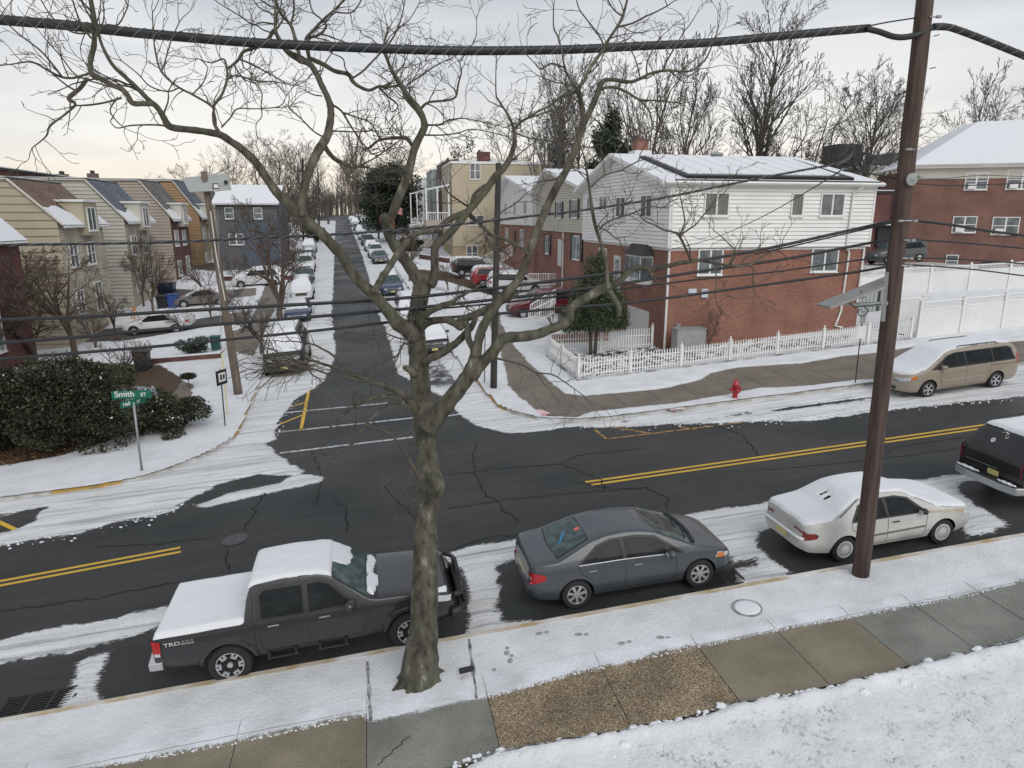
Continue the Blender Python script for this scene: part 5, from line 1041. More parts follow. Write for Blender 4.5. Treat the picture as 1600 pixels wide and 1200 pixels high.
 J3=(10.0, 9.6, [(530, 573, 4.6), (527, 562, 4), (516, 552, 3.6), (505, 546, 3.2), (494, 540, 3), (480, 536, 2.4), (455, 533, 2)]),
 J4=(10.2, 10.5, [(546, 581, 3.4), (547, 568, 3), (552, 556, 2.8), (561, 549, 2.4), (578, 540, 2), (592, 527, 1.6)]),
 J5=(10.4, 10.9, [(575, 593, 3), (590, 585, 2.8), (608, 575, 2.6), (621, 560, 2.4), (626, 542, 2.2), (636, 536, 2)]),
 J6=(10, 9.7, [(484, 575, 2.6), (487, 585, 2.4), (500, 592, 2)]),
 J7=(9.9, 9.5, [(490, 565, 2.6), (470, 555, 2.4), (448, 552, 2), (428, 560, 1.6)]),
 J8=(9.9, 9.5, [(470, 567, 2.4), (450, 560, 2), (430, 548, 1.8)]), J9=(9.9, 9.5, [(500, 568, 2.4), (470, 575, 2), (440, 578, 1.8), (425, 580, 1.4)]),
 K=(10.8, 9.8, [(640, 638, 10), (630, 631, 8), (620, 625, 6.4), (608, 621, 5.6), (596, 620, 5), (582, 622, 4.8), (568, 627, 4.6), (553, 636, 4), (540, 646, 3.8), (520, 663, 3), (504, 681, 2.2)]),
 K2=(10.8, 9.8, [(634, 634, 6), (620, 631, 5), (607, 631, 4.6), (590, 645, 4.2), (572, 663, 4), (565, 675, 3.8), (559, 686, 3.6), (540, 701, 3), (520, 712, 2)]),
 K3=(9.9, 10.6, [(574, 664, 3), (592, 670, 3), (608, 676, 3.4), (616, 684, 3.8), (624, 695, 4.2), (634, 710, 5), (643, 725, 6), (652, 742, 8), (660, 752, 9)]),
 K4=(10.2, 9.9, [(610, 674, 3), (585, 660, 2.4), (570, 656, 2), (545, 668, 1.6)]),
 L=(11.3, 10.6, [(640, 540, 4), (632, 536, 3.4), (626, 546, 3.2), (620, 556, 3), (606, 563, 2.8), (592, 568, 2.6), (584, 578, 2.2), (580, 592, 1.8)]),
 L2=(11.2, 10.5, [(640, 532, 3.2), (622, 528, 2.6), (600, 520, 2.4), (580, 515, 2), (565, 522, 1.6)]),
 S1=(11.1, 11.0, [(650, 585, 18), (641, 578, 13), (634, 575, 10), (630, 574, 6)]),
 S2=(11.9, 11.7, [(612, 362, 15), (605, 352, 15), (602, 343, 15), (600, 337, 14)]),
)
def catmull(P, sub):
    out = []
    for i in range(len(P)-1):
        p0 = P[max(i-1, 0)]; p1 = P[i]; p2 = P[i+1]; p3 = P[min(i+2, len(P)-1)]
        for k in range(sub):
            t = k/sub; out.append(tuple(.5*((2*b_)+(-a+c)*t+(2*a-5*b_+4*c-d)*t*t+(-a+3*b_-3*c+d)*t**3) for a, b_, c, d in zip(p0, p1, p2, p3)))
    out.append(tuple(P[-1])); return out
class TW:
    def __init__(s): s.mb = MB(); s.n = 0
def twig(tw, p, d, length, rad, lvl, rnd, up=.25, seg=.09, kids=1.0, rmin=.0038, spread=.9):
    n = max(3, int(length/seg)); pts = [p.copy()]; rs = [rad]; q = p.copy(); dd = d.normalized(); kids_at = []
    for k in range(n):
        z = .38 if lvl else .3
        dd = (dd+Vector((rnd.uniform(-z, z), rnd.uniform(-z, z), rnd.uniform(-z, z)+up*.12))).normalized()
        q = q+dd*(length/n); pts.append(q.copy()); rs.append(max(rmin, rad*(1-.75*(k+1)/n))); kids_at.append((q.copy(), dd.copy(), rs[-1]))
    tw.mb.tube(pts, rs, 3 if rad < .012 else 4, cap=False); tw.n += 1
    if lvl > 0:
        for i, (q, dv, r) in enumerate(kids_at):
            if rnd.random() < kids*(.75 if i > 0 else .3):
                a = rnd.uniform(.5, 1.15)*(1 if rnd.random() < .5 else -1)*spread; ax = Vector((rnd.uniform(-.5, .5), rnd.uniform(.2, 1)*rnd.choice((1, 1, -1)), rnd.uniform(-.4, .4)))
                nd = Matrix.Rotation(a, 3, ax.normalized()) @ dv
                twig(tw, q, nd, length*rnd.uniform(.3, .62)*(1-.35*i/n), r*.75, lvl-1, rnd, up, seg*.8, kids, rmin, spread)
def build_plane_tree():
    root = empty('plane_tree', (0.48, 10.55, float(G(.48, 10.55))+.12), 0, 'big bare plane tree with mottled bark standing in the snowy tree pit', 'tree')
    inv = Matrix.Translation(-root.location); tw = TW(); rnd = random.Random(11)
    for name, (y0, y1, P) in LIMBS.items():
        L_ = [0]
        for a, b_ in zip(P[:-1], P[1:]): L_.append(L_[-1]+math.hypot(b_[0]-a[0], b_[1]-a[1]))
        pts = []
        for (x, y, w), l in zip(P, L_):
            Y = y0+(y1-y0)*l/L_[-1]; q = onY(x, y, Y); pts.append((q.x, q.y, q.z, w*.5*depth(q)/FPX))
        S = catmull(pts, 4 if len(P) < 30 else 3); mb = MB(); r0 = pts[0][3]
        if name == 'trunk': S = [(a, b_, c, r*.97) for a, b_, c, r in S]
        mb.tube([inv @ Vector(p[:3]) for p in S], [max(.004, p[3])*(.93 if r0 > .05 else 1)*(1+.05*math.sin(i*1.9+len(P))) for i, p in enumerate(S)], 16 if r0 > .1 else 10 if r0 > .03 else 6)
        o = mb.build('trunk' if name == 'trunk' else 'limb', M['bark_plane'] if r0 > .022 else M['twig'], root, smooth=True)
        if name == 'trunk': trunk = o
        # twigs
        if name in ('trunk',): continue
        for a, b_ in zip(S[:-1], S[1:]):
            r = a[3]; av = inv @ Vector(a[:3]); bv = inv @ Vector(b_[:3]); seg = (bv-av).length; d = (bv-av).normalized()
            low = name[0] in 'JKL'
            dens = 0 if r > .06 else (.9 if r > .04 else 2.4 if r > .026 else 4.6)
            if name[0] == 'H' and r > .03: dens *= .4
            if low: dens *= .6
            if name in ('E', 'C', 'F', 'F2', 'G', 'D', 'D1'): dens = min(dens, .6)
            k = dens*seg
            while rnd.random() < k:
                k -= 1; a_ = rnd.uniform(.6, 1.25)*rnd.choice((1, -1)); ax = Vector((rnd.uniform(-.6, .6), 1, rnd.uniform(-.3, .3))).normalized()
                nd = Matrix.Rotation(a_, 3, ax) @ d
                if not low: nd = (nd+Vector((0, 0, .35))).normalized()
                twig(tw, av.lerp(bv, rnd.random()), nd, rnd.uniform(.28, .85)*(1.1 if r > .02 else .85), min(.012, r*.6), 2, rnd, .3 if not low else .1, kids=.68)
        e = S[-1]; p_ = S[-3]
        if name not in ('trunk', 'C', 'D', 'D1', 'F3', 'S1', 'S2', 'H3', 'K3', 'B8'):
            d = Vector(e[:3])-Vector(p_[:3])
            for k in range(2): twig(tw, inv @ Vector(e[:3]), d+Vector((rnd.uniform(-.1, .1), rnd.uniform(-.1, .1), rnd.uniform(-.05, .1)))*1.0, rnd.uniform(.4, .7), min(.011, e[3]), 2, rnd, kids=.6)
    # brush of thin drooping shoots at the lower left
    for k in range(30):
        q = inv @ onY(rnd.uniform(440, 520), rnd.uniform(560, 582), rnd.uniform(9.5, 9.9))
        twig(tw, q, Vector((-1, rnd.uniform(-.3, .3), rnd.uniform(-.5, .5))), rnd.uniform(.4, .95), .006, 1, rnd, 0, kids=.4)
    # fine shoots on the trunk
    for k in range(36):
        y = rnd.uniform(480, 790); x = 655+(rnd.random()-.5)*36; q = inv @ onY(x, y, 10.5+rnd.uniform(-.1, .3)+(760-y)/240)
        twig(tw, q, Vector((rnd.choice((-1, 1)), rnd.uniform(-.6, .2), rnd.uniform(-.3, .6))), rnd.uniform(.2, .6), .0045, 1, rnd, .2, kids=.5)
    # thicket at the head of limb C and B4
    for k in range(34):
        q = inv @ onY(rnd.uniform(560, 640), rnd.uniform(190, 285), rnd.uniform(11.8, 13))
        twig(tw, q, Vector((rnd.uniform(-1, 1), rnd.uniform(-.5, .5), rnd.uniform(-.5, 1))), rnd.uniform(.3, .7), .010, 2, rnd, .2, kids=.5)
    for k in range(34):
        q = inv @ onY(rnd.uniform(590, 700), rnd.uniform(60, 150), rnd.uniform(12.4, 13.2))
        twig(tw, q, Vector((rnd.uniform(-1, 1), rnd.uniform(-.5, .5), rnd.uniform(-.2, 1))), rnd.uniform(.3, .7), .008, 2, rnd, .3, kids=.5)
    tw.mb.build('twigs', M['twig'], root)
    # burl, root flare
    fl = MB(); base = inv @ gpt(657, 1068, .12)
    for ang, ln, w_, h_ in ((200, .55, .15, .5), (235, .5, .12, .4), (262, .42, .10, .3), (278, .42, .09, .28), (300, .44, .10, .35), (330, .5, .13, .5), (15, .62, .10, .4), (60, .4, .12, .4), (110, .35, .12, .4), (160, .45, .13, .4)):
        a = math.radians(ang); dv = Vector((math.cos(a), math.sin(a), 0)); r_ = [.10, w_*.95, w_*.75, w_*.5, w_*.3]
        c = base+Vector((0, .12, 0)); pp = [c+dv*.10+Vector((0, 0, h_+.35)), c+dv*.17+Vector((0, 0, h_*.75)), c+dv*(.15+ln*.2)+Vector((0, 0, h_*.28)), c+dv*(.14+ln*.42)+Vector((0, 0, .01)), c+dv*ln*.95+Vector((0, 0, -.08))]
        S = catmull([(*p, r) for p, r in zip(pp, r_)], 4); fl.tube([p[:3] for p in S], [p[3] for p in S], 10)
    fl.build('root', M['bark_plane'], root, smooth=True)
    mb = MB(); c = inv @ onY(683, 762, 10.5); 
    for dx_, dy_, dz_, rr in ((0, 0, 0, .19), (.05, .02, -.08, .15), (-.02, -.02, .12, .13)):
        Mx = Matrix.Translation(c+Vector((dx_-.03, dy_+.12, dz_))); mb.lathe([(.05*rr, -rr), (.6*rr, -.8*rr), (.95*rr, -.3*rr), (rr, .1*rr), (.7*rr, .7*rr), (.05*rr, rr)], 12, Mx)
    mb.build('burl', M['bark_plane'], root, smooth=True)
    mb = MB(); q0 = inv @ onY(610, 358, 12.2); q1 = inv @ onY(600, 336, 12.2); mb.tube([q0, q0.lerp(q1, .5), q1], [.10, .11, .07], 10); mb.tube([q1+Vector((-.02, -.05, -.1)), q1+Vector((-.05, -.12, -.02))], [.07, .03], 8)
    mb.build('broken_stub', mat('torn_wood', (.24, .085, .022), .9, col2=(.06, .03, .02), vscale=14), root, smooth=True)
    return root
plane = build_plane_tree()
# ------------------------------------------------------------------ bare background trees
def grow(mb, p, d, length, r, lvl, rnd, cfg):
    n = max(3, int(2+length*.55)); q = p.copy(); dd = d.normalized(); pts = [q.copy()]; rs = [r]; nodes_ = []
    for k in range(n):
        w = cfg['wob']; dd = (dd+Vector((rnd.uniform(-w, w), rnd.uniform(-w, w), rnd.uniform(-w, w)+cfg['up']*.3))).normalized()
        q = q+dd*(length/n); pts.append(q.copy()); rr = max(cfg['rmin'], r*(1-.6*(k+1)/n)); rs.append(rr); nodes_.append((q.copy(), dd.copy(), rr, (k+1)/n))
    mb.tube(pts, rs, 6 if r > .08 else 4 if r > .03 else 3, cap=False)
    if lvl <= 0: return
    for q, dv, rr, t in nodes_:
        if t < cfg['bare'] and lvl == cfg['lv']: continue
        for c in range(cfg['kids'][cfg['lv']-lvl] if t < 1 else cfg['kids'][cfg['lv']-lvl]+1):
            a = rnd.uniform(cfg['a0'], cfg['a1']); az = rnd.uniform(0, 2*math.pi)
            o_ = dv.orthogonal().normalized(); ax = Matrix.Rotation(az, 3, dv) @ o_; nd = Matrix.Rotation(a, 3, ax) @ dv
            grow(mb, q, nd, length*rnd.uniform(cfg['f0'], cfg['f1'])*(1.15-.5*t), rr*.62, lvl-1, rnd, cfg)
def bare_tree_mesh(kind, seed):
    rnd = random.Random(seed); mb = MB(); tk = MB()
    K = dict(vase=dict(lv=4, kids=[3, 2, 1, 1], a0=.35, a1=.75, f0=.36, f1=.55, wob=.07, up=.22, bare=.1, rmin=.016),
             round=dict(lv=4, kids=[1, 1, 1, 1], a0=.35, a1=.95, f0=.42, f1=.7, wob=.22, up=.08, bare=.15, rmin=.016),
             column=dict(lv=4, kids=[2, 1, 1, 1], a0=.25, a1=.7, f0=.35, f1=.55, wob=.12, up=.25, bare=.1, rmin=.016),
             low=dict(lv=4, kids=[2, 2, 2, 2], a0=.4, a1=1.0, f0=.42, f1=.62, wob=.22, up=.12, bare=.15, rmin=.010))[kind]
    if kind == 'low':
        for k in range(4): grow(mb, Vector((0, 0, 1.0 if k else .6)), Vector((rnd.uniform(-.6, .6), rnd.uniform(-.6, .6), 1)), rnd.uniform(2.6, 3.6), .09, 3, rnd, dict(K, lv=3, kids=[2, 2, 2]))
        tk.tube([(0, 0, -.2), (.03, 0, .5), (0, .02, 1.1)], [.16, .13, .11], 8)
    else:
        h = 3.6 if kind != 'vase' else 3.0
        tk.tube([(0, 0, -.3), (.05, .02, h*.35), (-.03, .04, h*.7), (0, 0, h)], [.26, .22, .19, .16], 8)
        for k in range(dict(vase=1, round=3, column=2)[kind]): sp_ = .08 if kind == 'vase' else .6; grow(mb, Vector((0, 0, h*(.97 if kind == 'vase' else rnd.uniform(.75, 1)))), Vector((rnd.uniform(-sp_, sp_), rnd.uniform(-sp_, sp_), 1)), 11.5 if kind == 'vase' else rnd.uniform(7.0, 10.5), .19 if kind == 'vase' else .12, 4, rnd, K)
        for k in range(3): grow(mb, Vector((0, 0, h*rnd.uniform(.55, .9))), Vector((rnd.uniform(-1, 1), rnd.uniform(-1, 1), .8)), rnd.uniform(2.5, 3.8), .07, 3, rnd, dict(K, lv=3, kids=K['kids'][1:]))
    return mb, tk
PROTO = {}
def bare_tree(kind, seed, X, Y, h, label, group=None, bark='bark_far', wid=1.0, zoff=0, rz=None, name='bare_tree', base=None):
    key = (kind, seed, bark)
    if key not in PROTO:
        mb, tk = bare_tree_mesh(kind, seed)
        r = empty(name, (0, 0, 0)); t = tk.build('trunk', M[bark], r); c = mb.build('crown', M[bark], r)
        PROTO[key] = (r, max(v[2] for v in mb.v)); root = r
    else: root = copy_tree(PROTO[key][0])
    H = PROTO[key][1]; s = h/H; z = float(G(X, Y)) if base is None else base
    root.location = (X, Y, z+zoff); root.scale = (s*wid, s*wid, s); root.rotation_euler = (0, 0, (rz if rz is not None else random.Random(X*7+Y).uniform(0, 6.28)))
    for k in ('label', 'category', 'group'):
        if k in root: del root[k]
    return tag(root, label, 'tree', group)
def tree_px(kind, seed, bx, by_top, Y, label, group=None, bark='bark_far', wid=1.0, by=None):
    """tree whose trunk stands at picture column bx on plane Y and whose top reaches picture row by_top"""
    p = onY(bx, 330, Y); z = float(G(p.x, Y)); top = onY(bx, by_top, Y).z
    return bare_tree(kind, seed, p.x, Y, top-z, label, group, bark, wid)
gR = 'bare trees behind the houses'
tree_px('vase', 1, 1176, -12, 78, 'tall vase shaped bare tree rising highest behind the white house roof', gR, wid=1.0)
tree_px('round', 2, 1117, 100, 74, 'forked bare tree just left of the tallest one behind the roof', gR)
tree_px('column', 3, 1008, 60, 72, 'slender bare tree behind the brick chimney of the white house', gR)
tree_px('column', 4, 1040, 48, 76, 'many stemmed bare tree rising over the left part of the solar roof', gR, wid=.9)
tree_px('round', 5, 1258, 105, 80, 'wide bare tree over the middle right of the solar roof', gR)
tree_px('vase', 6, 1345, 80, 72, 'wide branching bare tree just left of the tall utility pole top', gR, wid=1.1)
tree_px('round', 7, 1292, 180, 70, 'low bare tree behind the right end of the white house', gR)
tree_px('round', 2, 1408, 200, 66, 'low bare tree between the white house and the brick apartments', gR)
tree_px('round', 5, 1492, 135, 95, 'round bare tree above the left part of the apartment roof', gR)
tree_px('column', 3, 1548, 100, 100, 'pale tall bare tree above the apartment roof ridge', gR, 'bark_grey')
tree_px('vase', 6, 1592, 92, 104, 'pale bare tree at the right edge above the apartment roof', gR, 'bark_grey')
tree_px('column', 4, 1462, 205, 80, 'small bare tree at the left end of the apartment roof', gR)
tree_px('vase', 1, 868, 70, 88, 'tall bare tree behind the cream and white row houses', gR, wid=.7)
tree_px('column', 3, 838, 95, 84, 'grey bare tree behind the row house with two gables', gR, 'bark_grey')
tree_px('column', 4, 908, 90, 80, 'dense bare tree left of the dark evergreen', gR)
tree_px('round', 5, 985, 75, 90, 'bare tree right of the dark evergreen', gR, wid=.8)
tree_px('round', 7, 790, 150, 100, 'bare tree behind the yellow house roof', gR)
gS = 'bare trees lining the side street'
for i, (bx, ty, Y, kd, sd, lb) in enumerate([(512, 215, 170, 'round', 2, 'bare tree far up the street on its left side'), (560, 205, 165, 'vase', 1, 'bare tree far up the street closing the view'), (535, 240, 215, 'round', 5, 'bare tree at the very end of the street'),
    (580, 235, 200, 'round', 7, 'bare tree near the street end on the right'), (490, 225, 130, 'column', 3, 'bare tree by the far left pavement beside a thin pole'), (605, 215, 130, 'round', 5, 'bare tree at the right pavement before the dark evergreen'), (478, 235, 105, 'vase', 6, 'bare tree on the left pavement in mid distance'),
    (548, 225, 190, 'column', 4, 'narrow bare tree at the street end')]):
    tree_px(kd, sd, bx, ty, Y, lb, gS, 'bark_brown' if i % 2 else 'bark_far')
tree_px('round', 2, 352, 208, 110, 'wide bare tree above the snowy roof of the blue house', 'bare trees behind the left houses', 'bark_brown', 1.2)
tree_px('round', 5, 410, 200, 115, 'bare tree with fine twigs right of the blue house roof', 'bare trees behind the left houses', 'bark_brown', 1.1)
tree_px('vase', 6, 440, 222, 120, 'bare tree behind the leaning limb at the left street side', 'bare trees behind the left houses', 'bark_brown')
tree_px('round', 7, 300, 225, 105, 'low wide bare tree over the end of the left row houses', 'bare trees behind the left houses', 'bark_brown', 1.2)
def tree_at(kind, seed, px, top, label, bark='bark_far', wid=1.0, group=None):
    p = gpt(*px, .12); t = onY(px[0], top, p.y).z
    return bare_tree(kind, seed, p.x, p.y, t-p.z, label, group, bark, wid)
tree_at('low', 8, (439, 506), 300, 'bare street tree with yellowish trunk beside the parked cars on the left', 'bark_brown', .95)
tree_at('low', 9, (410, 553), 430, 'small dark bare tree on the left pavement nearest the corner', 'bark_far', 1.0)
tree_at('low', 8, (458, 424), 352, 'small bare tree on the left pavement next to the white car', 'bark_far', .8)
tree_at('low', 9, (240, 490), 355, 'slim bare tree in front of the dark red brick row house', 'bark_brown', .6)
tree_at('low', 8, (225, 480), 350, 'thin bare tree just left of another before the brick house', 'bark_brown', .5)
tree_at('low', 9, (60, 590), 372, 'tangled brown bare tree in front of the nearest row house', 'bark_brown', 1.15)
tree_at('low', 10, (118, 560), 380, 'tangled brown bare tree right of the nearest one by the row houses', 'bark_brown', 1.0)
tree_at('low', 10, (8, 610), 365, 'bare brown tree at the left edge of the view', 'bark_brown', .9)
tree_at('low', 9, (322, 470), 380, 'thin bare tree behind the leaning wooden pole', 'bark_brown', .8)
tree_at('low', 10, (640, 440), 345, 'small bare tree between parked cars on the right street side', 'bark_brown', .7)
for i, (px, tp, lb) in enumerate([((150, 545), 470, 'bare brown bush beside the blue bin in the left yards'), ((285, 520), 468, 'bare brown bush between the two left driveways'), ((330, 500), 440, 'bare bush on the snow left of the leaning pole'), ((372, 445), 395, 'bare bush before the snowy yard of the blue house'), ((192, 600), 500, 'bare bush rising behind the olive shrub'), ((700, 455), 405, 'bare bush between the right driveways'), ((860, 512), 455, 'bare bush left of the dark evergreen'), ((180, 520), 430, 'bare bush at the foot of the white row house')]): tree_at('low', 8+i % 3, px, tp, lb, 'bark_brown', .9)
tree_at('low', 8, (1107, 548), 470, 'thin bare shrub tree with dry leaves against the brick side wall', 'bark_brown', .5)
# ------------------------------------------------------------------ poles, wires, signs, hydrant, drains
def pole(name, bx, by, tx, ty, Y, r0, r1, m, label, extra=None, dz=0.12):
    b_ = gpt(bx, by, dz); t = onY(tx, ty, Y if Y else b_.y)
    root = empty(name, b_, 0, label, 'utility pole'); mb = MB(); n = 14; d = t-b_; r_ = random.Random(bx)
    mb.tube([d*(k/n)+Vector((r_.uniform(-.006, .006), r_.uniform(-.006, .006), 0)) - Vector((0, 0, .12 if k == 0 else 0)) for k in range(n+1)], [r0+(r1-r0)*k/n for k in range(n+1)], 18)
    mb.build('shaft', m, root, smooth=True); return root, b_, d
rp, rp_b, rp_d = pole('utility_pole', 1345, 898, 1452, -60, 11.25, .168, .138, M['wood_pole'], 'tall reddish brown utility pole standing in the near snowy verge')
def rp_at(y):   # point of the right pole seen at picture row y, relative to its base
    lo, hi = 0, 1
    for _ in range(40):
        m_ = (lo+hi)/2; p = rp_b+rp_d*m_; v = np.array(p)-np.array([0, 0, CAM_Z]); yy = v[0]*math.sin(YAW)+v[1]*math.cos(YAW)
        fw = yy*math.cos(PITCH)-v[2]*math.sin(PITCH); upv = yy*math.sin(PITCH)+v[2]*math.cos(PITCH)
        if 600-FPX*upv/fw > y: lo = m_
        else: hi = m_
    return rp_d*lo
mb = MB()
for y, sx in ((345, -1), (345, 1), (375, 1), (403, 1), (414, 1), (277, 1), (30, 1), (235, -1)):
    p = rp_at(y); mb.box(p.x-.04+sx*.15, p.y-.21, p.z-.02, p.x+.04+sx*.15, p.y-.16, p.z+.02); mb.tube([p+Vector((sx*.0, -.15, 0)), p+Vector((sx*.19, -.19, 0))], .013, 6)
mb.build('bracket', M['galv'], rp)
p = rp_at(281); mb = MB(); mb.lathe([(.11, 0), (.11, .03), (.05, .04), (.02, .06)], 16, Matrix.Translation(p+Vector((-.02, -.17, 0))) @ Matrix.Rotation(math.pi/2, 4, 'X')); mb.build('number_disc', M['grey_metal'], rp)
mb = MB()
for y in (60, 110, 520, 590, 640, 700): p = rp_at(y); mb.tube([p+Vector((.1, -.17, 0)), p+Vector((.12, -.28, 0))], .008, 5)
mb.build('bolt', M['iron'], rp)
# solar street light panel on the right pole
sp = empty('solar_panel', rp_b+rp_at(470), 0, 'tilted solar panel on an arm bolted to the tall brown pole', 'solar panel'); iv = Matrix.Translation(-sp.location)
A = onY(1277, 478, 11.75); B = onY(1384, 435, 11.75); Cc = onY(1384, 451, 11.0); Dd = onY(1298, 483, 11.0)
def slab_from(c, th, mb):
    n = (c[1]-c[0]).cross(c[3]-c[0]).normalized(); n = n if n.z > 0 else -n
    v = [iv @ q for q in c]+[iv @ q+n*th for q in c]; mb.add(v, [(0, 1, 2, 3), (7, 6, 5, 4), (0, 4, 5, 1), (1, 5, 6, 2), (2, 6, 7, 3), (3, 7, 4, 0)])
mb = MB(); slab_from([A, B, Cc, Dd], .045, mb); mb.build('panel', mat('panel_back', (.24, .235, .23), .5, var=.08), sp)
mb = MB(); n_ = (B-A).normalized()
mb.tube([iv @ (A.lerp(Dd, .5)+n_*.25+Vector((0, 0, -.03))), iv @ (A.lerp(Dd, .5)+n_*.55+Vector((0, 0, -.06)))], .05, 8); mb.build('junction_box', M['iron'], sp)
mb = MB(); e0 = A.lerp(Dd, .6)+n_*.35+Vector((0, 0, -.05)); e1 = onY(1386, 474, 11.1); mb.tube([iv @ e0, iv @ e0.lerp(e1, .5)+Vector((0, 0, -.02)), iv @ e1], [.025, .045, .04], 8); mb.build('arm', M['grey_metal'], sp)
mb = MB(); t_ = onY(1386, 425, 11.1); b2 = onY(1380, 502, 11.1); mb.tube([iv @ t_, iv @ b2], .045, 4); mb.build('channel', M['galv'], sp)
mb = MB(); c0 = iv @ onY(1348, 487, 11.05); mb.tube([c0+Vector((.1*math.cos(a), 0, .085*math.sin(a)+.0)) for a in np.linspace(2.4, 7.6, 16)], .010, 5); q0 = iv @ (A.lerp(Dd, .5)+n_*.5+Vector((0, 0, -.06))); mb.tube([q0, q0+Vector((.3, -.1, .09)), iv @ onY(1345, 455, 11.2)], .012, 5); mb.tube([q0, iv @ onY(1335, 480, 11.05), iv @ onY(1384, 474, 11.1)], .010, 5); mb.build('cable_loop', M['cable'], sp)
lpole, lp_b, lp_d = pole('utility_pole', 373, 617, 318, 268, 34.3, .20, .13, M['wood_old'], 'weathered leaning wooden pole in the snow at the left corner')
mb = MB(); ll = iv
for k, (ax_, ay_, bx_, by_) in enumerate(((345, 300, 362, 560),)):
    a = onY(ax_-14, ay_, 34.1)-lp_b; b_ = onY(bx_, by_, 34.1)-lp_b
mb.tube([onY(329, 330, 34.05)-lp_b, onY(338, 400, 34.05)-lp_b, onY(352, 470, 34.05)-lp_b], .022, 5); mb.build('conduit', M['white_paint'], lpole)
pb = empty('solar_panel', onY(322, 286, 34.1), 0, 'grey back of a solar panel on top of the leaning wooden pole', 'solar panel'); iv = Matrix.Translation(-pb.location)
mb = MB(); slab_from([onY(285, 279, 34.5), onY(357, 272.5, 34.5), onY(361.5, 296, 33.9), onY(296, 300.5, 33.9)], .05, mb); mb.build('panel', mat('panel_back_grey', (.31, .33, .325), .5, var=.05), pb)
mb = MB()
for a, b_ in (((287, 279), (298, 300)), ((355, 273), (360, 296)), ((286, 279.5), (356, 273)), ((297, 300), (361, 296)), ((340, 274), (342, 297)), ((304, 278), (308, 299))):
    mb.tube([iv @ onY(a[0], a[1], 34.45 if a[1] < 285 else 33.85), iv @ onY(b_[0], b_[1], 34.45 if b_[1] < 285 else 33.85)], .03, 4)
mb.build('frame', mat('panel_frame', (.40, .42, .41), .5), pb)
mb = MB(); c = iv @ onY(353, 284.5, 34.0); mb.lathe([(.09, -.04), (.09, .04)], 10, Matrix.Translation(c) @ Matrix.Rotation(math.pi/2, 4, 'X')); mb.build('knob', M['iron'], pb); mb = MB(); c = iv @ onY(338, 291, 33.95); mb.box(c.x-.12, c.y-.08, c.z-.12, c.x+.12, c.y, c.z-.08); mb.box(c.x-.12, c.y-.08, c.z+.08, c.x+.12, c.y, c.z+.12); mb.box(c.x-.14, c.y-.08, c.z-.3, c.x-.08, c.y, c.z+.12); mb.build('lamp_bracket', M['iron'], pb)
mb = MB(); mb.box(c.x-.09, c.y-.10, c.z-.08, c.x+.09, c.y-.02, c.z+.08); mb.box(c.x-.1, c.y-.10, c.z-.26, c.x+.09, c.y-.02, c.z-.14); mb.build('controller_box', M['white_paint'], pb)
pole('utility_pole', 771, 608, 779, 255, 30.3, .155, .12, M['wood_dark'], 'dark straight utility pole in the snow at the right street corner')
pole('utility_pole', 592, 373, 586, 272, 92, .16, .12, M['wood_dark'], 'thin dark pole between parked cars far along the right pavement')
pole('utility_pole', 474, 376, 473, 248, 95, .17, .13, M['wood_dark'], 'thin dark pole far along the left pavement')
pole('utility_pole', 499, 352, 497, 270, 130, .17, .13, M['wood_dark'], 'thin dark pole farthest up the left side of the street')
# wires
def wire(pts, Y, r, label, m=None, n=3, group=None, Yend=None, lash=None, name='overhead_wire'):
    P = []
    for i, (x, y) in enumerate(pts):
        Yi = Y if Yend is None else Y+(Yend-Y)*(x-pts[0][0])/(pts[-1][0]-pts[0][0]); q = onY(x, y, Yi); P.append((q.x, q.y, q.z))
    S = [Vector(p) for p in catmull(P, n)]; mb = MB(); mb.tube(S, r, 8)
    o = mb.build(name, m or M['cable'], None, smooth=True); tag(o, label, 'cable', group)
    if lash:
        l = MB(); step, rr = lash; acc = 0
        L_ = sum((b_-a).length for a, b_ in zip(S[:-1], S[1:])); k = 0; t = 0; seg = 0; cum = [0]
        for a, b_ in zip(S[:-1], S[1:]): cum.append(cum[-1]+(b_-a).length)
        def at(u):
            i = max(0, min(len(S)-2, int(np.searchsorted(cum, u))-1)); f = (u-cum[i])/max(1e-6, cum[i+1]-cum[i]); return S[i].lerp(S[i+1], f), (S[i+1]-S[i]).normalized()
        u = 0
        while u < L_-step:
            ring = []
            for q in range(6):
                a = -1.3+q*.52; p, d = at(u+q*step*.16); up = Vector((0, 0, 1)); w = d.cross(up).normalized()
                ring.append(p+(up*math.sin(a)+w*(math.cos(a)))*(r+.004)*(1 if w.y < 0 else 1) if w.y < 0 else p+(up*math.sin(a)-w*math.cos(a))*(r+.004))
            l.tube(ring, rr, 4); u += step
        l.build('lashing', M['cable_tie'], o)
    return o
gw = 'wires strung along the main street'
wire([(-40, 26), (0, 31), (100, 39), (200, 50), (300, 59), (400, 67), (500, 72), (600, 76), (700, 79), (800, 79), (900, 77), (1000, 72), (1100, 67), (1200, 58), (1300, 49), (1358, 44)], 11.25, .066, 'thick black bundled cable crossing the top of the view', lash=(.24, .007), name='cable_bundle')
wire([(1354, 45), (1375, 50), (1395, 57), (1415, 58), (1440, 52), (1456, 43)], 11.15, .05, 'slack black cable loop just left of the tall pole top', name='cable_loop')
wire([(1356, 41), (1385, 35), (1437, 27)], 11.25, .012, 'thin steel strand tying the thick cable to the tall pole', name='cable_strand')
wire([(1458, 42), (1478, 42), (1500, 48), (1560, 71), (1640, 104)], 11.25, .06, 'thick black cable falling to the right from the tall pole', lash=(.24, .007), name='cable_bundle')
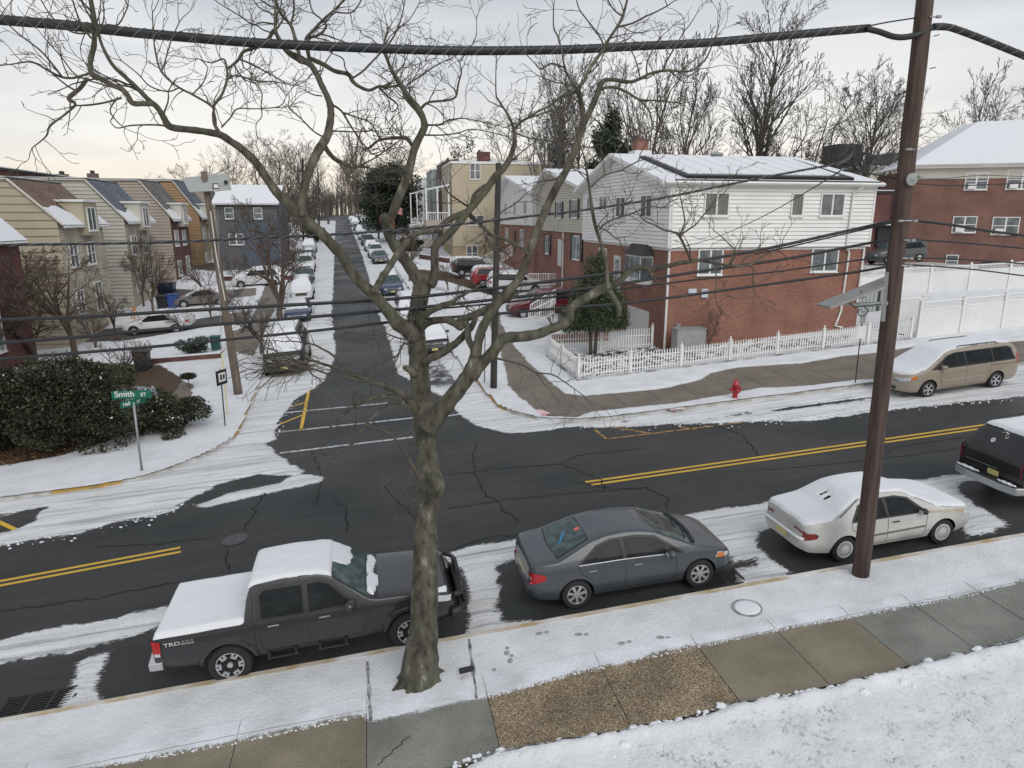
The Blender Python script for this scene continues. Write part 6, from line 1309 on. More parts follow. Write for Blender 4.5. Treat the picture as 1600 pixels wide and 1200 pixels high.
wire([(-40, 503), (0, 500), (131, 495), (200, 491), (300, 485), (500, 474), (602, 468), (699, 459), (817, 445), (939, 429), (1018, 418), (1093, 407), (1200, 388), (1309, 364), (1395, 345)], 11.6, .028, 'topmost of the black wires sloping from the tall pole to the left edge', group=gw)
wire([(-40, 540), (0, 536), (131, 526), (200, 519), (350, 506), (500, 494), (619, 484), (765, 469), (874, 456), (979, 442), (1093, 424), (1225, 405), (1309, 389), (1395, 373)], 11.6, .027, 'second from top of the sloping black wires left of the tall pole', group=gw)
wire([(-40, 565), (0, 561), (200, 545), (300, 536), (500, 516), (622, 502), (780, 490), (883, 481), (1000, 471), (1187, 446), (1337, 425), (1395, 415)], 11.6, .024, 'lowest of the sloping black wires left of the tall pole', group=gw)
wire([(640, 486), (765, 475), (874, 463), (960, 453), (1080, 438), (1150, 431), (1225, 423), (1337, 407), (1395, 401)], 11.7, .016, 'thin wire just under the second sloping wire', group=gw)
wire([(1180, 397), (1240, 384), (1309, 368), (1395, 348)], 11.7, .014, 'thin wire hugging the topmost sloping wire beside the pole', group=gw)
wire([(1405, 344), (1431, 345), (1491, 352), (1538, 360), (1600, 368), (1660, 376)], 11.6, .026, 'topmost black wire running right from the tall pole', group=gw)
wire([(1405, 373), (1500, 379), (1600, 388), (1660, 394)], 11.6, .016, 'second black wire running right from the tall pole', group=gw)
wire([(1400, 402), (1500, 405), (1600, 412), (1660, 418)], 11.6, .014, 'third black wire running right from the tall pole', group=gw)
wire([(1400, 414), (1460, 416), (1530, 422), (1600, 431), (1660, 438)], 11.6, .014, 'lowest black wire running right from the tall pole', group=gw)
wire([(1420, 281), (1428, 286), (1491, 290), (1600, 286), (1660, 282)], 11.6, .010, 'thin service wire at eave height right of the tall pole', group=gw)
wire([(1425, 279), (1475, 279), (1530, 274), (1600, 276)], 11.6, .006, 'faint wire before the apartment eaves', group=gw)
wire([(-40, 384), (0, 383), (200, 380), (300, 377), (380, 373), (511, 367), (600, 361), (731, 349), (844, 336), (900, 330), (1031, 310), (1125, 291), (1200, 276), (1281, 261), (1335, 252)], 11.35, .019, 'twisted cable crossing the whole view up to the black cable coil', lash=(.22, .0045), group='thin cables meeting at the black coil', name='twisted_cable')
wire([(1046, 390), (1100, 377), (1150, 358), (1200, 334), (1260, 300), (1313, 267)], 33, .014, 'thin service wire rising from the white house corner to the black coil', Yend=11.6, group='thin cables meeting at the black coil')
wire([(1333, 256), (1345, 268), (1380, 275), (1420, 284)], 11.4, .011, 'thin wire from the black coil to the tall pole', group='thin cables meeting at the black coil')
wire([(0, 436), (160, 420), (300, 396), (400, 372), (450, 352), (478, 340)], 30, .014, 'faint drooping wire before the left row houses', Yend=90, group='faint wires on the left')
mb = MB()
for i, (cx_, cy_, rx, ry) in enumerate(((1340, 254, 9, 13), (1344, 252, 12, 16), (1325, 262, 12, 6), (1349, 249, 7, 13))):
    mb.tube([onY(cx_+rx*math.cos(a), cy_+ry*math.sin(a), 11.4+i*.03) for a in np.linspace(-1, 4.6, 14)], .011, 5)
mb.tube([onY(1332, 240, 11.45), onY(1325, 250, 11.45), onY(1310, 256, 11.45)], [.03, .06, .02], 6)
tag(mb.build('cable_coil', M['cable']), 'coiled black cables hanging beside the tall pole before the snowy roof', 'cable coil')
# yellow guy guards beside the left pole
g0 = gpt(356, 650, .12); gg_ = tag(empty('guy_guard', g0), 'pale yellow guy wire guard leaning beside the left wooden pole', 'guy guard')
mb = MB(); mb.tube([Vector((0, 0, .05)), onY(346, 548, 30.6)-g0], .035, 8); mb.build('guard', mat('pale_yellow_plastic', (.62, .60, .32), .5), gg_)
mb = MB(); mb.tube([onY(346, 548, 30.6)-g0, onY(340, 330, 33.6)-g0], .012, 5); mb.build('guy_wire', M['galv'], gg_)
# street name sign
s0 = gpt(222, 738, .12); sg = empty('street_name_sign', s0, 0, 'green street name sign on a grey post before the big shrub', 'street sign')
tp = onY(208.5, 628, s0.y)-s0
mb = MB(); mb.tube([(0, 0, -.1), tp], .038, 10); mb.build('post', M['galv'], sg, smooth=True)
M['sign_green'] = mat('sign_green', (.008, .14, .085), .4); M['sign_white'] = mat('sign_white', (.72, .74, .74), .4)
def blade(p, ang, L_, h, txts, nm, zoff):
    R = Matrix.Translation(p+Vector((0, 0, zoff))) @ Matrix.Rotation(ang, 4, 'Z')
    mb = MB(); mb.box(-L_/2, -.006, 0, L_/2, .006, h, R); b_ = mb.build(nm, M['sign_green'], sg)
    for t, sz, x in txts:
        text_mesh(t, sz, 'lettering', M['sign_white'], b_, R @ Matrix.Translation((x, -.009, h*.27)) @ Matrix.Rotation(math.pi/2, 4, 'X'), bold=.004)
    return b_
blade(tp+Vector((-.03, 0, 0)), math.radians(-2), 1.22, .27, [('Smith', .27, -.52), ('ST', .16, .28)], 'name_blade', .12)
blade(tp, math.radians(56), .95, .22, [('Hall', .17, -.4), ('ST', .13, .12)], 'name_blade', -.12)
# no parking style sign back of the corner, pole by the far kerb, sign under the limb
def post_sign(base_px, top_y, w, h, z_top_px, label, ang, m_face, cat='street sign', post_m='iron', r=.025, extra=None, bx=None):
    b_ = gpt(*base_px, .12); t = onY(base_px[0] if bx is None else bx, top_y, b_.y)-b_; root = empty('post_sign', b_, 0, label, cat)
    mb = MB(); mb.tube([(0, 0, -.1), t], r, 8); mb.build('post', M[post_m], root)
    R = Matrix.Translation(t+Vector((0, 0, -h*.55))) @ Matrix.Rotation(ang, 4, 'Z'); mb = MB(); mb.box(-w/2, -.03, -h/2, w/2, -.018, h/2, R); pl = mb.build('sign_plate', m_face, root)
    return root, R, pl
ps, R, pl = post_sign((352, 668), 577, .62, .6, 0, 'black edged white sign on a thin black post beside the yellow guy guard', math.radians(62), mat('sign_dark', (.02, .02, .025), .4), bx=344)
mb = MB(); mb.box(-.18, -.042, -.17, .22, -.032, .19, R); w_ = mb.build('sign_face', M['sign_white'], pl)
mb = MB(); mb.box(-.1, -.05, -.1, .0, -.044, .12, R); mb.box(.06, -.05, -.08, .16, -.044, .1, R); mb.build('sign_symbol', M['iron'], w_)
ps, R, pl = post_sign((1336, 601), 486, .3, .45, 0, 'grey backed parking signs on a thin post at the far kerb', math.radians(10), M['grey_metal'], r=.022, bx=1349)
mb = MB(); mb.box(-.2, -.03, -.85, .2, -.018, -.35, R); mb.build('sign_plate', M['sign_white'], ps)
post_sign((757, 600), 508, .1, .3, 0, 'thin dark sign post left of the dark corner pole', math.radians(80), M['iron'], r=.022, bx=758)
# hydrant
h0 = gpt(1148, 624, .12); hy = empty('fire_hydrant', h0, 0, 'red fire hydrant in the kerbside snow in front of the picket fence', 'hydrant')
M['hyd'] = mat('hydrant_red', (.36, .012, .02), .35, var=.25, vscale=9, coat=.3)
mb = MB(); mb.lathe([(.17, -.1), (.17, .03), (.12, .05), (.105, .12), (.105, .48), (.13, .50), (.13, .54), (.115, .56)], 18); mb.build('barrel', M['hyd'], hy, smooth=True)
mb = MB(); mb.lathe([(.145, .56), (.145, .60), (.12, .64), (.10, .72), (.05, .78), (.035, .78), (.035, .86), (.01, .86)], 18); mb.build('bonnet', M['hyd'], hy, smooth=True)
for sx in (-1, 1):
    mb = MB(); mb.lathe([(.06, .08), (.06, .17), (.075, .17), (.075, .21), (.03, .22), (.03, .25)], 12, Matrix.Translation((0, 0, .42)) @ Matrix.Rotation(sx*math.pi/2, 4, 'Y')); mb.build('nozzle', M['hyd'], hy, smooth=True)
mb = MB(); mb.lathe([(.08, .08), (.08, .16), (.095, .16), (.095, .21), (.04, .22)], 12, Matrix.Translation((0, 0, .38)) @ Matrix.Rotation(math.pi/2, 4, 'X')); mb.build('nozzle', M['hyd'], hy, smooth=True)
# drains and covers
def grate(cx_, cy_, w, d, label, bars=7, rz=0):
    z = float(G(cx_, cy_)); o = empty('storm_drain', (cx_, cy_, z), rz, label, 'storm drain'); sl = math.atan(.07)
    fr = MB(); Rm = Matrix.Rotation(-sl, 4, 'Y')
    for a in ((-w/2, -d/2, w/2, -d/2+.05), (-w/2, d/2-.05, w/2, d/2), (-w/2, -d/2, -w/2+.05, d/2), (w/2-.05, -d/2, w/2, d/2)): fr.box(a[0], a[1], .004, a[2], a[3], .03, Rm)
    fr.build('frame', M['iron'], o); mb = MB(); mb.box(-w/2, -d/2, .003, w/2, d/2, .006, Rm); mb.build('pit', mat('drain_pit', (.002, .002, .002), 1), o)
    mb = MB()
    for k in range(bars): y = -d/2+.05+(d-.1)*(k+.5)/bars; mb.box(-w/2+.04, y-.012, .008, w/2-.04, y+.012, .026, Rm)
    for k in (1, 2): x = -w/2+w*k/3; mb.box(x-.02, -d/2+.04, .009, x+.02, d/2-.04, .029, Rm)
    mb.build('bar', mat('drain_bar', (.045, .045, .045), .5, metal=.5), o)
grate(6.85, 12.05, 1.25, .62, 'iron storm drain grate under the front wheel of the grey sedan'); grate(-6.2, 12.0, 1.25, .62, 'iron storm drain grate at the bottom left kerb')
p = gpt(300, 741); grate(p.x, p.y, 1.3, .5, 'dark storm drain opening at the left street corner', rz=math.radians(28))
p = gpt(367, 843); mh = tag(empty('manhole_cover', (p.x, p.y, p.z)), 'round iron manhole cover in the road behind the pickup bed', 'manhole cover'); Rm = Matrix.Rotation(-math.atan(.07), 4, 'Y')
mb = MB(); mb.lathe([(.36, .002), (.36, .012), (.33, .012)], 28, Rm); mb.build('frame', mat('worn_iron', (.04, .04, .042), .6), mh); mb = MB(); mb.lathe([(.32, .003), (.32, .014), (.02, .014)], 28, Rm); mb.build('lid', mat('worn_iron_lid', (.058, .058, .06), .55, var=.3, vscale=20), mh)
p = gpt(1167, 951, .12); mh = tag(empty('manhole_cover', (p.x, p.y, p.z+.012)), 'round manhole cover under thin snow in the near verge', 'manhole cover')
mb = MB(); mb.lathe([(.29, .0), (.29, .016), (.272, .018), (.268, .01)], 32, Rm, cap=False); mb.build('ring', mat('wet_iron', (.12, .12, .125), .5, col2=(.4, .41, .42), vscale=4), mh); mb = MB(); mb.lathe([(.25, .0), (.25, .022), (.2, .03), (.02, .034)], 28, Rm); mb.build('snow_cap', M['snow'], mh, smooth=True)
# footprints, pit stones, twigs in the pit
mb = MB()
def print_(x, y, ang, L_=.28, w=.1):
    c = gpt(x, y, .12)
    for (o_, l, ww) in ((-.06, .15, w), (.085, .09, w*.8)):
        q = [(c.x+math.cos(ang)*(o_+math.cos(a)*l/2)-math.sin(ang)*math.sin(a)*ww/2, c.y+math.sin(ang)*(o_+math.cos(a)*l/2)+math.cos(ang)*math.sin(a)*ww/2) for a in np.linspace(0, 2*math.pi, 11)[:-1]]
        mb.add([(x_, y_, float(G(x_, y_))+.12+.0185) for x_, y_ in q], [tuple(range(10))])
for x, y, a in ((847, 990, 0), (909, 992, -.3), (976, 1005, 0), (1037, 997, -.4), (792, 1018, 1.3), (798, 1030, 1.2), (770, 1052, 1.1)): print_(x, y, a)
mb.build('footprint', mat('pressed_snow', (.24, .25, .26), .8, col2=(.36, .37, .385), vscale=40))['kind'] = 'structure'
for i, (x, y, s1, s2, lb) in enumerate(((729, 1049, .26, .09, 'dark stone edging piece at the right edge of the tree pit'), (727, 1062, .12, .06, 'small snow capped stone just below the long dark one'))):
    c = gpt(x, y, .13); mb = MB(); mb.box(-s1/2, -s2/2, 0, s1/2, s2/2, .07); o = mb.build('edging_stone', M['iron'] if i == 0 else M['kerb'], bevel=.015); o.location = c; o.rotation_euler = (0, 0, .15); tag(o, lb, 'stone', 'stones round the tree pit')
for a, b_, lb in (((574, 1035), (580, 1130), 'worn stone edging along the left side of the tree pit'), ((733, 1000), (745, 1092), 'worn stone edging along the right side of the tree pit')):
    pe = MB()
    A_, B_ = gpt(*a, .12), gpt(*b_, .12); n = 6; pts = [A_.lerp(B_, k/n)+Vector((.01*math.sin(k*3), 0, .012)) for k in range(n+1)]; pe.tube(pts, [.02, .035, .015, .04, .03, .035, .02], 6, squash=.6)
    tag(pe.build('pit_edging', mat('wet_stone', (.10, .10, .10), .7, col2=(.5, .5, .52), vscale=6)), lb, 'edging')
# ------------------------------------------------------------------ buildings
def brick_mat(name, c1, c2, mortar, sc_=1.0, var=.35):
    m = bpy.data.materials.new(name); m.use_nodes = True; N, L = nodes(m); b = N['Principled BSDF']; tc = N.new('ShaderNodeTexCoord')
    br = N.new('ShaderNodeTexBrick'); br.inputs['Scale'].default_value = 1; br.inputs['Brick Width'].default_value = .215*sc_; br.inputs['Row Height'].default_value = .075*sc_; br.inputs['Mortar Size'].default_value = .008*sc_
    br.inputs['Color1'].default_value = (*c1, 1); br.inputs['Color2'].default_value = (*c2, 1); br.inputs['Mortar'].default_value = (*mortar, 1); br.inputs['Bias'].default_value = 0
    L.new(tc.outputs['UV'], br.inputs['Vector'])
    n = N.new('ShaderNodeTexNoise'); n.inputs['Scale'].default_value = .55; n.inputs['Detail'].default_value = 6; L.new(tc.outputs['UV'], n.inputs['Vector'])
    r = _ramp(N, L, n.outputs['Fac'], [(.3, (1-var,)*3), (.7, (1+var,)*3)]); mx_ = N.new('ShaderNodeMix'); mx_.data_type = 'RGBA'; mx_.blend_type = 'MULTIPLY'; mx_.inputs[0].default_value = 1
    L.new(br.outputs['Color'], mx_.inputs[6]); L.new(r.outputs[0], mx_.inputs[7]); L.new(mx_.outputs[2], b.inputs['Base Color']); b.inputs['Roughness'].default_value = .85
    bp = N.new('ShaderNodeBump'); bp.inputs['Strength'].default_value = .4; bp.inputs['Distance'].default_value = .01; bp.invert = True; L.new(br.outputs['Fac'], bp.inputs['Height']); L.new(bp.outputs[0], b.inputs['Normal'])
    return m
M['brick'] = brick_mat('red_brick', (.215, .082, .055), (.29, .12, .08), (.27, .19, .155), var=.2)
M['brick_apt'] = brick_mat('apartment_brick', (.16, .072, .055), (.21, .10, .076), (.2, .145, .12), var=.2)
M['brick_dark'] = brick_mat('dark_brick', (.10, .035, .042), (.15, .055, .04), (.12, .08, .07), var=.3)
M['brick_tan'] = brick_mat('tan_brick', (.34, .26, .16), (.42, .33, .21), (.36, .30, .22), var=.15)
M['stone_pale'] = brick_mat('pale_stone', (.42, .36, .29), (.52, .46, .37), (.3, .27, .22), 2.2, .3)
def side_mat(name, c): return mat(name, c, .55, var=.045, vscale=.6)
M['side_white'] = side_mat('white_siding', (.80, .80, .79)); M['side_cream'] = side_mat('cream_siding', (.52, .49, .41)); M['side_yellow'] = side_mat('yellow_siding', (.50, .43, .31))
M['side_tan'] = side_mat('tan_siding', (.40, .34, .24)); M['side_beige'] = side_mat('beige_siding', (.40, .34, .285)); M['side_sand'] = side_mat('sand_siding', (.42, .37, .275)); M['side_pale'] = side_mat('pale_siding', (.50, .48, .42))
M['side_orange'] = side_mat('ochre_siding', (.37, .235, .13)); M['side_blue'] = side_mat('blue_siding', (.075, .10, .135)); M['side_grey'] = side_mat('grey_siding', (.10, .10, .105)); M['side_teal'] = side_mat('pale_teal_siding', (.42, .48, .48)); M['side_brown'] = side_mat('brown_siding', (.12, .07, .06))
def shingle(name, c1, c2):
    m = brick_mat(name, c1, c2, tuple(v*.45 for v in c1), 2.2, .25); return m
M['sh_brown'] = shingle('brown_shingles', (.15, .10, .07), (.21, .145, .10)); M['sh_slate'] = shingle('slate_shingles', (.10, .115, .14), (.15, .17, .20)); M['sh_grey'] = shingle('grey_shingles', (.13, .12, .115), (.18, .165, .155))
M['roof_dark'] = mat('roof_dark', (.03, .03, .035), .8); M['trim'] = M['white_paint']; M['fascia_dark'] = mat('dark_fascia', (.05, .045, .045), .6)
M['shutter'] = mat('black_shutter', (.025, .022, .03), .5); M['door_white'] = mat('white_door', (.62, .62, .61), .45)
class Face:
    """a vertical wall plane: u runs along it, z up, n points outwards"""
    def __init__(s, p0, p1, flip=False):
        s.p = Vector((p0[0], p0[1], 0)); d = Vector((p1[0]-p0[0], p1[1]-p0[1], 0)); s.L = d.length; s.d = d.normalized(); s.n = Vector((s.d.y, -s.d.x, 0))*(-1 if flip else 1)
    def P(s, u, z, o=0.0): q = s.p+s.d*u+s.n*o; return (q.x, q.y, z)
    def box(s, mb, u0, z0, u1, z1, o0, o1):
        v = [s.P(u, z, o) for o in (o0, o1) for (u, z) in ((u0, z0), (u1, z0), (u1, z1), (u0, z1))]
        mb.add(v, [(0, 1, 2, 3), (7, 6, 5, 4), (0, 4, 5, 1), (1, 5, 6, 2), (2, 6, 7, 3), (3, 7, 4, 0)])
def spans(poly, z):
    xs_ = []
    for a, b_ in zip(poly, poly[1:]+poly[:1]):
        if (a[1]-z)*(b_[1]-z) <= 0 and abs(a[1]-b_[1]) > 1e-9: xs_.append(a[0]+(b_[0]-a[0])*(z-a[1])/(b_[1]-a[1]))
    return (min(xs_), max(xs_)) if len(xs_) > 1 else None
def siding(F, poly, m, parent, lap=.2, o=.0, name='siding_wall'):
    """clapboards: every course leans out at its foot"""
    z0 = min(p[1] for p in poly); z1 = max(p[1] for p in poly); mb = MB(); z = z0
    while z < z1-1e-4:
        zz = min(z+lap, z1); a = spans(poly, z+1e-4); b_ = spans(poly, zz-1e-4)
        if a and b_:
            g = lap*.17; mb.quad(F.P(a[0], z+g, o+.036), F.P(a[1], z+g, o+.036), F.P(b_[1], zz, o+.012), F.P(b_[0], zz, o+.012))
            mb.quad(F.P(a[0], z+g, o-.034), F.P(a[1], z+g, o-.034), F.P(a[1], z+g, o+.036), F.P(a[0], z+g, o+.036)); mb.quad(F.P(a[0], z, o-.034), F.P(a[1], z, o-.034), F.P(a[1], z+g, o-.034), F.P(a[0], z+g, o-.034)); mb.quad(F.P(a[0], z, o-.034), F.P(a[0], z, o+.012), F.P(a[1], z, o+.012), F.P(a[1], z, o-.034))
        z = zz
    return mb.build(name, m, parent)
def wall(F, poly, m, parent, o=0.0, name='brick_wall', th=.25):
    mb = MB(); n = len(poly); front = [F.P(u, z, o) for u, z in poly]; back = [F.P(u, z, o-th) for u, z in poly]
    mb.add(front, [tuple(range(n))], [[(u, z) for u, z in poly]])
    return mb.build(name, m, parent)
def window(F, u, z0, w, h, parent, o=.03, panes=2, frame='trim', glass='glass_house', fr=.07, label=None, style='slide', curtain=True, name='window'):
    u0, u1, z1 = u-w/2, u+w/2, z0+h; mb = MB()
    F.box(mb, u0, z0, u0+fr, z1, o-.06, o+.045); F.box(mb, u1-fr, z0, u1, z1, o-.06, o+.045); F.box(mb, u0+fr, z1-fr, u1-fr, z1, o-.06, o+.045); F.box(mb, u0+fr, z0, u1-fr, z0+fr, o-.06, o+.045)
    if style == 'slide':
        for k in range(1, panes): c = u0+w*k/panes; F.box(mb, c-.045, z0+fr, c+.045, z1-fr, o-.05, o+.035)
    else:
        F.box(mb, u0+fr, z0+h*.5-.03, u1-fr, z0+h*.5+.03, o-.05, o+.037)
        for k in range(1, panes): c = u0+w*k/panes; F.box(mb, c-.06, z0+fr, c+.06, z0+h*.5-.03, o-.05, o+.04); F.box(mb, c-.06, z0+h*.5+.03, c+.06, z1-fr, o-.05, o+.04)
    f = mb.build(name, M[frame], parent); g_ = MB(); g_.quad(F.P(u0+fr, z0+fr, o+.008), F.P(u1-fr, z0+fr, o+.008), F.P(u1-fr, z1-fr, o+.008), F.P(u0+fr, z1-fr, o+.008)); g_.build('pane', M[glass], f)
    s_ = MB(); F.box(s_, u0-.04, z0-.06, u1+.04, z0, o-.06, o+.09); s_.build('sill', M[frame], f)
    return f
def slope(p, m, parent, name, th=.1, uvs=True):
    """roof plane from four corners (counter-clockwise seen from above)"""
    p = [Vector(q) for q in p]; n = (p[1]-p[0]).cross(p[3]-p[0]).normalized(); n = n if n.z > 0 else -n
    top = [q+n*th for q in p]; mb = MB(); L1 = (p[1]-p[0]).length; L2 = (p[3]-p[0]).length; uv = [(0, 0), (L1, 0), (L1, L2), (0, L2)]
    mb.add(p+top, [(3, 2, 1, 0), (4, 5, 6, 7), (0, 1, 5, 4), (1, 2, 6, 5), (2, 3, 7, 6), (3, 0, 4, 7)], [uv, uv]+[[(0, 0)]*4]*4)
    return mb.build(name, m, parent)
def gutter(a, b_, parent, m='trim', r=.07, name='gutter'):
    mb = MB(); mb.tube([a, b_], r, 4); return mb.build(name, M[m], parent)
def chimney(x, y, z0, z1, w, parent, m='brick', cap='snow'):
    mb = MB(); h = w/2
    for F in (Face((x-h, y-h), (x+h, y-h)), Face((x+h, y-h), (x+h, y+h)), Face((x+h, y+h), (x-h, y+h)), Face((x-h, y+h), (x-h, y-h))): mb.quad(F.P(0, z0), F.P(F.L, z0), F.P(F.L, z1), F.P(0, z1), [(0, z0), (w, z0), (w, z1), (0, z1)])
    c = mb.build('chimney', M[m], parent); mb = MB(); mb.box(x-h-.05, y-h-.05, z1, x+h+.05, y+h+.05, z1+.12); mb.box(x-h+.1, y-h+.1, z1+.12, x-h+.3, y+h-.1, z1+.35); mb.build('chimney_cap', M['brick_dark'], c); return c
def gz(x, y): return float(G(x, y))
# ---- the white house on the corner -------------------------------------------------
WH = empty('white_house', (15, 33.3, 0), 0, 'corner house with white siding over red brick and snowy solar roof', 'house')
def rel(root):
    for o in [x for x in bpy.data.objects if x.parent == root]: o.location = -root.location if o.type == 'MESH' and o.location.length < 1e-6 else o.location
X0, X1, Y0, Y1 = 15.0, 26.4, 33.3, 47.8; RZ = 11.55; RY = 41.0
FS = Face((X0, Y0), (X1, Y0)); FW = Face((X0, Y1), (X0, Y0)); FE = Face((X1, Y0), (X1, Y1)); FN = Face((X1, Y1), (X0, Y1))
wall(FS, [(0, -.5), (11.4, -.5), (11.4, 6.5), (0, 6.5)], M['brick'], WH); wall(FW, [(0, -.5), (14.5, -.5), (14.5, 6.5), (0, 6.5)], M['brick'], WH); wall(FE, [(0, -.5), (14.5, -.5), (14.5, 6.5), (0, 6.5)], M['brick'], WH); wall(FN, [(0, -.5), (11.4, -.5), (11.4, 6.5), (0, 6.5)], M['brick'], WH)
siding(FS, [(-.12, 6.5), (11.52, 6.5), (11.52, 9.7), (-.12, 9.7)], M['side_white'], WH, .2, .12)
gab = lambda off: [(0, 6.5), (14.5, 6.5), (14.5+off, 9.7), (Y1-RY, RZ-.05), (0-off, 9.85)]
siding(FW, [(-.1, 6.5), (14.62, 6.5), (14.62, 9.7), (Y1-RY, RZ-.05), (-.1, 9.9)], M['side_white'], WH, .2, .12); siding(FE, [(-.12, 6.5), (14.6, 6.5), (14.6, 9.7), (RY-Y0, RZ-.05), (-.12, 9.7)], M['side_white'], WH, .2, .12); siding(FN, [(-.12, 6.5), (11.52, 6.5), (11.52, 9.8), (-.12, 9.8)], M['side_white'], WH, .2, .12)
mb = MB(); mb.box(X0-.02, Y0-.02, 6.38, X1+.02, Y1, 6.50); mb.box(X0-.17, Y0-.17, 6.5, X0-.07, Y0-.07, 9.7); mb.box(X1+.07, Y0-.17, 6.5, X1+.17, Y0-.07, 9.7); mb.build('corner_trim', M['trim'], WH)
rx0, rx1 = X0-.75, X1+.35; ys0, ys1 = Y0-.45, Y1+.5; ze0, ze1 = 9.62, 9.72
slope([(rx0, ys0, ze0), (rx1, ys0, ze0), (rx1, RY, RZ), (rx0, RY, RZ)], M['trim'], WH, 'roof', .16); slope([(rx1, ys1, ze1), (rx0, ys1, ze1), (rx0, RY, RZ), (rx1, RY, RZ)], M['trim'], WH, 'roof', .16)
slope([(rx0+.03, ys0+.05, ze0+.17), (rx1-.03, ys0+.05, ze0+.17), (rx1-.03, RY, RZ+.17), (rx0+.03, RY, RZ+.17)], M['snow'], WH, 'roof_snow', .06); slope([(rx1-.03, ys1-.05, ze1+.17), (rx0+.03, ys1-.05, ze1+.17), (rx0+.03, RY, RZ+.17), (rx1-.03, RY, RZ+.17)], M['snow'], WH, 'roof_snow', .06)
gutter((rx0+.1, ys0-.06, ze0+.1), (rx1, ys0-.06, ze0+.1), WH, 'trim', .09); mb = MB(); mb.box(rx0+.7, ys0-.03, ze0+.17, rx1-.2, ys0+.03, ze0+.26); mb.build('gutter_edge', M['roof_dark'], WH)
def on_roof(x, t, up=0): y = ys0+(RY-ys0)*t; return (x, y, ze0+(RZ-ze0)*t+up)
pnl = empty('solar_panel', (0, 0, 0), 0); bpy.data.objects.remove(pnl)
pn = slope([on_roof(15.7, .05, .22), on_roof(25.2, .05, .22), on_roof(25.4, .78, .22), on_roof(15.6, .80, .22)], mat('solar_black', (.006, .006, .010), .5), WH, 'solar_array', .15)
slope([on_roof(15.95, .10, .375), on_roof(24.6, .10, .375), on_roof(25.1, .77, .375), on_roof(15.86, .79, .375)], M['snow'], pn, 'array_snow', .05)
mb = MB()
for k in range(1, 9): x = 15.8+k*1.04; a, b_ = Vector(on_roof(x, .09, .43)), Vector(on_roof(x, .77, .43)); mb.tube([a, b_], .012, 4)
mb.build('array_joint', mat('joint_grey', (.55, .57, .6), .7), pn)
mb = MB(); q = Vector(on_roof(20.6, .84, .2)); mb.lathe([(.5, 0), (.5, .08), (.35, .1), (.33, .2), (.4, .22), (.36, .34), (.02, .42)], 16, Matrix.Translation(q)); mb.build('roof_fan', M['grey_metal'], WH, smooth=True)
mb = MB(); a = Vector(on_roof(23.2, .62, .41)); mb.add([a, a+Vector((1.5, .1, .02)), a+Vector((2.3, -.9, -.2)), a+Vector((1.9, -.5, -.1)), a+Vector((1.0, -.25, -.06))], [(0, 1, 2, 3, 4)]); b_ = Vector(on_roof(21.9, .8, .41)); mb.add([b_, b_+Vector((.5, -.2, -.05)), b_+Vector((1.0, -.25, -.05)), b_+Vector((.3, .15, .03))], [(0, 1, 2, 3)]); mb.build('bare_roof_patch', M['roof_dark'], WH)
chimney(17.1, 43.2, 10.5, 12.75, .8, WH, 'brick'); mb = MB(); mb.box(16.55, 42.6, 10.4, 17.65, 43.75, 12.15); mb.build('chimney_base', M['snow'], WH)
for u, z, w, h, p_, g_ in ((2.38, 8.1, 1.38, 1.18, 2, 'curtain'), (6.95, 8.1, .72, 1.18, 1, 'curtain'), (9.0, 8.1, 1.42, 1.18, 2, 'glass_house')): window(FS, u, z, w, h, WH, .16, p_, glass=g_)
for u, z, w, h in ((2.3, 5.12, 1.4, 1.34), (8.98, 5.18, 1.62, 1.28)): window(FS, u, z, w, h, WH, .03, 2)
for y, z, w, h in ((36.2, 8.05, 1.6, 1.2), (40.2, 8.05, 1.6, 1.2), (43.4, 8.5, 1.5, .9), (46.3, 8.5, 1.0, .9)): window(FW, Y1-y, z, w, h, WH, .16, 2)
window(FW, Y1-43.6, 4.7, 1.5, 1.4, WH, .03, 2)
# bay window, garage door, front door
bw = MB(); c0 = FW.P(Y1-35.4, 4.6, 0); FB = Face((X0-.55, 38.1), (X0-.55, 35.8))
bay = empty('x', (0, 0, 0)); bpy.data.objects.remove(bay)
mb = MB(); mb.prism([(X0+.02, 35.3), (X0+.02, 38.6), (X0-.55, 38.1), (X0-.55, 35.8)], 4.45, 6.0); by_ = mb.build('bay_window', M['trim'], WH)
for F_ in (Face((X0-.56, 38.1), (X0-.56, 35.8)), Face((X0-.56, 35.8), (X0, 35.3)), Face((X0, 38.6), (X0-.56, 38.1))):
    n = max(1, int(F_.L/.7))
    for k in range(n): g_ = MB(); a, b_ = F_.L*k/n+.06, F_.L*(k+1)/n-.06; g_.quad(F_.P(a, 4.75, .012), F_.P(b_, 4.75, .012), F_.P(b_, 5.9, .012), F_.P(a, 5.9, .012)); g_.build('pane', M['glass_house'], by_)
mb = MB(); mb.add([(X0, 35.2, 6.0), (X0, 38.7, 6.0), (X0-.65, 38.2, 6.0), (X0-.65, 35.7, 6.0), (X0-.02, 35.7, 6.75), (X0-.02, 38.2, 6.75)], [(3, 2, 5, 4), (0, 3, 4), (2, 1, 5), (0, 1, 2, 3)]); mb.build('bay_roof', M['sh_grey'], by_)
mb = MB(); FW.box(mb, Y1-38.8, 1.0, Y1-35.5, 2.95, -.1, .03); g_ = mb.build('garage_door', M['door_white'], WH)
mb = MB(); FW.box(mb, Y1-41.4, 3.5, Y1-40.2, 5.75, -.1, .04); d_ = mb.build('front_door', M['door_white'], WH); mb = MB(); FW.box(mb, Y1-41.15, 4.2, Y1-40.45, 5.5, .04, .05); mb.build('door_glass', M['glass_house'], d_)
mb = MB(); mb.box(X0-1.6, 39.2, .2, X0, 42.2, 3.45); mb.build('stoop', M['brick'], WH)
mb = MB()
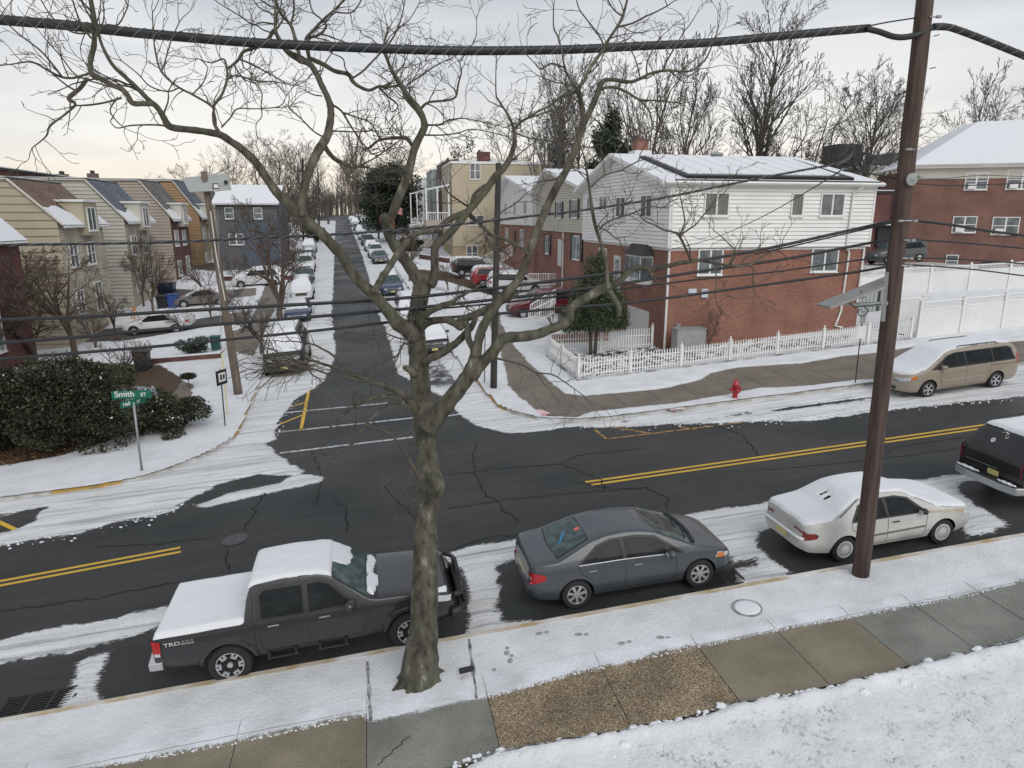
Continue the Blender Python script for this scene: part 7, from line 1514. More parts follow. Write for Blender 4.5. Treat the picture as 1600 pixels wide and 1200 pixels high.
for k in range(8): mb.box(X0-1.6-.3*(k+1), 39.5, .2, X0-1.6-.3*k, 41.8, 3.2-.34*k)
mb.build('steps', M['kerb'], WH)
mb = MB()
mb.tube([(X0-.1, Y0-.2, 9.6), (X0-.02, Y0-.17, 9.3), (X0-.02, Y0-.17, 6.5), (X0-.02, Y0-.07, 6.3), (X0-.02, Y0-.07, 1.0)], .06, 6); mb.build('downspout', M['trim'], WH)
mb = MB(); mb.tube([(X1-.9, Y0-.5, 9.6), (X1-1.25, Y0-.22, 9.3), (X1-1.3, Y0-.2, 6.5), (X1-1.0, Y0-.07, 6.2), (X1-1.1, Y0-.07, 3.0), (X1-1.35, Y0-.07, 2.2), (X1-.9, Y0-.07, 2.1)], .06, 6); mb.build('downspout', M['trim'], WH)
mb = MB(); mb.tube([(X1-.1, Y0-.07, 6.4), (X1-.15, Y0-.07, 3.2)], .06, 6); mb.build('downspout', M['trim'], WH)
mb = MB(); FS.box(mb, 1.9, 3.95, 2.25, 4.4, 0, .12); FS.box(mb, 1.15, 4.2, 1.6, 4.42, 0, .12); mb.build('meter_box', mat('meter_pale', (.55, .58, .64), .4), WH); mb = MB(); FS.box(mb, 1.98, 4.27, 2.04, 4.33, .12, .13); FS.box(mb, 2.12, 4.27, 2.18, 4.33, .12, .13); mb.build('meter_dial', M['iron'], WH)
mb = MB(); FS.box(mb, .55, 2.0, .8, 2.6, 0, .15); mb.build('switch_box', M['grey_metal'], WH)
rel(WH)
ac = empty('utility_cabinet', (15.9, 32.35, gz(15.9, 32.4)+.12), 0, 'grey metal cabinet against the brick wall behind the picket fence', 'cabinet')
mb = MB(); mb.box(-.8, -.35, 0, .8, .35, 1.25); mb.build('casing', mat('cabinet_grey', (.30, .31, .31), .5, var=.1, vscale=3), ac, bevel=.03); mb = MB(); mb.box(-.83, -.38, 1.25, .83, .38, 1.29); mb.build('lid', M['grey_metal'], ac)
# ---- row houses up the street -------------------------------------------------------
def row_gable(ya, yb, yp, xf, zb, zm, ze, zr, sm, label, shut=None, peak_w=12, wins=(), low=(), brick='brick', name='row_house'):
    R = empty(name, (xf, ya, 0), 0, label, 'house', 'gabled row houses on the right of the street'); F = Face((xf, yb), (xf, ya)); Fs = Face((xf, ya), (xf+peak_w, ya)); L_ = yb-ya
    wall(F, [(0, zb), (L_, zb), (L_, zm), (0, zm)], M[brick], R); wall(Fs, [(0, zb), (peak_w, zb), (peak_w, zm), (0, zm)], M[brick], R)
    siding(F, [(0, zm), (L_, zm), (L_, ze), (yb-yp, zr), (0, ze+.2)], M[sm], R, .2, .1); siding(Fs, [(-.1, zm), (peak_w, zm), (peak_w, ze), (-.1, ze)], M[sm], R, .2, .06)
    x0, x1 = xf-.75, xf+peak_w
    for s_, e_ in (((ya-.3, ze-.1), (yp, zr)), ((yb+.3, ze+.1), (yp, zr))):
        p = [(x0, s_[0], s_[1]), (x1, s_[0], s_[1]), (x1, e_[0], e_[1]), (x0, e_[0], e_[1])]; slope(p, M['trim'], R, 'roof', .14); slope([(a, b_, c+.15) for a, b_, c in p], M['snow'], R, 'roof_snow', .07)
    for u, z, w, h in wins:
        window(F, u, z, w, h, R, .14, 2)
        if shut:
            mb = MB(); F.box(mb, u-w/2-.45, z, u-w/2-.05, z+h, .1, .2); F.box(mb, u+w/2+.05, z, u+w/2+.45, z+h, .1, .2); mb.build('shutter', M['shutter'], R)
    for u, z, w, h in low:
        window(F, u, z, w, h, R, .03, 2)
        if shut: mb = MB(); F.box(mb, u-w/2-.6, z-.1, u-w/2-.05, z+h+.1, 0, .1); F.box(mb, u+w/2+.05, z-.1, u+w/2+.6, z+h+.1, 0, .1); mb.build('shutter', M['shutter'], R)
    return R, F
R, F = row_gable(47.95, 64.4, 59.2, 15.55, .5, 6.9, 9.9, 11.9, 'side_cream', 'row house with cream siding and black shutters between two white ones', shut=True, wins=((8.2, 8.0, 1.5, 1.3), (12.6, 8.0, 1.6, 1.4), (4.2, 8.3, .9, .9)), low=((13.0, 4.9, 2.0, 1.8), (4, 4.9, 1.3, 1.6)))
mb = MB(); F.box(mb, 7.6, 4.1, 8.7, 6.3, 0, .06); mb.build('front_door', M['door_white'], R); mb = MB(); mb.tube([(15.3, 54.5, 2.0), (15.3, 54.5, 6.9)], .06, 6); mb.build('downspout', M['trim'], R); rel(R)
R, F = row_gable(64.6, 82, 76, 15.3, 1, 7.3, 10.4, 12.3, 'side_white', 'row house with pale siding just before the yellow house', wins=((4, 8.4, 1.2, 1.3), (9, 8.4, 1.2, 1.3), (14, 8.4, 1.2, 1.3)), low=((4, 5.2, 1.5, 1.7), (12, 5.2, 1.5, 1.7)))
mb = MB(); F.box(mb, 8, 4.6, 9, 6.7, 0, .06); mb.build('front_door', M['shutter'], R); rel(R)
def box_house(name, x0, x1, y0, y1, zb, zt, sm, label, low=None, zl=None, wins_s=(), wins_w=(), group=None, roof='snow', cat='house', chim=(), fascia='trim', east=True):
    R = empty(name, (x0, y0, 0), 0, label, cat, group); Fs_ = Face((x0, y0), (x1, y0)); Fw_ = Face((x0, y1), (x0, y0)); Fe_ = Face((x1, y0), (x1, y1)); zl = zl or zb
    for F_, q in ((Fs_, x1-x0), (Fw_, y1-y0), (Fe_, y1-y0)):
        if low and zl > zb: wall(F_, [(0, zb), (q, zb), (q, zl), (0, zl)], M[low], R, name='lower_wall')
        if sm.startswith('brick') or sm.startswith('stone'): wall(F_, [(0, zl), (q, zl), (q, zt), (0, zt)], M[sm], R)
        else: siding(F_, [(0, zl), (q, zl), (q, zt), (0, zt)], M[sm], R, .22, .03)
    mb = MB(); mb.box(x0-.15, y0-.15, zt, x1+.15, y1+.15, zt+.2); mb.build('parapet', M[fascia], R); mb = MB(); mb.box(x0-.08, y0-.08, zt+.2, x1+.08, y1+.08, zt+.29); mb.build('roof_snow', M['snow'] if roof == 'snow' else M[roof], R)
    for u, z, w, h in wins_s: window(Fs_, u, z, w, h, R, .06, 1 if w < 1.3 else 2, style='sash')
    for u, z, w, h in wins_w: window(Fw_, u, z, w, h, R, .06, 1 if w < 1.3 else 2, style='sash')
    for c in chim: chimney(*c[:2], zt, zt+c[2], c[3], R, 'brick_dark')
    rel(R); return R
yz = onY(703, 250, 86).z
R = box_house('yellow_house', 10.0, 22.6, 86, 97, 2, yz-.4, 'side_yellow', 'tall flat roofed house with yellow siding and a single high window', low='brick_tan', zl=onY(703, 385, 86).z, wins_s=((2.9, onY(730, 280, 86).z, 1.3, 2.0), (2.4, onY(722, 408, 86).z, 1.4, 1.9), (3.0, onY(722, 352, 86).z, 1.9, 1.2)), wins_w=((3, 12, 1, 1.8), (8, 12, 1, 1.8), (3, 8, 1, 1.8), (8, 8, 1, 1.8)), chim=((14.6, 90, 1.6, 1.5), (11.2, 95, 1.0, 1.6)))
box_house('row_house', 10.6, 21, 99, 110, 3, 15.6, 'side_brown', 'dark brown sided house left of the yellow one', wins_w=((3, 12, 1, 1.7), (7, 12, 1, 1.7)), group='houses far up the right of the street')
box_house('row_house', 9.9, 21, 111, 121, 3, 15.2, 'side_teal', 'pale teal house with a white ledge beyond the brown one', wins_w=((3, 12.3, 1.6, 1.7), (7, 12.3, 1, 1.7), (4, 9, 3, 1.7)), group='houses far up the right of the street')
box_house('row_house', 9.3, 21, 124, 134, 3, 14.6, 'side_white', 'white house with dark windows farthest up the right of the street', wins_w=((3, 11.5, 1.3, 2.4), (7, 11.5, 1.3, 2.4)), group='houses far up the right of the street')
# porches and stair rails in front of them
M['rail'] = M['white_paint']
def stair_rail(x0, y0, x1, y1, z0, z1, label, h=.95, n=12, steps=True, m='rail'):
    R = empty('stair_railing', (x0, y0, z0), 0, label, 'railing', 'stair railings on the right of the street'); mb = MB()
    a = Vector((0, 0, 0)); b_ = Vector((x1-x0, y1-y0, z1-z0)); up = Vector((0, 0, h)); mb.tube([a+up, b_+up], .035, 6); mb.tube([a+up*.12, b_+up*.12], .025, 6); mb.build('handrail', M[m], R); mb = MB()
    for k in range(n+1): q = a.lerp(b_, k/n); mb.tube([q+up*.1, q+up], .02 if k % 6 else .04, 4)
    mb.build('baluster', M[m], R)
    return R
def px_rail(p, q, Y, label, **k):
    a = onY(p[0], p[1], Y); b_ = onY(q[0], q[1], Y+k.pop('dy', 0)); return stair_rail(a.x, a.y, b_.x, b_.y, a.z, b_.z, label, **k)
px_rail((829, 500), (868, 476), 41, 'white stair railing beside the maroon car', n=14); px_rail((826, 512), (866, 492), 38.5, 'lower white stair railing beside the dark evergreen', n=14)
px_rail((825, 447), (868, 447), 52, 'white balustrade before the cream row house', n=16); px_rail((772, 420), (800, 400), 62, 'white stair railing right of the dark corner pole', n=12); px_rail((812, 440), (826, 415), 56, 'steep white stair railing under the cream row house', n=8)
px_rail((652, 402), (674, 383), 92, 'white stair railing below the yellow house', n=10); px_rail((745, 420), (775, 405), 70, 'white stair railing behind the red car', n=12)
def porch(px0, px1, ytop, ybot, Y, d, label, roofm='snow'):
    a = onY(px0, ytop, Y); b_ = onY(px1, ytop, Y); zb = onY(px0, ybot, Y).z; R = empty('porch', (a.x, Y, zb), 0, label, 'porch', 'porches up the right of the street'); w = b_.x-a.x; h = a.z-zb
    mb = MB(); mb.add([(0, 0, h-.6), (w, 0, h), (w, d, h), (0, d, h-.6), (0, 0, h-.75), (w, 0, h-.2), (w, d, h-.2), (0, d, h-.75)], [(0, 1, 2, 3), (7, 6, 5, 4), (0, 4, 5, 1), (1, 5, 6, 2), (2, 6, 7, 3), (3, 7, 4, 0)]); mb.build('porch_roof', M[roofm], R)
    mb = MB(); [mb.box(x-.09, y-.09, 0, x+.09, y+.09, h-.5) for x in np.linspace(.1, w-.1, 3) for y in (.1,)]; mb.build('porch_post', M['white_paint'], R)
    mb = MB(); mb.box(0, 0, -.9, w, d, .1); mb.build('porch_floor', M['side_beige'], R); mb = MB(); mb.box(0, .0, .9, w, .06, 1.0); [mb.box(x, 0, .1, x+.05, .05, .9) for x in np.arange(0, w, .28)]; mb.build('porch_rail', M['white_paint'], R)
porch(664, 702, 287, 345, 84, 3, 'tan porch with sloping snowy roof left of the yellow house'); porch(640, 662, 296, 352, 108, 3, 'white porch in front of the pale teal house'); porch(640, 674, 345, 375, 100, 2, 'low white porch behind the right row of parked cars'); porch(612, 636, 330, 352, 130, 3, 'small white porch beside the dark evergreen up the street')
# garden walls and planters
def low_wall(p, q, h, label, m='brick', Y=None, th=.25, cap=True):
    a = gpt(*p, .12); b_ = gpt(*q, .12); R = empty('garden_wall', a, 0, label, 'wall'); F_ = Face((0, 0), (b_.x-a.x, b_.y-a.y)); dz = b_.z-a.z
    mb = MB(); L_ = F_.L; v = [F_.P(0, -.3, 0), F_.P(L_, dz-.3, 0), F_.P(L_, dz+h, 0), F_.P(0, h, 0), F_.P(0, -.3, -th), F_.P(L_, dz-.3, -th), F_.P(L_, dz+h, -th), F_.P(0, h, -th)]
    mb.add(v, [(0, 1, 2, 3), (7, 6, 5, 4), (0, 4, 5, 1), (1, 5, 6, 2), (2, 6, 7, 3), (3, 7, 4, 0)], [[(0, 0), (L_, 0), (L_, h), (0, h)]]*6); mb.build('wall', M[m], R)
    if cap: mb = MB(); mb.add([(x, y, z+.0) for x, y, z in (F_.P(0, h, .04), F_.P(L_, dz+h, .04), F_.P(L_, dz+h, -th-.04), F_.P(0, h, -th-.04))]+[(x, y, z+.06) for x, y, z in (F_.P(0, h, .04), F_.P(L_, dz+h, .04), F_.P(L_, dz+h, -th-.04), F_.P(0, h, -th-.04))], [(4, 5, 6, 7), (0, 1, 5, 4), (1, 2, 6, 5), (2, 3, 7, 6), (3, 0, 4, 7)]); mb.build('wall_cap', M['snow'], R)
low_wall((862, 538), (952, 534), .55, 'low red brick wall behind the picket fence corner', cap=False); low_wall((236, 570), (345, 561), .35, 'long low dark brick wall behind the black wheeled bin', 'brick_dark')
low_wall((345, 388+52), (470, 388+50), .5, 'dark low wall before the snowy yard of the blue house', 'brick_dark')
low_wall((655, 405), (700, 412), .6, 'low brick wall by the stairs under the yellow house', 'brick_dark')
# ---- left row houses ------------------------------------------------------------------
def mansard(ya, yb, xf, ztop, zeave, zb, side_m, roof_m, face_m, label, snow_foot=.4, dorm=True, front_w=(), extra=0, roofsnow=None):
    R = empty('row_house', (xf, ya, 0), 0, label, 'house', 'mansard row houses on the left'); dp = 11; xt = xf-2.5
    Fs_ = Face((xf-dp, ya), (xf, ya)); Fw_ = Face((xf, ya), (xf, yb))
    poly = [(0, zb), (dp, zb), (dp, zeave), (dp-2.5, ztop), (0, ztop)]
    if side_m.startswith('side'): siding(Fs_, poly, M[side_m], R, .5 if side_m in ('side_sand',) else .3, .02)
    wall(Fs_, poly, M['stone_pale'] if not side_m.startswith('side') else M['brick_dark'], R, o=-.03, name='party_wall')
    wall(Fw_, [(0, zb), (yb-ya, zb), (yb-ya, zeave), (0, zeave)], M[face_m], R, name='front_wall')
    p = [(xf+.3, ya-.12, zeave-.3), (xf+.3, yb+.12, zeave-.3), (xt, yb+.12, ztop), (xt, ya-.12, ztop)]
    slope(p, M[roof_m], R, 'roof', .1)
    def lr(s_, t, o_=.12): a = Vector(p[0]).lerp(Vector(p[1]), s_); b_ = Vector(p[3]).lerp(Vector(p[2]), s_); q = a.lerp(b_, t); return (q.x+o_*.7, q.y, q.z+o_*.7)
    n = 10
    top_ = [(k/n, snow_foot*(.75+.5*random.Random(ya*3+k).random())) for k in range(n+1)]
    mb = MB()
    for k in range(n):
        a, b_ = top_[k], top_[k+1]; mb.add([lr(a[0], 0), lr(b_[0], 0), lr(b_[0], b_[1]), lr(a[0], a[1])], [(0, 1, 2, 3)]); mb.add([lr(a[0], 0, .19), lr(b_[0], 0, .19), lr(b_[0], b_[1]*.9, .17), lr(a[0], a[1]*.9, .17)], [(0, 1, 2, 3)])
    mb.build('roof_snow', M['snow'] if not roofsnow else roofsnow, R)
    mb = MB(); mb.box(xf-dp, ya-.15, ztop, xt+.1, yb+.15, ztop+.14); mb.build('flat_roof', M['roof_dark'], R); mb = MB(); mb.box(xf-dp+.1, ya-.05, ztop+.14, xt-.05, yb+.05, ztop+.2); mb.build('roof_snow', M['snow'], R)
    mb = MB(); mb.tube([(xf+.38, ya-.12, zeave-.3), (xf+.38, yb+.12, zeave-.3)], .08, 4); mb.build('gutter', M['trim'], R)
    mb = MB(); mb.tube([(p[0][0]+.05, ya-.14, zeave-.2), (xt, ya-.14, ztop+.02)], .09, 4); mb.tube([(xf-dp, ya-.14, ztop), (xt, ya-.14, ztop)], .09, 4); mb.build('rake_trim', M['side_pale'], R)
    if dorm:
        yc = (ya+yb)/2+.6; w = 1.25; mb = MB(); mb.box(xf-2.2, yc-w, zeave-.9, xf+.45, yc+w, zeave+1.35); D_ = mb.build('dormer', M['side_sand'] if side_m == 'side_sand' else M['side_pale'], R)
        mb = MB(); mb.box(xf-2.3, yc-w-.15, zeave+1.35, xf+.6, yc+w+.15, zeave+1.5); mb.build('dormer_roof', M['snow'], D_)
        Fd = Face((xf+.45, yc-w), (xf+.45, yc+w)); window(Fd, w, zeave-.6, 1.5, 1.6, D_, .03, 2)
        Fd2 = Face((xf-2.2, yc-w), (xf+.45, yc-w))
    for u, z, w, h in front_w: window(Fw_, u, z, w, h, R, .05, 1 if w < 1.2 else 2, style='sash')
    rel(R); return R
XF = -19.6
def zt_(Y): return onY(120, 281, Y).z
def ze_(Y): return 7.75+(Y-50)*.012
hs_ = [(34.5, 43.5, 'side_brown', 'sh_grey', 'brick_dark', 'nearest left row house with a snow covered shingle roof', 1.0),
       (50, 57.5, 'side_sand', 'sh_brown', 'stone_pale', 'left row house with sand siding and brown shingles', .35),
       (62.5, 69.5, 'side_pale', 'sh_slate', 'stone_pale', 'left row house with pale wall and blue slate roof', .3),
       (76, 83, 'side_beige', 'sh_grey', 'brick_dark', 'left row house with beige clapboards and dark brick front', .25),
       (88.5, 95, 'side_orange', 'sh_slate', 'side_orange', 'ochre left row house with red trimmed slate roof', .3),
       (100, 107, 'side_beige', 'sh_grey', 'brick_tan', 'farthest left row house with grey shingles by the blue house', .3)]
for i, (ya, yb, sm_, rm_, fm_, lb, sf) in enumerate(hs_):
    fm2 = fm_ if not fm_.startswith('side') else 'brick_tan'
    mansard(ya, yb, XF if i else XF+.4, zt_(ya)-.0, ze_(ya) if i else 7.0, -2+i*.8, sm_, rm_, fm2, lb, sf, dorm=i not in (0,), front_w=((1.6, 4.6+i*.2, 1.3, 1.6), (4.6, 4.6+i*.2, 1.3, 1.6), (1.6, 1.4+i*.25, 1.2, 1.6), (5, 1.2+i*.25, 1.3, 2.1)))
# long flat roofed block behind the left houses closing the skyline, with chimneys
SK = box_house('terrace_block', -62, -31.5, 48, 128, -2, onY(120, 281.5, 100).z-.6, 'brick_dark', 'long dark roofed terrace running behind the left row houses', cat='building', group=None, fascia='roof_dark')
for (px, py, w, lb) in ((24, 272, 1.6, 'wide brick chimney at the far left of the roofline'), (98, 276, 1.3, 'small dark chimney in the middle of the left roofline'), (146, 275, 1.1, 'small dark chimney right of the middle on the left roofline')):
    q = onY(px, 281, 98); c = empty('chimney_stack', (q.x, q.y, q.z-.6), 0, lb, 'chimney', 'chimneys on the left roofline'); mb = MB(); h = onY(px, py, 98).z-q.z+.9; mb.box(-w/2, -.4, 0, w/2, .4, h); mb.build('stack', M['brick_dark'], c); mb = MB(); mb.box(-w*.15, -.3, h, w*.15, .3, h+.35); mb.build('flue', M['roof_dark'], c)
# blue house with snowy roof
zb_ = onY(380, 320, 82).z; BX0, BX1 = onY(336, 320, 82).x, onY(432, 320, 82).x
R = empty('blue_house', (BX0, 82, 0), 0, 'blue grey house with a big snowy roof behind the leaning pole', 'house'); F_ = Face((BX0, 82), (BX1, 82)); L_ = BX1-BX0
siding(F_, [(0, 2), (L_, 2), (L_, zb_), (0, zb_)], M['side_grey'], R, .25, .02); wall(F_, [(0, 2), (L_, 2), (L_, zb_), (0, zb_)], M['brick_dark'], R, o=-.03)
siding(F_, [(L_*.35, 2), (L_, 2), (L_, zb_-1.4), (L_*.35, zb_-1.4)], M['side_blue'], R, .25, .10); F2_ = Face((BX1, 82), (BX1, 92)); siding(F2_, [(0, 2), (10, 2), (10, zb_), (5, zb_+2.3), (0, zb_)], M['side_blue'], R, .25, .02)
zr_ = onY(380, 291, 87).z; slope([(BX0-.3, 81.5, zb_), (BX1+.3, 81.5, zb_), (BX1+.3, 87, zr_), (BX0-.3, 87, zr_)], M['snow'], R, 'roof', .18)
for u, z, w in ((1.9, zb_-4.3, 1.6), (1.4, zb_-1.5, .9), (4.4, zb_-1.5, .9)): window(F_, u, z, w, 1.2, R, .14, 2 if w > 1 else 1, style='sash', fr=.05)
rel(R)
# ---- brick apartments on the right ---------------------------------------------------
AP = empty('apartment_building', (47.8, 55, 0), 0, 'red brick apartment building with snowy roof at the right edge', 'apartment building')
PL, PR = (47.8, 55.0), (67.0, 44.3); FA = Face(PL, PR); FA2 = Face((53, 66), PL); zc = 12.25
wall(FA, [(0, 0), (FA.L, 0), (FA.L, zc), (0, zc)], M['brick_apt'], AP); wall(FA2, [(0, 0), (FA2.L, 0), (FA2.L, zc), (0, zc)], M['brick_apt'], AP)
mb = MB(); FA.box(mb, -.2, zc-.9, FA.L, zc, 0, .06); FA.box(mb, -.3, zc, FA.L, zc+.22, -.3, .45); mb.build('fascia', M['side_pale'], AP)
e0, e1 = Vector(FA.P(-.5, zc+.23, .5)), Vector(FA.P(FA.L, zc+.23, .5)); b0, b1 = Vector(FA.P(6.5, zc+4.6, -8)), Vector(FA.P(FA.L, zc+4.6, -8))
slope([e0, e1, b1, b0], M['snow'], AP, 'roof', .12); sw_ = Vector(FA2.P(0, zc+.23, .5)); slope([sw_, e0, b0, b0+Vector((1, 3, 0))], M['snow'], AP, 'roof', .12)
def uA(px, py):     # position along the apartment wall seen at a picture column
    best = 0; bd = 1e9
    for k in range(600):
        u = FA.L*k/600; p = FA.P(u, 8, 0); yy = p[0]*math.sin(YAW)+p[1]*math.cos(YAW); xx = p[0]*math.cos(YAW)-p[1]*math.sin(YAW); z_ = p[2]-8; fw = yy*math.cos(PITCH)-z_*math.sin(PITCH); x = 800+FPX*xx/fw
        if abs(x-px) < bd: bd = abs(x-px); best = u
    p = FA.P(best, 0); dd = depth((p[0], p[1], 8)); return best, 8-(py-341)/FPX*dd*1.0
for a, b_, t, bt in ((1499, 1535, 273, 298), (1563, 1612, 269, 297), (1489, 1527, 338, 363), (1551, 1594, 339, 366), (1487, 1507, 397, 416), (1640, 1680, 266, 296)):
    u0, z1 = uA(a, t); u1, z0 = uA(b_, bt); w = window(FA, (u0+u1)/2, z0, abs(u1-u0), z1-z0, AP, .03, 2 if b_-a > 25 else 1, style='sash')
    if b_-a > 30: mb = MB(); FA.box(mb, u0+.25, z0+.07, u0+.85, z0+.5, 0, .3); mb.build('air_conditioner', M['white_paint'], AP)
u0, z1 = uA(1545, 408); u1, z0 = uA(1560, 450); mb = MB(); FA.box(mb, u0, z0-.3, u1, z1, 0, .06); d_ = mb.build('barred_door', M['roof_dark'], AP); mb = MB(); [FA.box(mb, u0+.1+k*.28, z0+.2, u0+.14+k*.28, z1-.15, .06, .09) for k in range(4)]; mb.build('door_bar', M['white_paint'], d_)
u1, z0 = uA(1532, 425); u2, _ = uA(1470, 425); mb = MB(); [FA.box(mb, u, z0-.4, u+.03, z0+.6, 1.2, 1.23) for u in np.arange(u2, u1+3, .25)]; mb.build('area_railing', M['roof_dark'], AP)
rel(AP)
GB = box_house('garage_block', 39.4, 47.0, 56.5, 64, 1, onY(1390, 302, 56.5).z, 'brick_dark', 'low dark brick garage block between white house and apartments', cat='garage', roof='snow', fascia='roof_dark')
mb = MB(); a = onY(1372, 352, 56.3); b_ = onY(1404, 385, 56.3); mb.box(a.x, 56.2, b_.z, b_.x+1.5, 56.6, a.z); o = mb.build('garage_opening', M['roof_dark'], GB); o.location = -GB.location; mb = MB(); mb.box(a.x-.4, 55.8, a.z, b_.x+1.8, 56.5, a.z+.25); o = mb.build('canopy_snow', M['snow'], GB); o.location = -GB.location
# far buildings on the hill behind
for (px, py, pyb, Y, w, d, m_, lb) in ((1330, 232, 262, 120, 5.2, 5, 'roof_dark', 'dark crenellated far roof behind the coiled cables'), (1450, 240, 270, 130, 16, 9, 'side_grey', 'grey far building left of the apartment roof ridge'), (1500, 236, 262, 150, 14, 9, 'side_blue', 'blue grey far building above the apartment roof'), (1395, 262, 300, 100, 9, 8, 'side_cream', 'pale far house seen between house and tall pole')):
    q = onY(px, py, Y); qb = onY(px, pyb, Y); R = empty('far_building', (q.x, Y, qb.z-6), 0, lb, 'building', 'far buildings behind'); mb = MB(); h = q.z-qb.z+6; mb.box(-w/2, 0, 0, w/2, d, h); mb.build('wall', M[m_], R)
    mb = MB(); 
    if m_ == 'roof_dark': [mb.box(-w/2+k*w/5, -.1, h, -w/2+k*w/5+w/9, d, h+.8) for k in range(5)]; mb.build('parapet', M['roof_dark'], R)
    else: mb.prism([(-w/2-.3, -.3), (w/2+.3, -.3), (w/2+.3, d), (-w/2-.3, d)], h, h+.25); mb.build('roof_snow', M['snow'], R)
# ---- fences -----------------------------------------------------------------------------
def picket(p, q, label, h=.95, sp=.135, zf=None):
    R = empty('picket_fence', (p[0], p[1], gz(*p)+.16), 0, label, 'fence', 'white picket fence runs'); d = Vector((q[0]-p[0], q[1]-p[1])); L_ = d.length; d.normalize(); z0 = gz(*p)+.16
    def g_(s_): return gz(p[0]+d.x*s_, p[1]+d.y*s_)+.16-z0
    ang = math.atan2(d.y, d.x); Rz = Matrix.Rotation(ang, 4, 'Z'); pk_ = MB(); rl_ = MB(); n = int(L_/sp); npost = max(2, int(round(L_/2.42))+1)
    for k in range(n+1):
        s_ = min(L_, k*sp); z = g_(s_); sw = .1*math.cos(s_/2.42*2*math.pi)*.0
        pk_.box(s_-.024, -.012, z+.05, s_+.024, .012, z+h, Rz); pk_.add([tuple(Rz @ Vector(v)) for v in ((s_-.024, -.012, z+h), (s_+.024, -.012, z+h), (s_, -.012, z+h+.05), (s_-.024, .012, z+h), (s_+.024, .012, z+h), (s_, .012, z+h+.05))], [(0, 1, 2), (5, 4, 3), (1, 4, 5, 2), (0, 2, 5, 3)])
    pk_.build('pickets', M['white_vinyl'], R)
    for k in range(max(1, int(L_/1.2))):
        a = L_*k/max(1, int(L_/1.2)); b_ = L_*(k+1)/max(1, int(L_/1.2))
        for zz in (.22, .74):
            A_ = Rz @ Vector((a, .03, g_(a)+zz)); B_ = Rz @ Vector((b_, .03, g_(b_)+zz)); rl_.tube([A_, B_], .03, 4)
    rl_.build('rail', M['white_vinyl'], R)
    for k in range(npost):
        s_ = L_*k/(npost-1); z = g_(s_); mb = MB(); mb.box(s_-.06, -.05, z-.1, s_+.06, .07, z+h+.1, Rz); mb.box(s_-.08, -.07, z+h+.1, s_+.08, .09, z+h+.13, Rz); c = Rz @ Vector((s_, .01, z+h+.13)); mb.lathe([(.05, 0), (.02, .04), (.045, .08), (.03, .13), (.005, .15)], 8, Matrix.Translation(c)); mb.build('post', M['white_vinyl'], R)
    return R
picket((9.05, 29.2), (26.7, 29.6), 'long white picket fence along the far pavement'); picket((9.2, 35.3), (9.05, 29.35), 'short white picket fence facing the side street'); picket((9.35, 35.4), (14.6, 34.0), 'inner white picket fence behind the dark evergreen', h=1.1)
mb = MB(); n = 30
for k in range(n):
    a, b_ = 8.95+(26.7-8.95)*k/n, 8.95+(26.7-8.95)*(k+1)/n
    for (x0_, y0_, x1_, y1_) in ((a, 29.0+(k/n)*.4, b_, 29.0+((k+1)/n)*.4),): mb.add([(x0_, y0_, gz(x0_, y0_)), (x1_, y1_, gz(x1_, y1_)), (x1_, y1_, gz(x1_, y1_)+.24), (x0_, y0_, gz(x0_, y0_)+.24), (x0_, y0_+.14, gz(x0_, y0_)+.24), (x1_, y1_+.14, gz(x1_, y1_)+.24)], [(0, 1, 2, 3), (3, 2, 5, 4)])
for k in range(10): y0_, y1_ = 29+.6*k, 29+.6*(k+1); mb.add([(8.93, y1_, gz(9, y1_)), (8.93, y0_, gz(9, y0_)), (8.93, y0_, gz(9, y0_)+.24), (8.93, y1_, gz(9, y1_)+.24), (9.07, y1_, gz(9, y1_)+.24), (9.07, y0_, gz(9, y0_)+.24)], [(0, 1, 2, 3), (3, 2, 5, 4)])
tag(mb.build('garden_kerb', mat('garden_kerb', (.18, .17, .16), .8, col2=(.55, .56, .57), vscale=1.5)), 'low concrete edging under the white picket fence', 'edging')
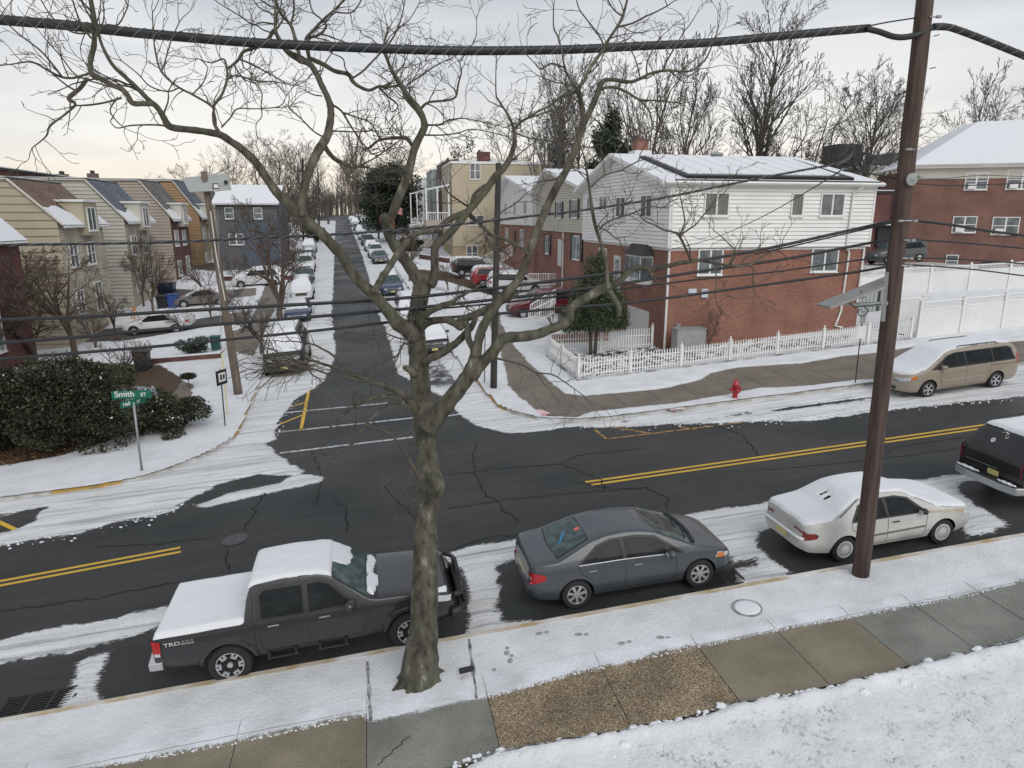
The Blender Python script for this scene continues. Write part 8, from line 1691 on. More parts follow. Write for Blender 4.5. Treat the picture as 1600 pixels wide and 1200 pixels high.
def vinyl(p, q, label, h=1.85, npan=None, lattice=True):
    R = empty('vinyl_fence', (p[0], p[1], gz(*p)+.12), 0, label, 'fence', 'tall white vinyl fence runs'); d = Vector((q[0]-p[0], q[1]-p[1])); L_ = d.length; d.normalize(); z0 = gz(*p)+.12; Rz = Matrix.Rotation(math.atan2(d.y, d.x), 4, 'Z'); npan = npan or max(1, round(L_/2.4))
    def g_(s_): return gz(p[0]+d.x*s_, p[1]+d.y*s_)+.12-z0
    for k in range(npan+1):
        s_ = L_*k/npan; z = g_(s_); mb = MB(); mb.box(s_-.07, -.07, z-.2, s_+.07, .07, z+h+.08, Rz); c = Rz @ Vector((s_, 0, z+h+.08)); mb.lathe([(.11, 0), (.11, .04), (.02, .12)], 4, Matrix.Translation(c)); mb.build('post', M['white_vinyl'], R)
    for k in range(npan):
        a, b_ = L_*k/npan+.07, L_*(k+1)/npan-.07; za, zb2 = g_(a), g_(b_); mb = MB(); hp = h-.38 if lattice else h
        n = 14
        for i in range(n):
            s0_, s1_ = a+(b_-a)*i/n, a+(b_-a)*(i+1)/n-.012; z_ = lambda s_: za+(zb2-za)*(s_-a)/(b_-a)
            v = [Rz @ Vector((x, y, z)) for y in (-.02, .02) for x, z in ((s0_, z_(s0_)), (s1_, z_(s1_)), (s1_, z_(s1_)+hp), (s0_, z_(s0_)+hp))]; mb.add([tuple(q_) for q_ in v], [(0, 1, 2, 3), (7, 6, 5, 4), (0, 4, 5, 1), (1, 5, 6, 2), (2, 6, 7, 3), (3, 7, 4, 0)])
        v = [Rz @ Vector((x, y, z)) for y in (-.012, .012) for x, z in ((a, za+.05), (b_, zb2+.05), (b_, zb2+hp-.02), (a, za+hp-.02))]; mb.add([tuple(q_) for q_ in v], [(0, 1, 2, 3), (7, 6, 5, 4)])
        for zz in (.02, hp, h-.03): mb.tube([Rz @ Vector((a, 0, za+zz)), Rz @ Vector((b_, 0, zb2+zz))], .045, 4)
        mb.build('panel', M['white_vinyl'], R)
        if lattice:
            mb = MB(); m_ = int((b_-a)/.19)
            for i in range(-2, m_):
                for sg_ in (1, -1):
                    x0_, x1_ = a+i*.19, a+i*.19+.32
                    if sg_ < 0: x0_, x1_ = x1_, x0_
                    xa, xb = min(max(x0_, a), b_), min(max(x1_, a), b_)
                    if abs(xa-xb) < .03: continue
                    ta, tb = (xa-x0_)/(x1_-x0_), (xb-x0_)/(x1_-x0_); zz = lambda x: za+(zb2-za)*(x-a)/(b_-a)+hp+.03
                    mb.tube([Rz @ Vector((xa, 0, zz(xa)+.3*ta)), Rz @ Vector((xb, 0, zz(xb)+.3*tb))], .02, 4, cap=False)
            mb.build('lattice', M['white_vinyl'], R)
    return R
vinyl((27.1, 29.6), (46.5, 29.0), 'tall white vinyl fence with lattice top along the pavement'); vinyl((27.3, 42.3), (33.6, 43.2), 'short tall white vinyl run behind the grey shed'); vinyl((33.6, 43.2), (48.5, 38.6), 'tall white vinyl fence at the back of the yard')
vinyl((26.9, 31.8), (29.0, 31.6), 'white vinyl gate beside the brick house wall', h=1.7, npan=1, lattice=False)
sh_ = empty('garden_shed', (29.9, 37.2, gz(29.9, 37.2)+.12), 0, 'small pale grey metal shed behind the tall brown pole', 'shed')
mb = MB(); mb.box(-1.2, 0, 0, 1.5, 2, 1.75); mb.build('wall', mat('shed_grey', (.38, .40, .38), .5), sh_); mb = MB()
for k in range(11): mb.box(-1.2+k*.26, -.03, .02, -1.17+k*.26, 0, 1.7)
mb.build('rib', M['grey_metal'], sh_); mb = MB(); mb.add([(-1.3, -.15, 1.75), (1.6, -.15, 1.75), (1.6, 1, 2.15), (-1.3, 1, 2.15), (1.6, 2.1, 1.75), (-1.3, 2.1, 1.75)], [(0, 1, 2, 3), (3, 2, 4, 5), (0, 3, 5), (1, 4, 2)]); mb.build('shed_roof', M['white_paint'], sh_); mb = MB(); mb.box(.9, -.05, .1, 1.05, -.03, 1.5); mb.build('shed_door', M['roof_dark'], sh_)
# ------------------------------------------------------------------ vehicles along the side street and in the drives
LOW = {}
def low_car(kind, paint, snow):
    key = (kind, paint, snow)
    if key in LOW: return copy_tree(LOW[key])
    R = empty('parked_car', (0, 0, 0))
    if kind == 'sedan':
        L, W, H = 4.6, 1.8, 1.45; top = [(0, .8), (.05, 1.0), (.8, 1.08), (1.4, 1.38), (2.1, 1.45), (2.6, 1.38), (3.45, .98), (4.2, .85), (4.5, .7), (4.6, .5)]; belt = .92; sw = [(1.1, .96), (3.3, .92), (2.65, 1.3), (1.6, 1.34)]; wsx = (2.65, 3.45); rwx = (.82, 1.4)
    elif kind == 'suv':
        L, W, H = 4.75, 1.9, 1.75; top = [(0, 1.0), (.05, 1.2), (.3, 1.62), (.6, 1.72), (2.5, 1.76), (2.9, 1.66), (3.6, 1.15), (4.4, 1.02), (4.65, .85), (4.75, .6)]; belt = 1.08; sw = [(.35, 1.13), (3.4, 1.1), (2.85, 1.55), (.6, 1.6)]; wsx = (2.85, 3.55); rwx = (.1, .32)
    elif kind == 'big':
        L, W, H = 5.4, 2.05, 1.95; top = [(0, 1.1), (.05, 1.4), (.25, 1.88), (.6, 1.95), (3.2, 1.96), (3.5, 1.86), (4.1, 1.32), (5.1, 1.2), (5.35, 1.0), (5.4, .7)]; belt = 1.2; sw = [(.35, 1.26), (4.0, 1.24), (3.5, 1.74), (.6, 1.78)]; wsx = (3.45, 4.08); rwx = (.1, .25)
    else:
        L, W, H = 4.9, 1.92, 1.7; top = [(0, 1.0), (.05, 1.2), (.25, 1.6), (.6, 1.7), (2.6, 1.72), (3.0, 1.6), (3.9, 1.05), (4.6, .92), (4.85, .7), (4.9, .5)]; belt = 1.02; sw = [(.35, 1.07), (3.7, 1.04), (3.0, 1.5), (.6, 1.55)]; wsx = (2.95, 3.85); rwx = (.1, .28)
    sh = Shell(L, W, top, [(0, .4), (.3, .3), (L-.3, .28), (L, .35)], [(0, belt), (L*.75, belt-.04), (L, belt-.3)], [(0, .84), (.08, .92), (.3, .98), (.6, 1), (L-.7, .98), (L-.3, .92), (L-.1, .8), (L, .68)], tumble=.42, crown=.05)
    sh.body(PAINT[paint], R, [], .33, well=False, step=.16)
    for sd in (-1, 1):
        m_ = MB(); sh.patch('side', sw, .012, sd, n=8, mb=m_); m_.build('side_window', M['glass'], R, smooth=True)
        m_ = MB(); sh.patch('side', [(.02, belt-.22), (.16, belt-.22), (.18, belt-.02), (.03, belt-.02)], .014, sd, n=4, mb=m_); sh.patch('rear', [(sd*W*.33, belt-.2), (sd*W*.42, belt-.2), (sd*W*.42, belt-.02), (sd*W*.33, belt-.02)], .014, n=3, mb=m_); m_.build('tail_light', M['red'], R)
        m_ = MB(); sh.patch('front', [(sd*W*.26, belt-.36), (sd*W*.38, belt-.36), (sd*W*.38, belt-.24), (sd*W*.26, belt-.24)], .014, n=4, mb=m_); m_.build('headlight', M['clear'], R)
        mirror_part(R, sh, wsx[1]-.35, belt+.05, sd, PAINT[paint], 1)
        for wx in (L*.19, L*.81):
            mb = MB(); mb.lathe([(.39, -.03), (.39, .012)], 20, Matrix.Translation((wx, sd*(W/2-.005), .35)) @ Matrix.Rotation(math.pi/2*-sd, 4, 'X')); mb.build('wheel_arch', M['blacktrim'], R)
            wheel(R, wx, sd*(W/2-.07), .33, sd, 'alloy5', .2, detail=False)
    if 'w' not in snow: m_ = MB(); sh.patch('top', [(wsx[0], -.9), (wsx[1], -.9), (wsx[1]+.05, 0), (wsx[1], .9), (wsx[0], .9)], .012, n=8, mb=m_); m_.build('windscreen', M['glass_teal'], R, smooth=True)
    m_ = MB(); sh.patch('top', [(rwx[0], -.85), (rwx[1], -.85), (rwx[1], .85), (rwx[0], .85)], .010, n=6, mb=m_); m_.build('rear_window', M['glass'], R, smooth=True)
    m_ = MB(); sh.patch('front', [(-.5, belt-.55), (.5, belt-.55), (.45, belt-.3), (-.45, belt-.3)], .012, n=5, mb=m_); g_ = m_.build('grille', M['blacktrim'], R)
    m_ = MB(); [sh.patch('front', [(-.48, z), (.48, z), (.48, z+.02), (-.48, z+.02)], .02, n=4, mb=m_) for z in (belt-.5, belt-.4, belt-.31)]; m_.build('grille_bar', M['chrome'], g_)
    m_ = MB(); sh.patch('front', [(-.17, .42), (.17, .42), (.17, .54), (-.17, .54)], .03, n=4, mb=m_); m_.build('number_plate', M['plate'], R)
    if 'r' in snow or 'w' in snow:
        x1 = L-.35 if 'h' in snow else (wsx[1]+.1 if 'w' in snow else wsx[0]-.05); sh.snow([(max(.1, rwx[0]-.02), -.93), (x1, -.93), (x1+.08, 0), (x1, .93), (max(.1, rwx[0]-.02), .93)], .07, R, seed=len(LOW)+3, n=30, edge=.03)
    elif 'h' in snow: sh.snow([(wsx[1]+.1, -.9), (L-.4, -.9), (L-.4, .9), (wsx[1]+.1, .9)], .05, R, seed=5, n=24)
    for o in [q for q in bpy.data.objects if q.parent == R]: o.location.x -= L
    LOW[key] = R; return R
def park(kind, paint, snow, X, Y, hd, label, group, cat='car'):
    """X, Y is where the middle of the front bumper stands"""
    R = low_car(kind, paint, snow)
    for k in ('label', 'category', 'group'):
        if k in R: del R[k]
    place_on_slope(R, X, Y, math.radians(hd), .0 if abs(hd) == 90 or hd < -80 else .1); tag(R, label, cat, group); return R
gl_, gr_ = 'cars parked down the left of the side street', 'cars parked down the right of the side street'
R = park('big', 'black', 'rwh', -4.75, 37.2, -88, 'big black suv under snow nearest the crossing on the left', gl_, 'suv'); R.scale = (1.08, 1.1, 1.14)
for k, (kd, pt, sn, X, Y, lb) in enumerate([('sedan', 'navy', 'rw', -5.45, 51.5, 'navy car with snowy windscreen behind the big black suv'), ('suv', 'white', 'rwh', -5.9, 60.5, 'car fully covered in snow, third in the left row'), ('sedan', 'dgrey', '-', -6.45, 69.0, 'dark sedan with bare windscreen, fourth in the left row'), ('suv', 'white', 'r', -6.95, 77.5, 'white suv with bare windscreen, fifth in the left row'),
        ('sedan', 'dgrey', 'r', -7.6, 87.5, 'grey car with snowy roof, sixth in the left row'), ('suv', 'silver', 'rw', -8.2, 98, 'silver car under snow, seventh in the left row'), ('sedan', 'silver', 'rw', -9.2, 118, 'snowy car, eighth in the left row'), ('sedan', 'white', 'rwh', -10.3, 135, 'snowy white car, ninth in the left row'), ('suv', 'dgrey', 'rw', -11.6, 155, 'snowy dark car, farthest in the left row')]):
    park(kd, pt, sn, X, Y, -87.5, lb, gl_)
for kd, pt, sn, X, Y, lb in [('suv', 'black', 'rwh', 3.35, 38.2, 'black suv with snowy bonnet nearest the crossing on the right'), ('suv', 'white', 'rwh', 2.75, 47.6, 'car buried in snow behind the big tree trunk on the right'), ('van', 'navy', 'r', 1.75, 59.5, 'blue minivan with yellow plate in the right row'), ('sedan', 'dgrey', '-', 1.15, 82, 'dark grey sedan before a white car in the right row'), ('suv', 'white', 'r', .75, 88.5, 'white car right behind the dark grey sedan'),
        ('sedan', 'silver', 'rwh', .2, 98, 'snow covered car under the thin pole on the right'), ('suv', 'dgrey', 'r', -.25, 107, 'dark car with snowy roof, sixth in the right row'), ('sedan', 'white', 'rw', -.9, 119, 'snowy white car, seventh in the right row'), ('suv', 'white', 'rw', -1.5, 131, 'snowy suv, eighth in the right row'), ('sedan', 'dgrey', 'r', -2.2, 143, 'dark car, ninth in the right row'), ('suv', 'silver', 'rw', -3.0, 158, 'silver car, tenth in the right row'), ('sedan', 'silver', 'rw', -4.0, 176, 'small snowy car, farthest in the right row')]:
    park(kd, pt, sn, X, Y, -87.5, lb, gr_)
gd = 'cars standing in driveways'
park('sedan', 'white', 'r', -17.4, 53.0, 176, 'white sedan with red tail light in the nearest left driveway', gd); park('sedan', 'taupe', 'rw', -16.3, 62.0, 180, 'taupe sedan beside the blue bin in a left driveway', gd); park('suv', 'white', 'rwh', -13.2, 70.5, 180, 'white car under snow behind the leaning wooden pole', gd); park('suv', 'black', 'rwh', -11.6, 90, 0, 'dark car with black wheels before the blue house', gd)
park('suv', 'black', 'r', 12.4, 67.5, 0, 'black suv in the driveway below the yellow house', gd, 'suv'); park('suv', 'red', 'r', 13.3, 60.2, 0, 'red suv with snowy roof in a right driveway', gd, 'suv'); park('suv', 'white', 'r', 14.2, 56.6, 0, 'white suv half hidden by the dark corner pole', gd, 'suv'); park('suv', 'maroon', '-', 9.2, 46.6, 180, 'maroon suv beside the white stair railing', gd, 'suv')
q = onY(1361, 412, 50); R = low_car('suv', 'dgrey', '-'); place_on_slope(R, q.x-.1, 50, math.radians(180)); R.location.z = q.z-.1; tag(R, 'dark grey suv before the garage block behind the tall pole', 'suv', gd)
mb = MB(); mb.box(-2, -1.5, -2.5, 9, 3.5, -.02); o = mb.build('parking_deck', M['kerb']); o.location = (q.x-1, 50-1, q.z-.1); tag(o, 'raised concrete parking deck under the dark grey suv', 'deck')
# ------------------------------------------------------------------ evergreens and shrubs made of many small leaves
def leaf_mat(name, a, b_, c):
    m = bpy.data.materials.new(name); m.use_nodes = True; N, L = nodes(m); bs = N['Principled BSDF']
    g_ = N.new('ShaderNodeNewGeometry'); r = _ramp(N, L, g_.outputs['Random Per Island'], [(0, a), (.55, b_), (.9, c), (1, tuple(min(1, v*1.15) for v in c))]); L.new(r.outputs[0], bs.inputs['Base Color']); bs.inputs['Roughness'].default_value = .55; bs.inputs['Specular IOR Level'].default_value = .3; return m
M['leaf_dark'] = leaf_mat('dark_evergreen_leaf', (.011, .015, .008), (.028, .033, .017), (.075, .078, .04)); M['leaf_olive'] = leaf_mat('olive_leaf', (.02, .026, .01), (.05, .058, .022), (.11, .11, .045)); M['leaf_pine'] = leaf_mat('pine_needles', (.016, .026, .018), (.036, .05, .032), (.06, .075, .05)); M['leaf_blue'] = leaf_mat('snow_dusted_needles', (.04, .055, .055), (.16, .19, .2), (.55, .58, .62)); M['leaf_snow'] = leaf_mat('snowed_leaf', (.5, .52, .55), (.6, .62, .66), (.7, .72, .76))
M['leaf_fir'] = leaf_mat('fir_needles', (.022, .034, .02), (.055, .078, .042), (.12, .145, .08)); M['litter'] = leaf_mat('brown_leaf_litter', (.05, .03, .018), (.13, .075, .04), (.24, .15, .08))
def leaves(name, lumps, n, size, m, parent, seed=1, shell=.55, droop=0.0, snow=0.0, narrow=.5):
    r = np.random.default_rng(seed); lumps = np.array(lumps, float); vol = lumps[:, 3]*lumps[:, 4]*lumps[:, 5]; ch = r.choice(len(lumps), n, p=vol**.75/np.sum(vol**.75))
    d = r.normal(size=(n, 3)); d /= np.linalg.norm(d, axis=1)[:, None]; rad = (shell+(1-shell)*r.random(n)**.5)*(1+.16*r.normal(size=n)*.7); c = lumps[ch, :3]+d*lumps[ch, 3:6]*rad[:, None]
    keep = vnoise(c[:, 0]*1.0+c[:, 2], c[:, 1]+c[:, 2]*.7, 3.2, seed) > .22; c = c[keep]; d = d[keep]; k = len(c)
    a = d*.6+r.normal(size=(k, 3))*.7+np.array([0, 0, -droop]); a /= np.linalg.norm(a, axis=1)[:, None]; b_ = np.cross(a, r.normal(size=(k, 3))); b_ /= np.linalg.norm(b_, axis=1)[:, None]
    s_ = size*(.6+.8*r.random(k))[:, None]; v = np.stack([c-a*s_, c+b_*s_*narrow, c+a*s_, c-b_*s_*narrow], 1).reshape(-1, 3); me = bpy.data.meshes.new(name); me.vertices.add(len(v)); me.vertices.foreach_set('co', v.ravel()); me.loops.add(4*k); me.loops.foreach_set('vertex_index', np.arange(4*k, dtype=np.int32)); me.polygons.add(k); me.polygons.foreach_set('loop_start', np.arange(0, 4*k, 4, dtype=np.int32)); me.polygons.foreach_set('loop_total', np.full(k, 4, dtype=np.int32)); me.update(calc_edges=True); me.materials.append(m)
    if snow:
        me.materials.append(M['leaf_snow']); mi = ((d[:, 2] > .35) & (r.random(k) < snow)).astype(np.int32); me.polygons.foreach_set('material_index', mi)
    o = bpy.data.objects.new(name, me); C.objects.link(o); o.parent = parent; return o
def shrub(px, w, h, d, label, m='leaf_dark', n=9000, size=.06, seed=1, lumps=10, snow=.0, name='shrub', cat='shrub', base=None, dy=0, flat=1.0, stems=4):
    b_ = base or gpt(*px, .12); R = empty(name, (b_.x, b_.y+dy, gz(b_.x, b_.y+dy)+.12), 0, label, cat); r = random.Random(seed); L_ = [(0, 0, h*.42, w*.36, d*.36, h*.36)]
    for k in range(lumps): a = r.uniform(0, 6.28); q = r.uniform(.15, .46); z = r.uniform(.2, .86)-(q-.3)*.6; L_.append((math.cos(a)*w*q, math.sin(a)*d*q, h*z, w*r.uniform(.12, .22), d*r.uniform(.12, .22), h*r.uniform(.16, .27)))
    leaves('foliage', L_, n, size, M[m], R, seed, snow=snow); mb = MB()
    for k in range(stems): a = r.uniform(0, 6.28); mb.tube([(0, 0, -.1), (math.cos(a)*w*.12, math.sin(a)*d*.12, h*.35), (math.cos(a)*w*.25, math.sin(a)*d*.25, h*.7)], [.06, .04, .015], 5)
    mb.build('stem', M['bark_brown'], R); return R
def at_y(px, py, Y): q = onY(px, py, Y); return Vector((q.x, Y, 0))
shrub(None, 5.2, 3.25, 3.6, 'large dark green shrub behind the street name sign', n=46000, size=.06, seed=3, lumps=34, snow=.02, base=at_y(118, 690, 28.4))
shrub(None, 3.4, 3.6, 3.4, 'dark shrub at the left edge beside the large one', n=20000, size=.06, seed=4, lumps=18, snow=.04, base=at_y(-22, 690, 28.6))
shrub(None, 3.3, 2.5, 3, 'olive green top of a shrub behind the large dark shrub', 'leaf_olive', 14000, .06, 5, 12, base=at_y(150, 600, 32))
shrub(None, 2.7, 1.5, 2.6, 'low spreading evergreen shrub right of the street name sign', 'leaf_dark', 18000, .05, 6, 14, .04, base=at_y(262, 640, 28.9))
shrub(None, 2.0, 1.3, 1.8, 'small olive shrub left of the mushroom shaped topiary', 'leaf_olive', 7000, .05, 7, 8, base=at_y(248, 590, 32.0))
shrub(None, 1.5, 2.3, 1.5, 'snow dusted bluish conifer between the two dark shrubs', 'leaf_blue', 9000, .05, 8, 12, .3, 'conifer', 'conifer', base=at_y(214, 630, 28.8))
shrub((308, 556), 1.9, 1.4, 1.9, 'small spreading conifer on the snow left of the leaning pole', 'leaf_pine', 6000, .05, 9, 9, .2, 'conifer', 'conifer')
tp_ = gpt(296, 606, .12); R = empty('topiary', tp_, 0, 'small mushroom shaped topiary in the snow', 'topiary'); leaves('foliage', [(0, 0, .62, .38, .38, .16)], 2500, .035, M['leaf_dark'], R, 10); mb = MB(); mb.tube([(0, 0, -.05), (0, 0, .6)], .025, 6); mb.build('trunk', M['bark_brown'], R)
b_ = Vector((11.35, 34.2, 0)); R = empty('evergreen_tree', (b_.x, b_.y, gz(b_.x, b_.y)+.12), 0, 'dense dark evergreen with two trunks inside the picket fence corner', 'tree')
leaves('crown', [(0, 0, 2.35, 1.5, 1.4, .9), (.1, 0, 3.5, 1.1, 1.05, 1.0), (-1.0, 0, 2.0, .95, .8, .6), (1.1, .2, 2.1, .9, .8, .6), (0, 0, 4.6, .6, .55, .7), (-.6, -.3, 3.2, .8, .7, .7), (.7, -.4, 3.0, .8, .6, .6), (0, -.5, 1.75, 1.1, .7, .5), (-1.2, 0, 1.6, .7, .6, .35), (1.3, 0, 1.7, .7, .6, .35), (.3, 0, 5.1, .25, .25, .4)], 34000, .10, M['leaf_fir'], R, 12, .3, snow=.0, narrow=.16)
for x in (-.14, .16): mb = MB(); mb.tube([(x*.7, 0, -.1), (x, 0, .8), (x*1.8, 0, 2.0)], [.11, .09, .06], 8); mb.build('trunk', M['bark_far'], R, smooth=True)
def conifer(px, top, bot, Y, w, label, m='leaf_pine', n=9000, size=.25, seed=1, cone=True):
    a = onY(px, top, Y); z0 = gz(a.x, Y); h = a.z-z0; R = empty('evergreen_tree', (a.x, Y, z0), 0, label, 'tree', 'dark evergreens behind the houses'); r = random.Random(seed)
    L_ = [(r.uniform(-.22, .22)*w, r.uniform(-.22, .22)*w, h*t, w*.5*((1-t)**.55 if cone else 1)*r.uniform(.5, .9)+.2, w*.5*((1-t)**.55 if cone else 1)*r.uniform(.5, .9)+.2, h*.1) for t in np.linspace(.2, .95, 15)]
    leaves('crown', L_, n, size, M[m], R, seed, .3, narrow=.3); mb = MB(); mb.tube([(0, 0, -.2), (0, 0, h*.9)], [.3, .05], 6); mb.build('trunk', M['bark_far'], R)
conifer(948, 172, 290, 74, 8.5, 'broad dark evergreen behind the white house gable', n=16000, size=.3, seed=3); conifer(880, 205, 290, 92, 6, 'dark evergreen behind the cream row house', n=7000, seed=4); conifer(725, 212, 240, 120, 7, 'evergreen top showing over the yellow house roof', n=5000, seed=5)
conifer(612, 262, 350, 112, 9, 'dark round evergreen up the right of the street', n=15000, size=.3, seed=6, cone=False); conifer(590, 285, 350, 140, 8, 'smaller dark evergreen farther up the right of the street', n=7000, seed=7, cone=False)
shrub(None, 3, 1.8, 3, 'dark round shrub by the white stairs up the street', n=5000, size=.12, seed=11, base=at_y(640, 368, 96)); shrub(None, 3.5, 3, 3, 'dark bush at the left pavement up the street', n=5000, size=.14, seed=12, base=at_y(490, 350, 118))
for i, (px, Y) in enumerate(((1195, 100), (1215, 104), (1240, 98), (1262, 106), (1290, 101), (1068, 110))): conifer(px, 232+(i % 3)*4, 260, Y, 3.2, ['low dark evergreen behind the roof fan', 'dark evergreen next to the one behind the roof fan', 'dark evergreen behind the middle of the solar roof', 'dark evergreen right of the middle of the solar roof', 'dark evergreen behind the right end of the solar roof', 'dark evergreen behind the left of the solar roof'][i], n=1800, size=.3, seed=20+i)
# woods closing the end of the street and the hill behind the roofs
def woods(name, x0, x1, y0, y1, h, n, label, seed):
    r = np.random.default_rng(seed); mb = MB()
    for k in range(n):
        x, y = r.uniform(x0, x1), r.uniform(y0, y1); z = gz(x, y); hh = h*r.uniform(.6, 1.15); lean = r.normal(size=2)*.6; mb.tube([(x, y, z-1), (x+lean[0]*.4, y, z+hh*.5), (x+lean[0], y+lean[1], z+hh)], [.16, .10, .03], 3, cap=False)
        for j in range(9): t = r.uniform(.2, .95); a = r.uniform(0, 6.28); l_ = hh*.3*(1.1-t); p = (x+lean[0]*t, y+lean[1]*t, z+hh*t); mb.tube([p, (p[0]+math.cos(a)*l_*.6, p[1]+math.sin(a)*l_*.6, p[2]+l_*.6), (p[0]+math.cos(a+.3)*l_, p[1]+math.sin(a)*l_, p[2]+l_*1.2)], [.06, .045, .03], 3, cap=False)
    o = mb.build(name, M['bark_far']); tag(o, label, 'woods', kind='stuff')
woods('far_woods', -34, 20, 222, 262, 9.5, 420, 'thin bare woods closing the end of the side street', 1); woods('far_woods', -70, -22, 132, 180, 8, 260, 'bare woods behind the blue house', 2); woods('far_woods', 22, 110, 105, 150, 7, 380, 'low bare woods behind the white house and the apartments', 3)
woods('far_woods', -19, -12, 100, 215, 6.0, 90, 'bare scrub along the left pavement up the street', 5)
# leaf litter under the shrubs, grass tips and snow crumbs by the near footway
r_ = np.random.default_rng(5); P_ = []
for _ in range(9000):
    x, y = r_.uniform(-17, -6), r_.uniform(24.2, 31); 
    P_.append((x, y))
P_ = np.array(P_); k_ = sdist(leafbed, P_[:, 0], P_[:, 1])+r_.normal(size=len(P_))*.22 > -.1; P_ = P_[k_]
if len(P_):
    L_ = [(x, y, gz(x, y)+.15, .05, .05, .02) for x, y in P_]; leaves('leaf_litter', L_, len(L_)*2, .055, M['litter'], None, 3)['kind'] = 'stuff'
def lumps_mesh(name, pts, m, label, seed=1):
    r = random.Random(seed); mb = MB()
    for x, y, s_ in pts:
        z = gz(x, y)+.125; n = 7; pr = [(.3, -.3), (.85, 0), (1, .35), (.7, .75), (.12, 1)]; b = len(mb.v); ang = r.uniform(0, 6)
        for q_, zz in pr:
            for k in range(n): a = 2*math.pi*k/n+ang; w_ = s_*q_*r.uniform(.75, 1.2); mb.v.append((x+math.cos(a)*w_, y+math.sin(a)*w_*.8, z+zz*s_*.9*r.uniform(.85, 1.1)))
        for i in range(len(pr)-1):
            for k in range(n): mb.f.append([b+i*n+k, b+i*n+(k+1) % n, b+(i+1)*n+(k+1) % n, b+(i+1)*n+k]); mb.uv.append([(0, 0)]*4); mb.mi.append(0)
        mb.f.append([b+(len(pr)-1)*n+k for k in range(n)]); mb.uv.append([(0, 0)]*n); mb.mi.append(0)
    o = mb.build(name, m, smooth=False); tag(o, label, 'snow', kind='stuff'); return o
rr = random.Random(8); edge = PW([(700, 1200), (779, 1176), (953, 1148), (1050, 1128), (1150, 1103), (1290, 1078), (1420, 1047), (1600, 1002)], .12); pts = []
for a, b_ in zip(edge[:-1], edge[1:]):
    for k in range(int((b_-a).length*60)): q = a.lerp(b_, rr.random()); s_ = rr.choice([.008, .012, .018, .025, .035, .05]) if rr.random() > .04 else .10; pts.append((q.x, q.y-abs(rr.gauss(0, .16))+.05, s_))
edge2 = PW([(150, 1199), (337, 1168), (450, 1144), (570, 1118)], .12)+PW([(756, 1092), (900, 1053), (1088, 1012), (1200, 988), (1319, 967), (1504, 933), (1600, 908)], .12)
for a, b_ in zip(edge2[:-1], edge2[1:]):
    if (a.x < -.3 < b_.x): continue
    for k in range(int((b_-a).length*60)): q = a.lerp(b_, rr.random()); pts.append((q.x, q.y+abs(rr.gauss(0, .07))-.03, rr.choice([.007, .010, .014, .02])))
lumps_mesh('snow_crumbs', pts, M['snow'], 'crumbs and lumps of shovelled snow along the near footway', 2)
pts = []
for poly, n in (([(905, 668), (1180, 659), (1364, 644), (1600, 620)], 260), ([(930, 655), (1050, 640), (1160, 615), (1300, 606), (1366, 600)], 500), ([(0, 855), (120, 836), (237, 808), (290, 792)], 60), ([(434, 686), (437, 657), (490, 607), (520, 569)], 60), ([(915, 619), (1037, 607), (1112, 583), (1251, 568), (1431, 543)], 200)):
    W_ = PW(poly, .05)
    for k in range(n): i = rr.randrange(len(W_)-1); q = W_[i].lerp(W_[i+1], rr.random()); pts.append((q.x+rr.gauss(0, .12), q.y+rr.gauss(0, .22), rr.choice([.012, .02, .03, .045])))
o = lumps_mesh('snow_lumps', pts, M['snow'], 'lumps of ploughed snow along the far kerbs', 3); o.location.z = -.07
gt = MB()
for k in range(9500):
    x, y = rr.uniform(1.0, 15), rr.uniform(6.2, 8.15)
    if vnoise(x, y, 3.2, 77) < .42 or vnoise(x, y, .9, 79) < .36: continue
    z = gz(x, y)+.135
    for j in range(3): a = rr.uniform(0, 6.28); l_ = rr.uniform(.02, .045); gt.add([(x-.003, y, z), (x+.003, y, z), (x+math.cos(a)*l_, y+math.sin(a)*l_, z+l_*.8)], [(0, 1, 2)])
tag(gt.build('grass_tips', mat('winter_grass', (.16, .14, .08), .9, col2=(.08, .09, .045), vscale=4)), 'grass tips poking through the snow on the near lawn', 'grass', kind='stuff')
# red utility paint on snow and pavement
def spray(pts, label, dz):
    mb = MB(); W_ = PW(pts, .12); mb.add([(q.x, q.y, gz(q.x, q.y)+dz) for q in W_], [tuple(range(len(W_)))]); o = mb.build('paint_mark', M['spray']); o['kind'] = 'structure'
m = bpy.data.materials.new('red_marking_spray'); m.use_nodes = True; N, L = nodes(m); bs = N['Principled BSDF']; tc = N.new('ShaderNodeTexCoord'); n = _noise(N, L, tc, 6, 6, .7); r = _ramp(N, L, n.outputs['Fac'], [(.38, (.72, .72, .76)), (.5, (.66, .42, .42)), (.66, (.50, .13, .12))]); L.new(r.outputs[0], bs.inputs['Base Color']); bs.inputs['Roughness'].default_value = .8; M['spray'] = m
spray([(838, 641), (846, 640), (860, 646), (852, 650), (840, 648)], '', .135); spray([(1040, 634), (1066, 634), (1070, 640), (1048, 643)], '', .165); spray([(310, 702), (330, 694), (352, 692), (336, 704), (312, 712)], '', .175)
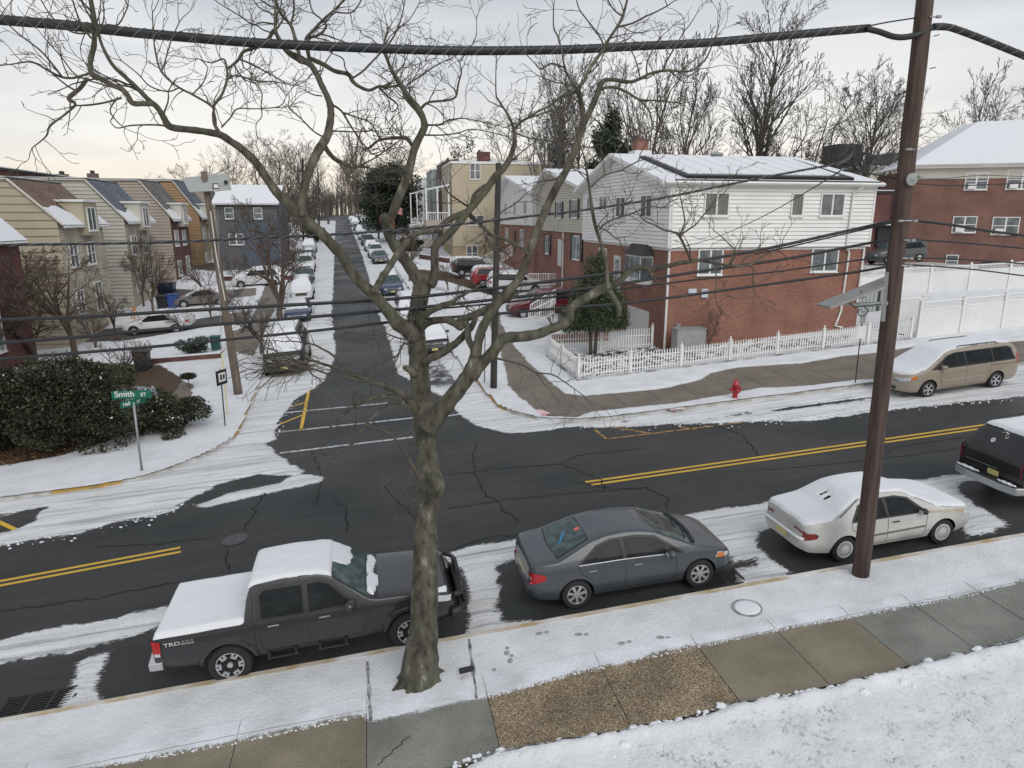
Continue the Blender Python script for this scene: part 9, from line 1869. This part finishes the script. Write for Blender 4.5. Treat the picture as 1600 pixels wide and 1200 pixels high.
# bins
def bin_(px, w, h, m, label, lid=None, snow=False, name='wheeled_bin', r=None):
    b_ = gpt(*px, .12); R = empty(name, b_, 0, label, 'bin'); mb = MB(); mb.add([(-w*.4, -w*.4, 0), (w*.4, -w*.4, 0), (w*.4, w*.4, 0), (-w*.4, w*.4, 0), (-w*.5, -w*.5, h), (w*.5, -w*.5, h), (w*.5, w*.5, h), (-w*.5, w*.5, h)], [(3, 2, 1, 0), (4, 5, 6, 7), (0, 1, 5, 4), (1, 2, 6, 5), (2, 3, 7, 6), (3, 0, 4, 7)]); mb.build('tub', m, R, bevel=.03)
    mb = MB(); mb.box(-w*.55, -w*.58, h, w*.55, w*.55, h+.06); mb.build('lid', M['snow'] if snow else m, R, bevel=.02); mb = MB()
    for sx in (-1, 1): mb.lathe([(.12, -.03), (.12, .03)], 12, Matrix.Translation((sx*w*.42, w*.4, .12)) @ Matrix.Rotation(math.pi/2, 4, 'Y'))
    mb.build('wheel', M['tyre'], R)
M['bin_black'] = mat('bin_black', (.022, .025, .028), .45); M['bin_blue'] = mat('bin_blue', (.03, .08, .30), .4); M['bin_navy'] = mat('bin_navy', (.012, .016, .05), .4)
bin_((224, 578), .8, 1.1, M['bin_black'], 'black wheeled bin behind the large dark shrub'); bin_((42, 612), .75, 1.1, M['bin_black'], 'black bin with a snowy lid near the left edge', snow=True); bin_((121, 522), .75, .7, M['bin_blue'], 'blue bin in front of the sand coloured row house'); bin_((272, 481), .8, 1.1, M['bin_blue'], 'upright blue bin beside the taupe sedan'); bin_((255, 482), .8, 1.0, M['bin_black'], 'black bin left of the upright blue bin'); bin_((262, 457), 1.4, .9, M['bin_navy'], 'wide dark blue bin by the dark brick row house'); bin_((338, 548), .55, .9, mat('bin_green', (.02, .09, .08), .4), 'green bin beside the leaning wooden pole')
b_ = gpt(205, 500, .12); R = empty('playground_slide', b_, 0, 'small orange frame before the white row house', 'toy frame'); mb = MB()
for x, y in ((0, 0), (.6, .1), (.3, -.2)): mb.tube([(x, y, 0), (.3, 0, 1.1)], .04, 5)
mb.tube([(-.1, 0, .4), (.7, 0, .5)], .04, 5); mb.build('frame', mat('orange_plastic', (.45, .17, .03), .5), R)
# flag by the porch, lamp at the door
q = onY(616, 352, 105); R = empty('flag', q, 0, 'red and white flag on a short pole up the right of the street', 'flag'); mb = MB(); mb.tube([(0, 0, 0), (.3, 0, 3)], .04, 5); mb.build('flagpole', M['galv'], R); mb = MB(); mb.add([(.3, 0, 2.9), (1.3, .1, 2.4), (1.2, .1, 1.4), (.2, 0, 1.8)], [(0, 1, 2, 3)]); mb.build('cloth', mat('flag_cloth', (.45, .05, .06), .8, col2=(.5, .4, .42), vscale=3), R)
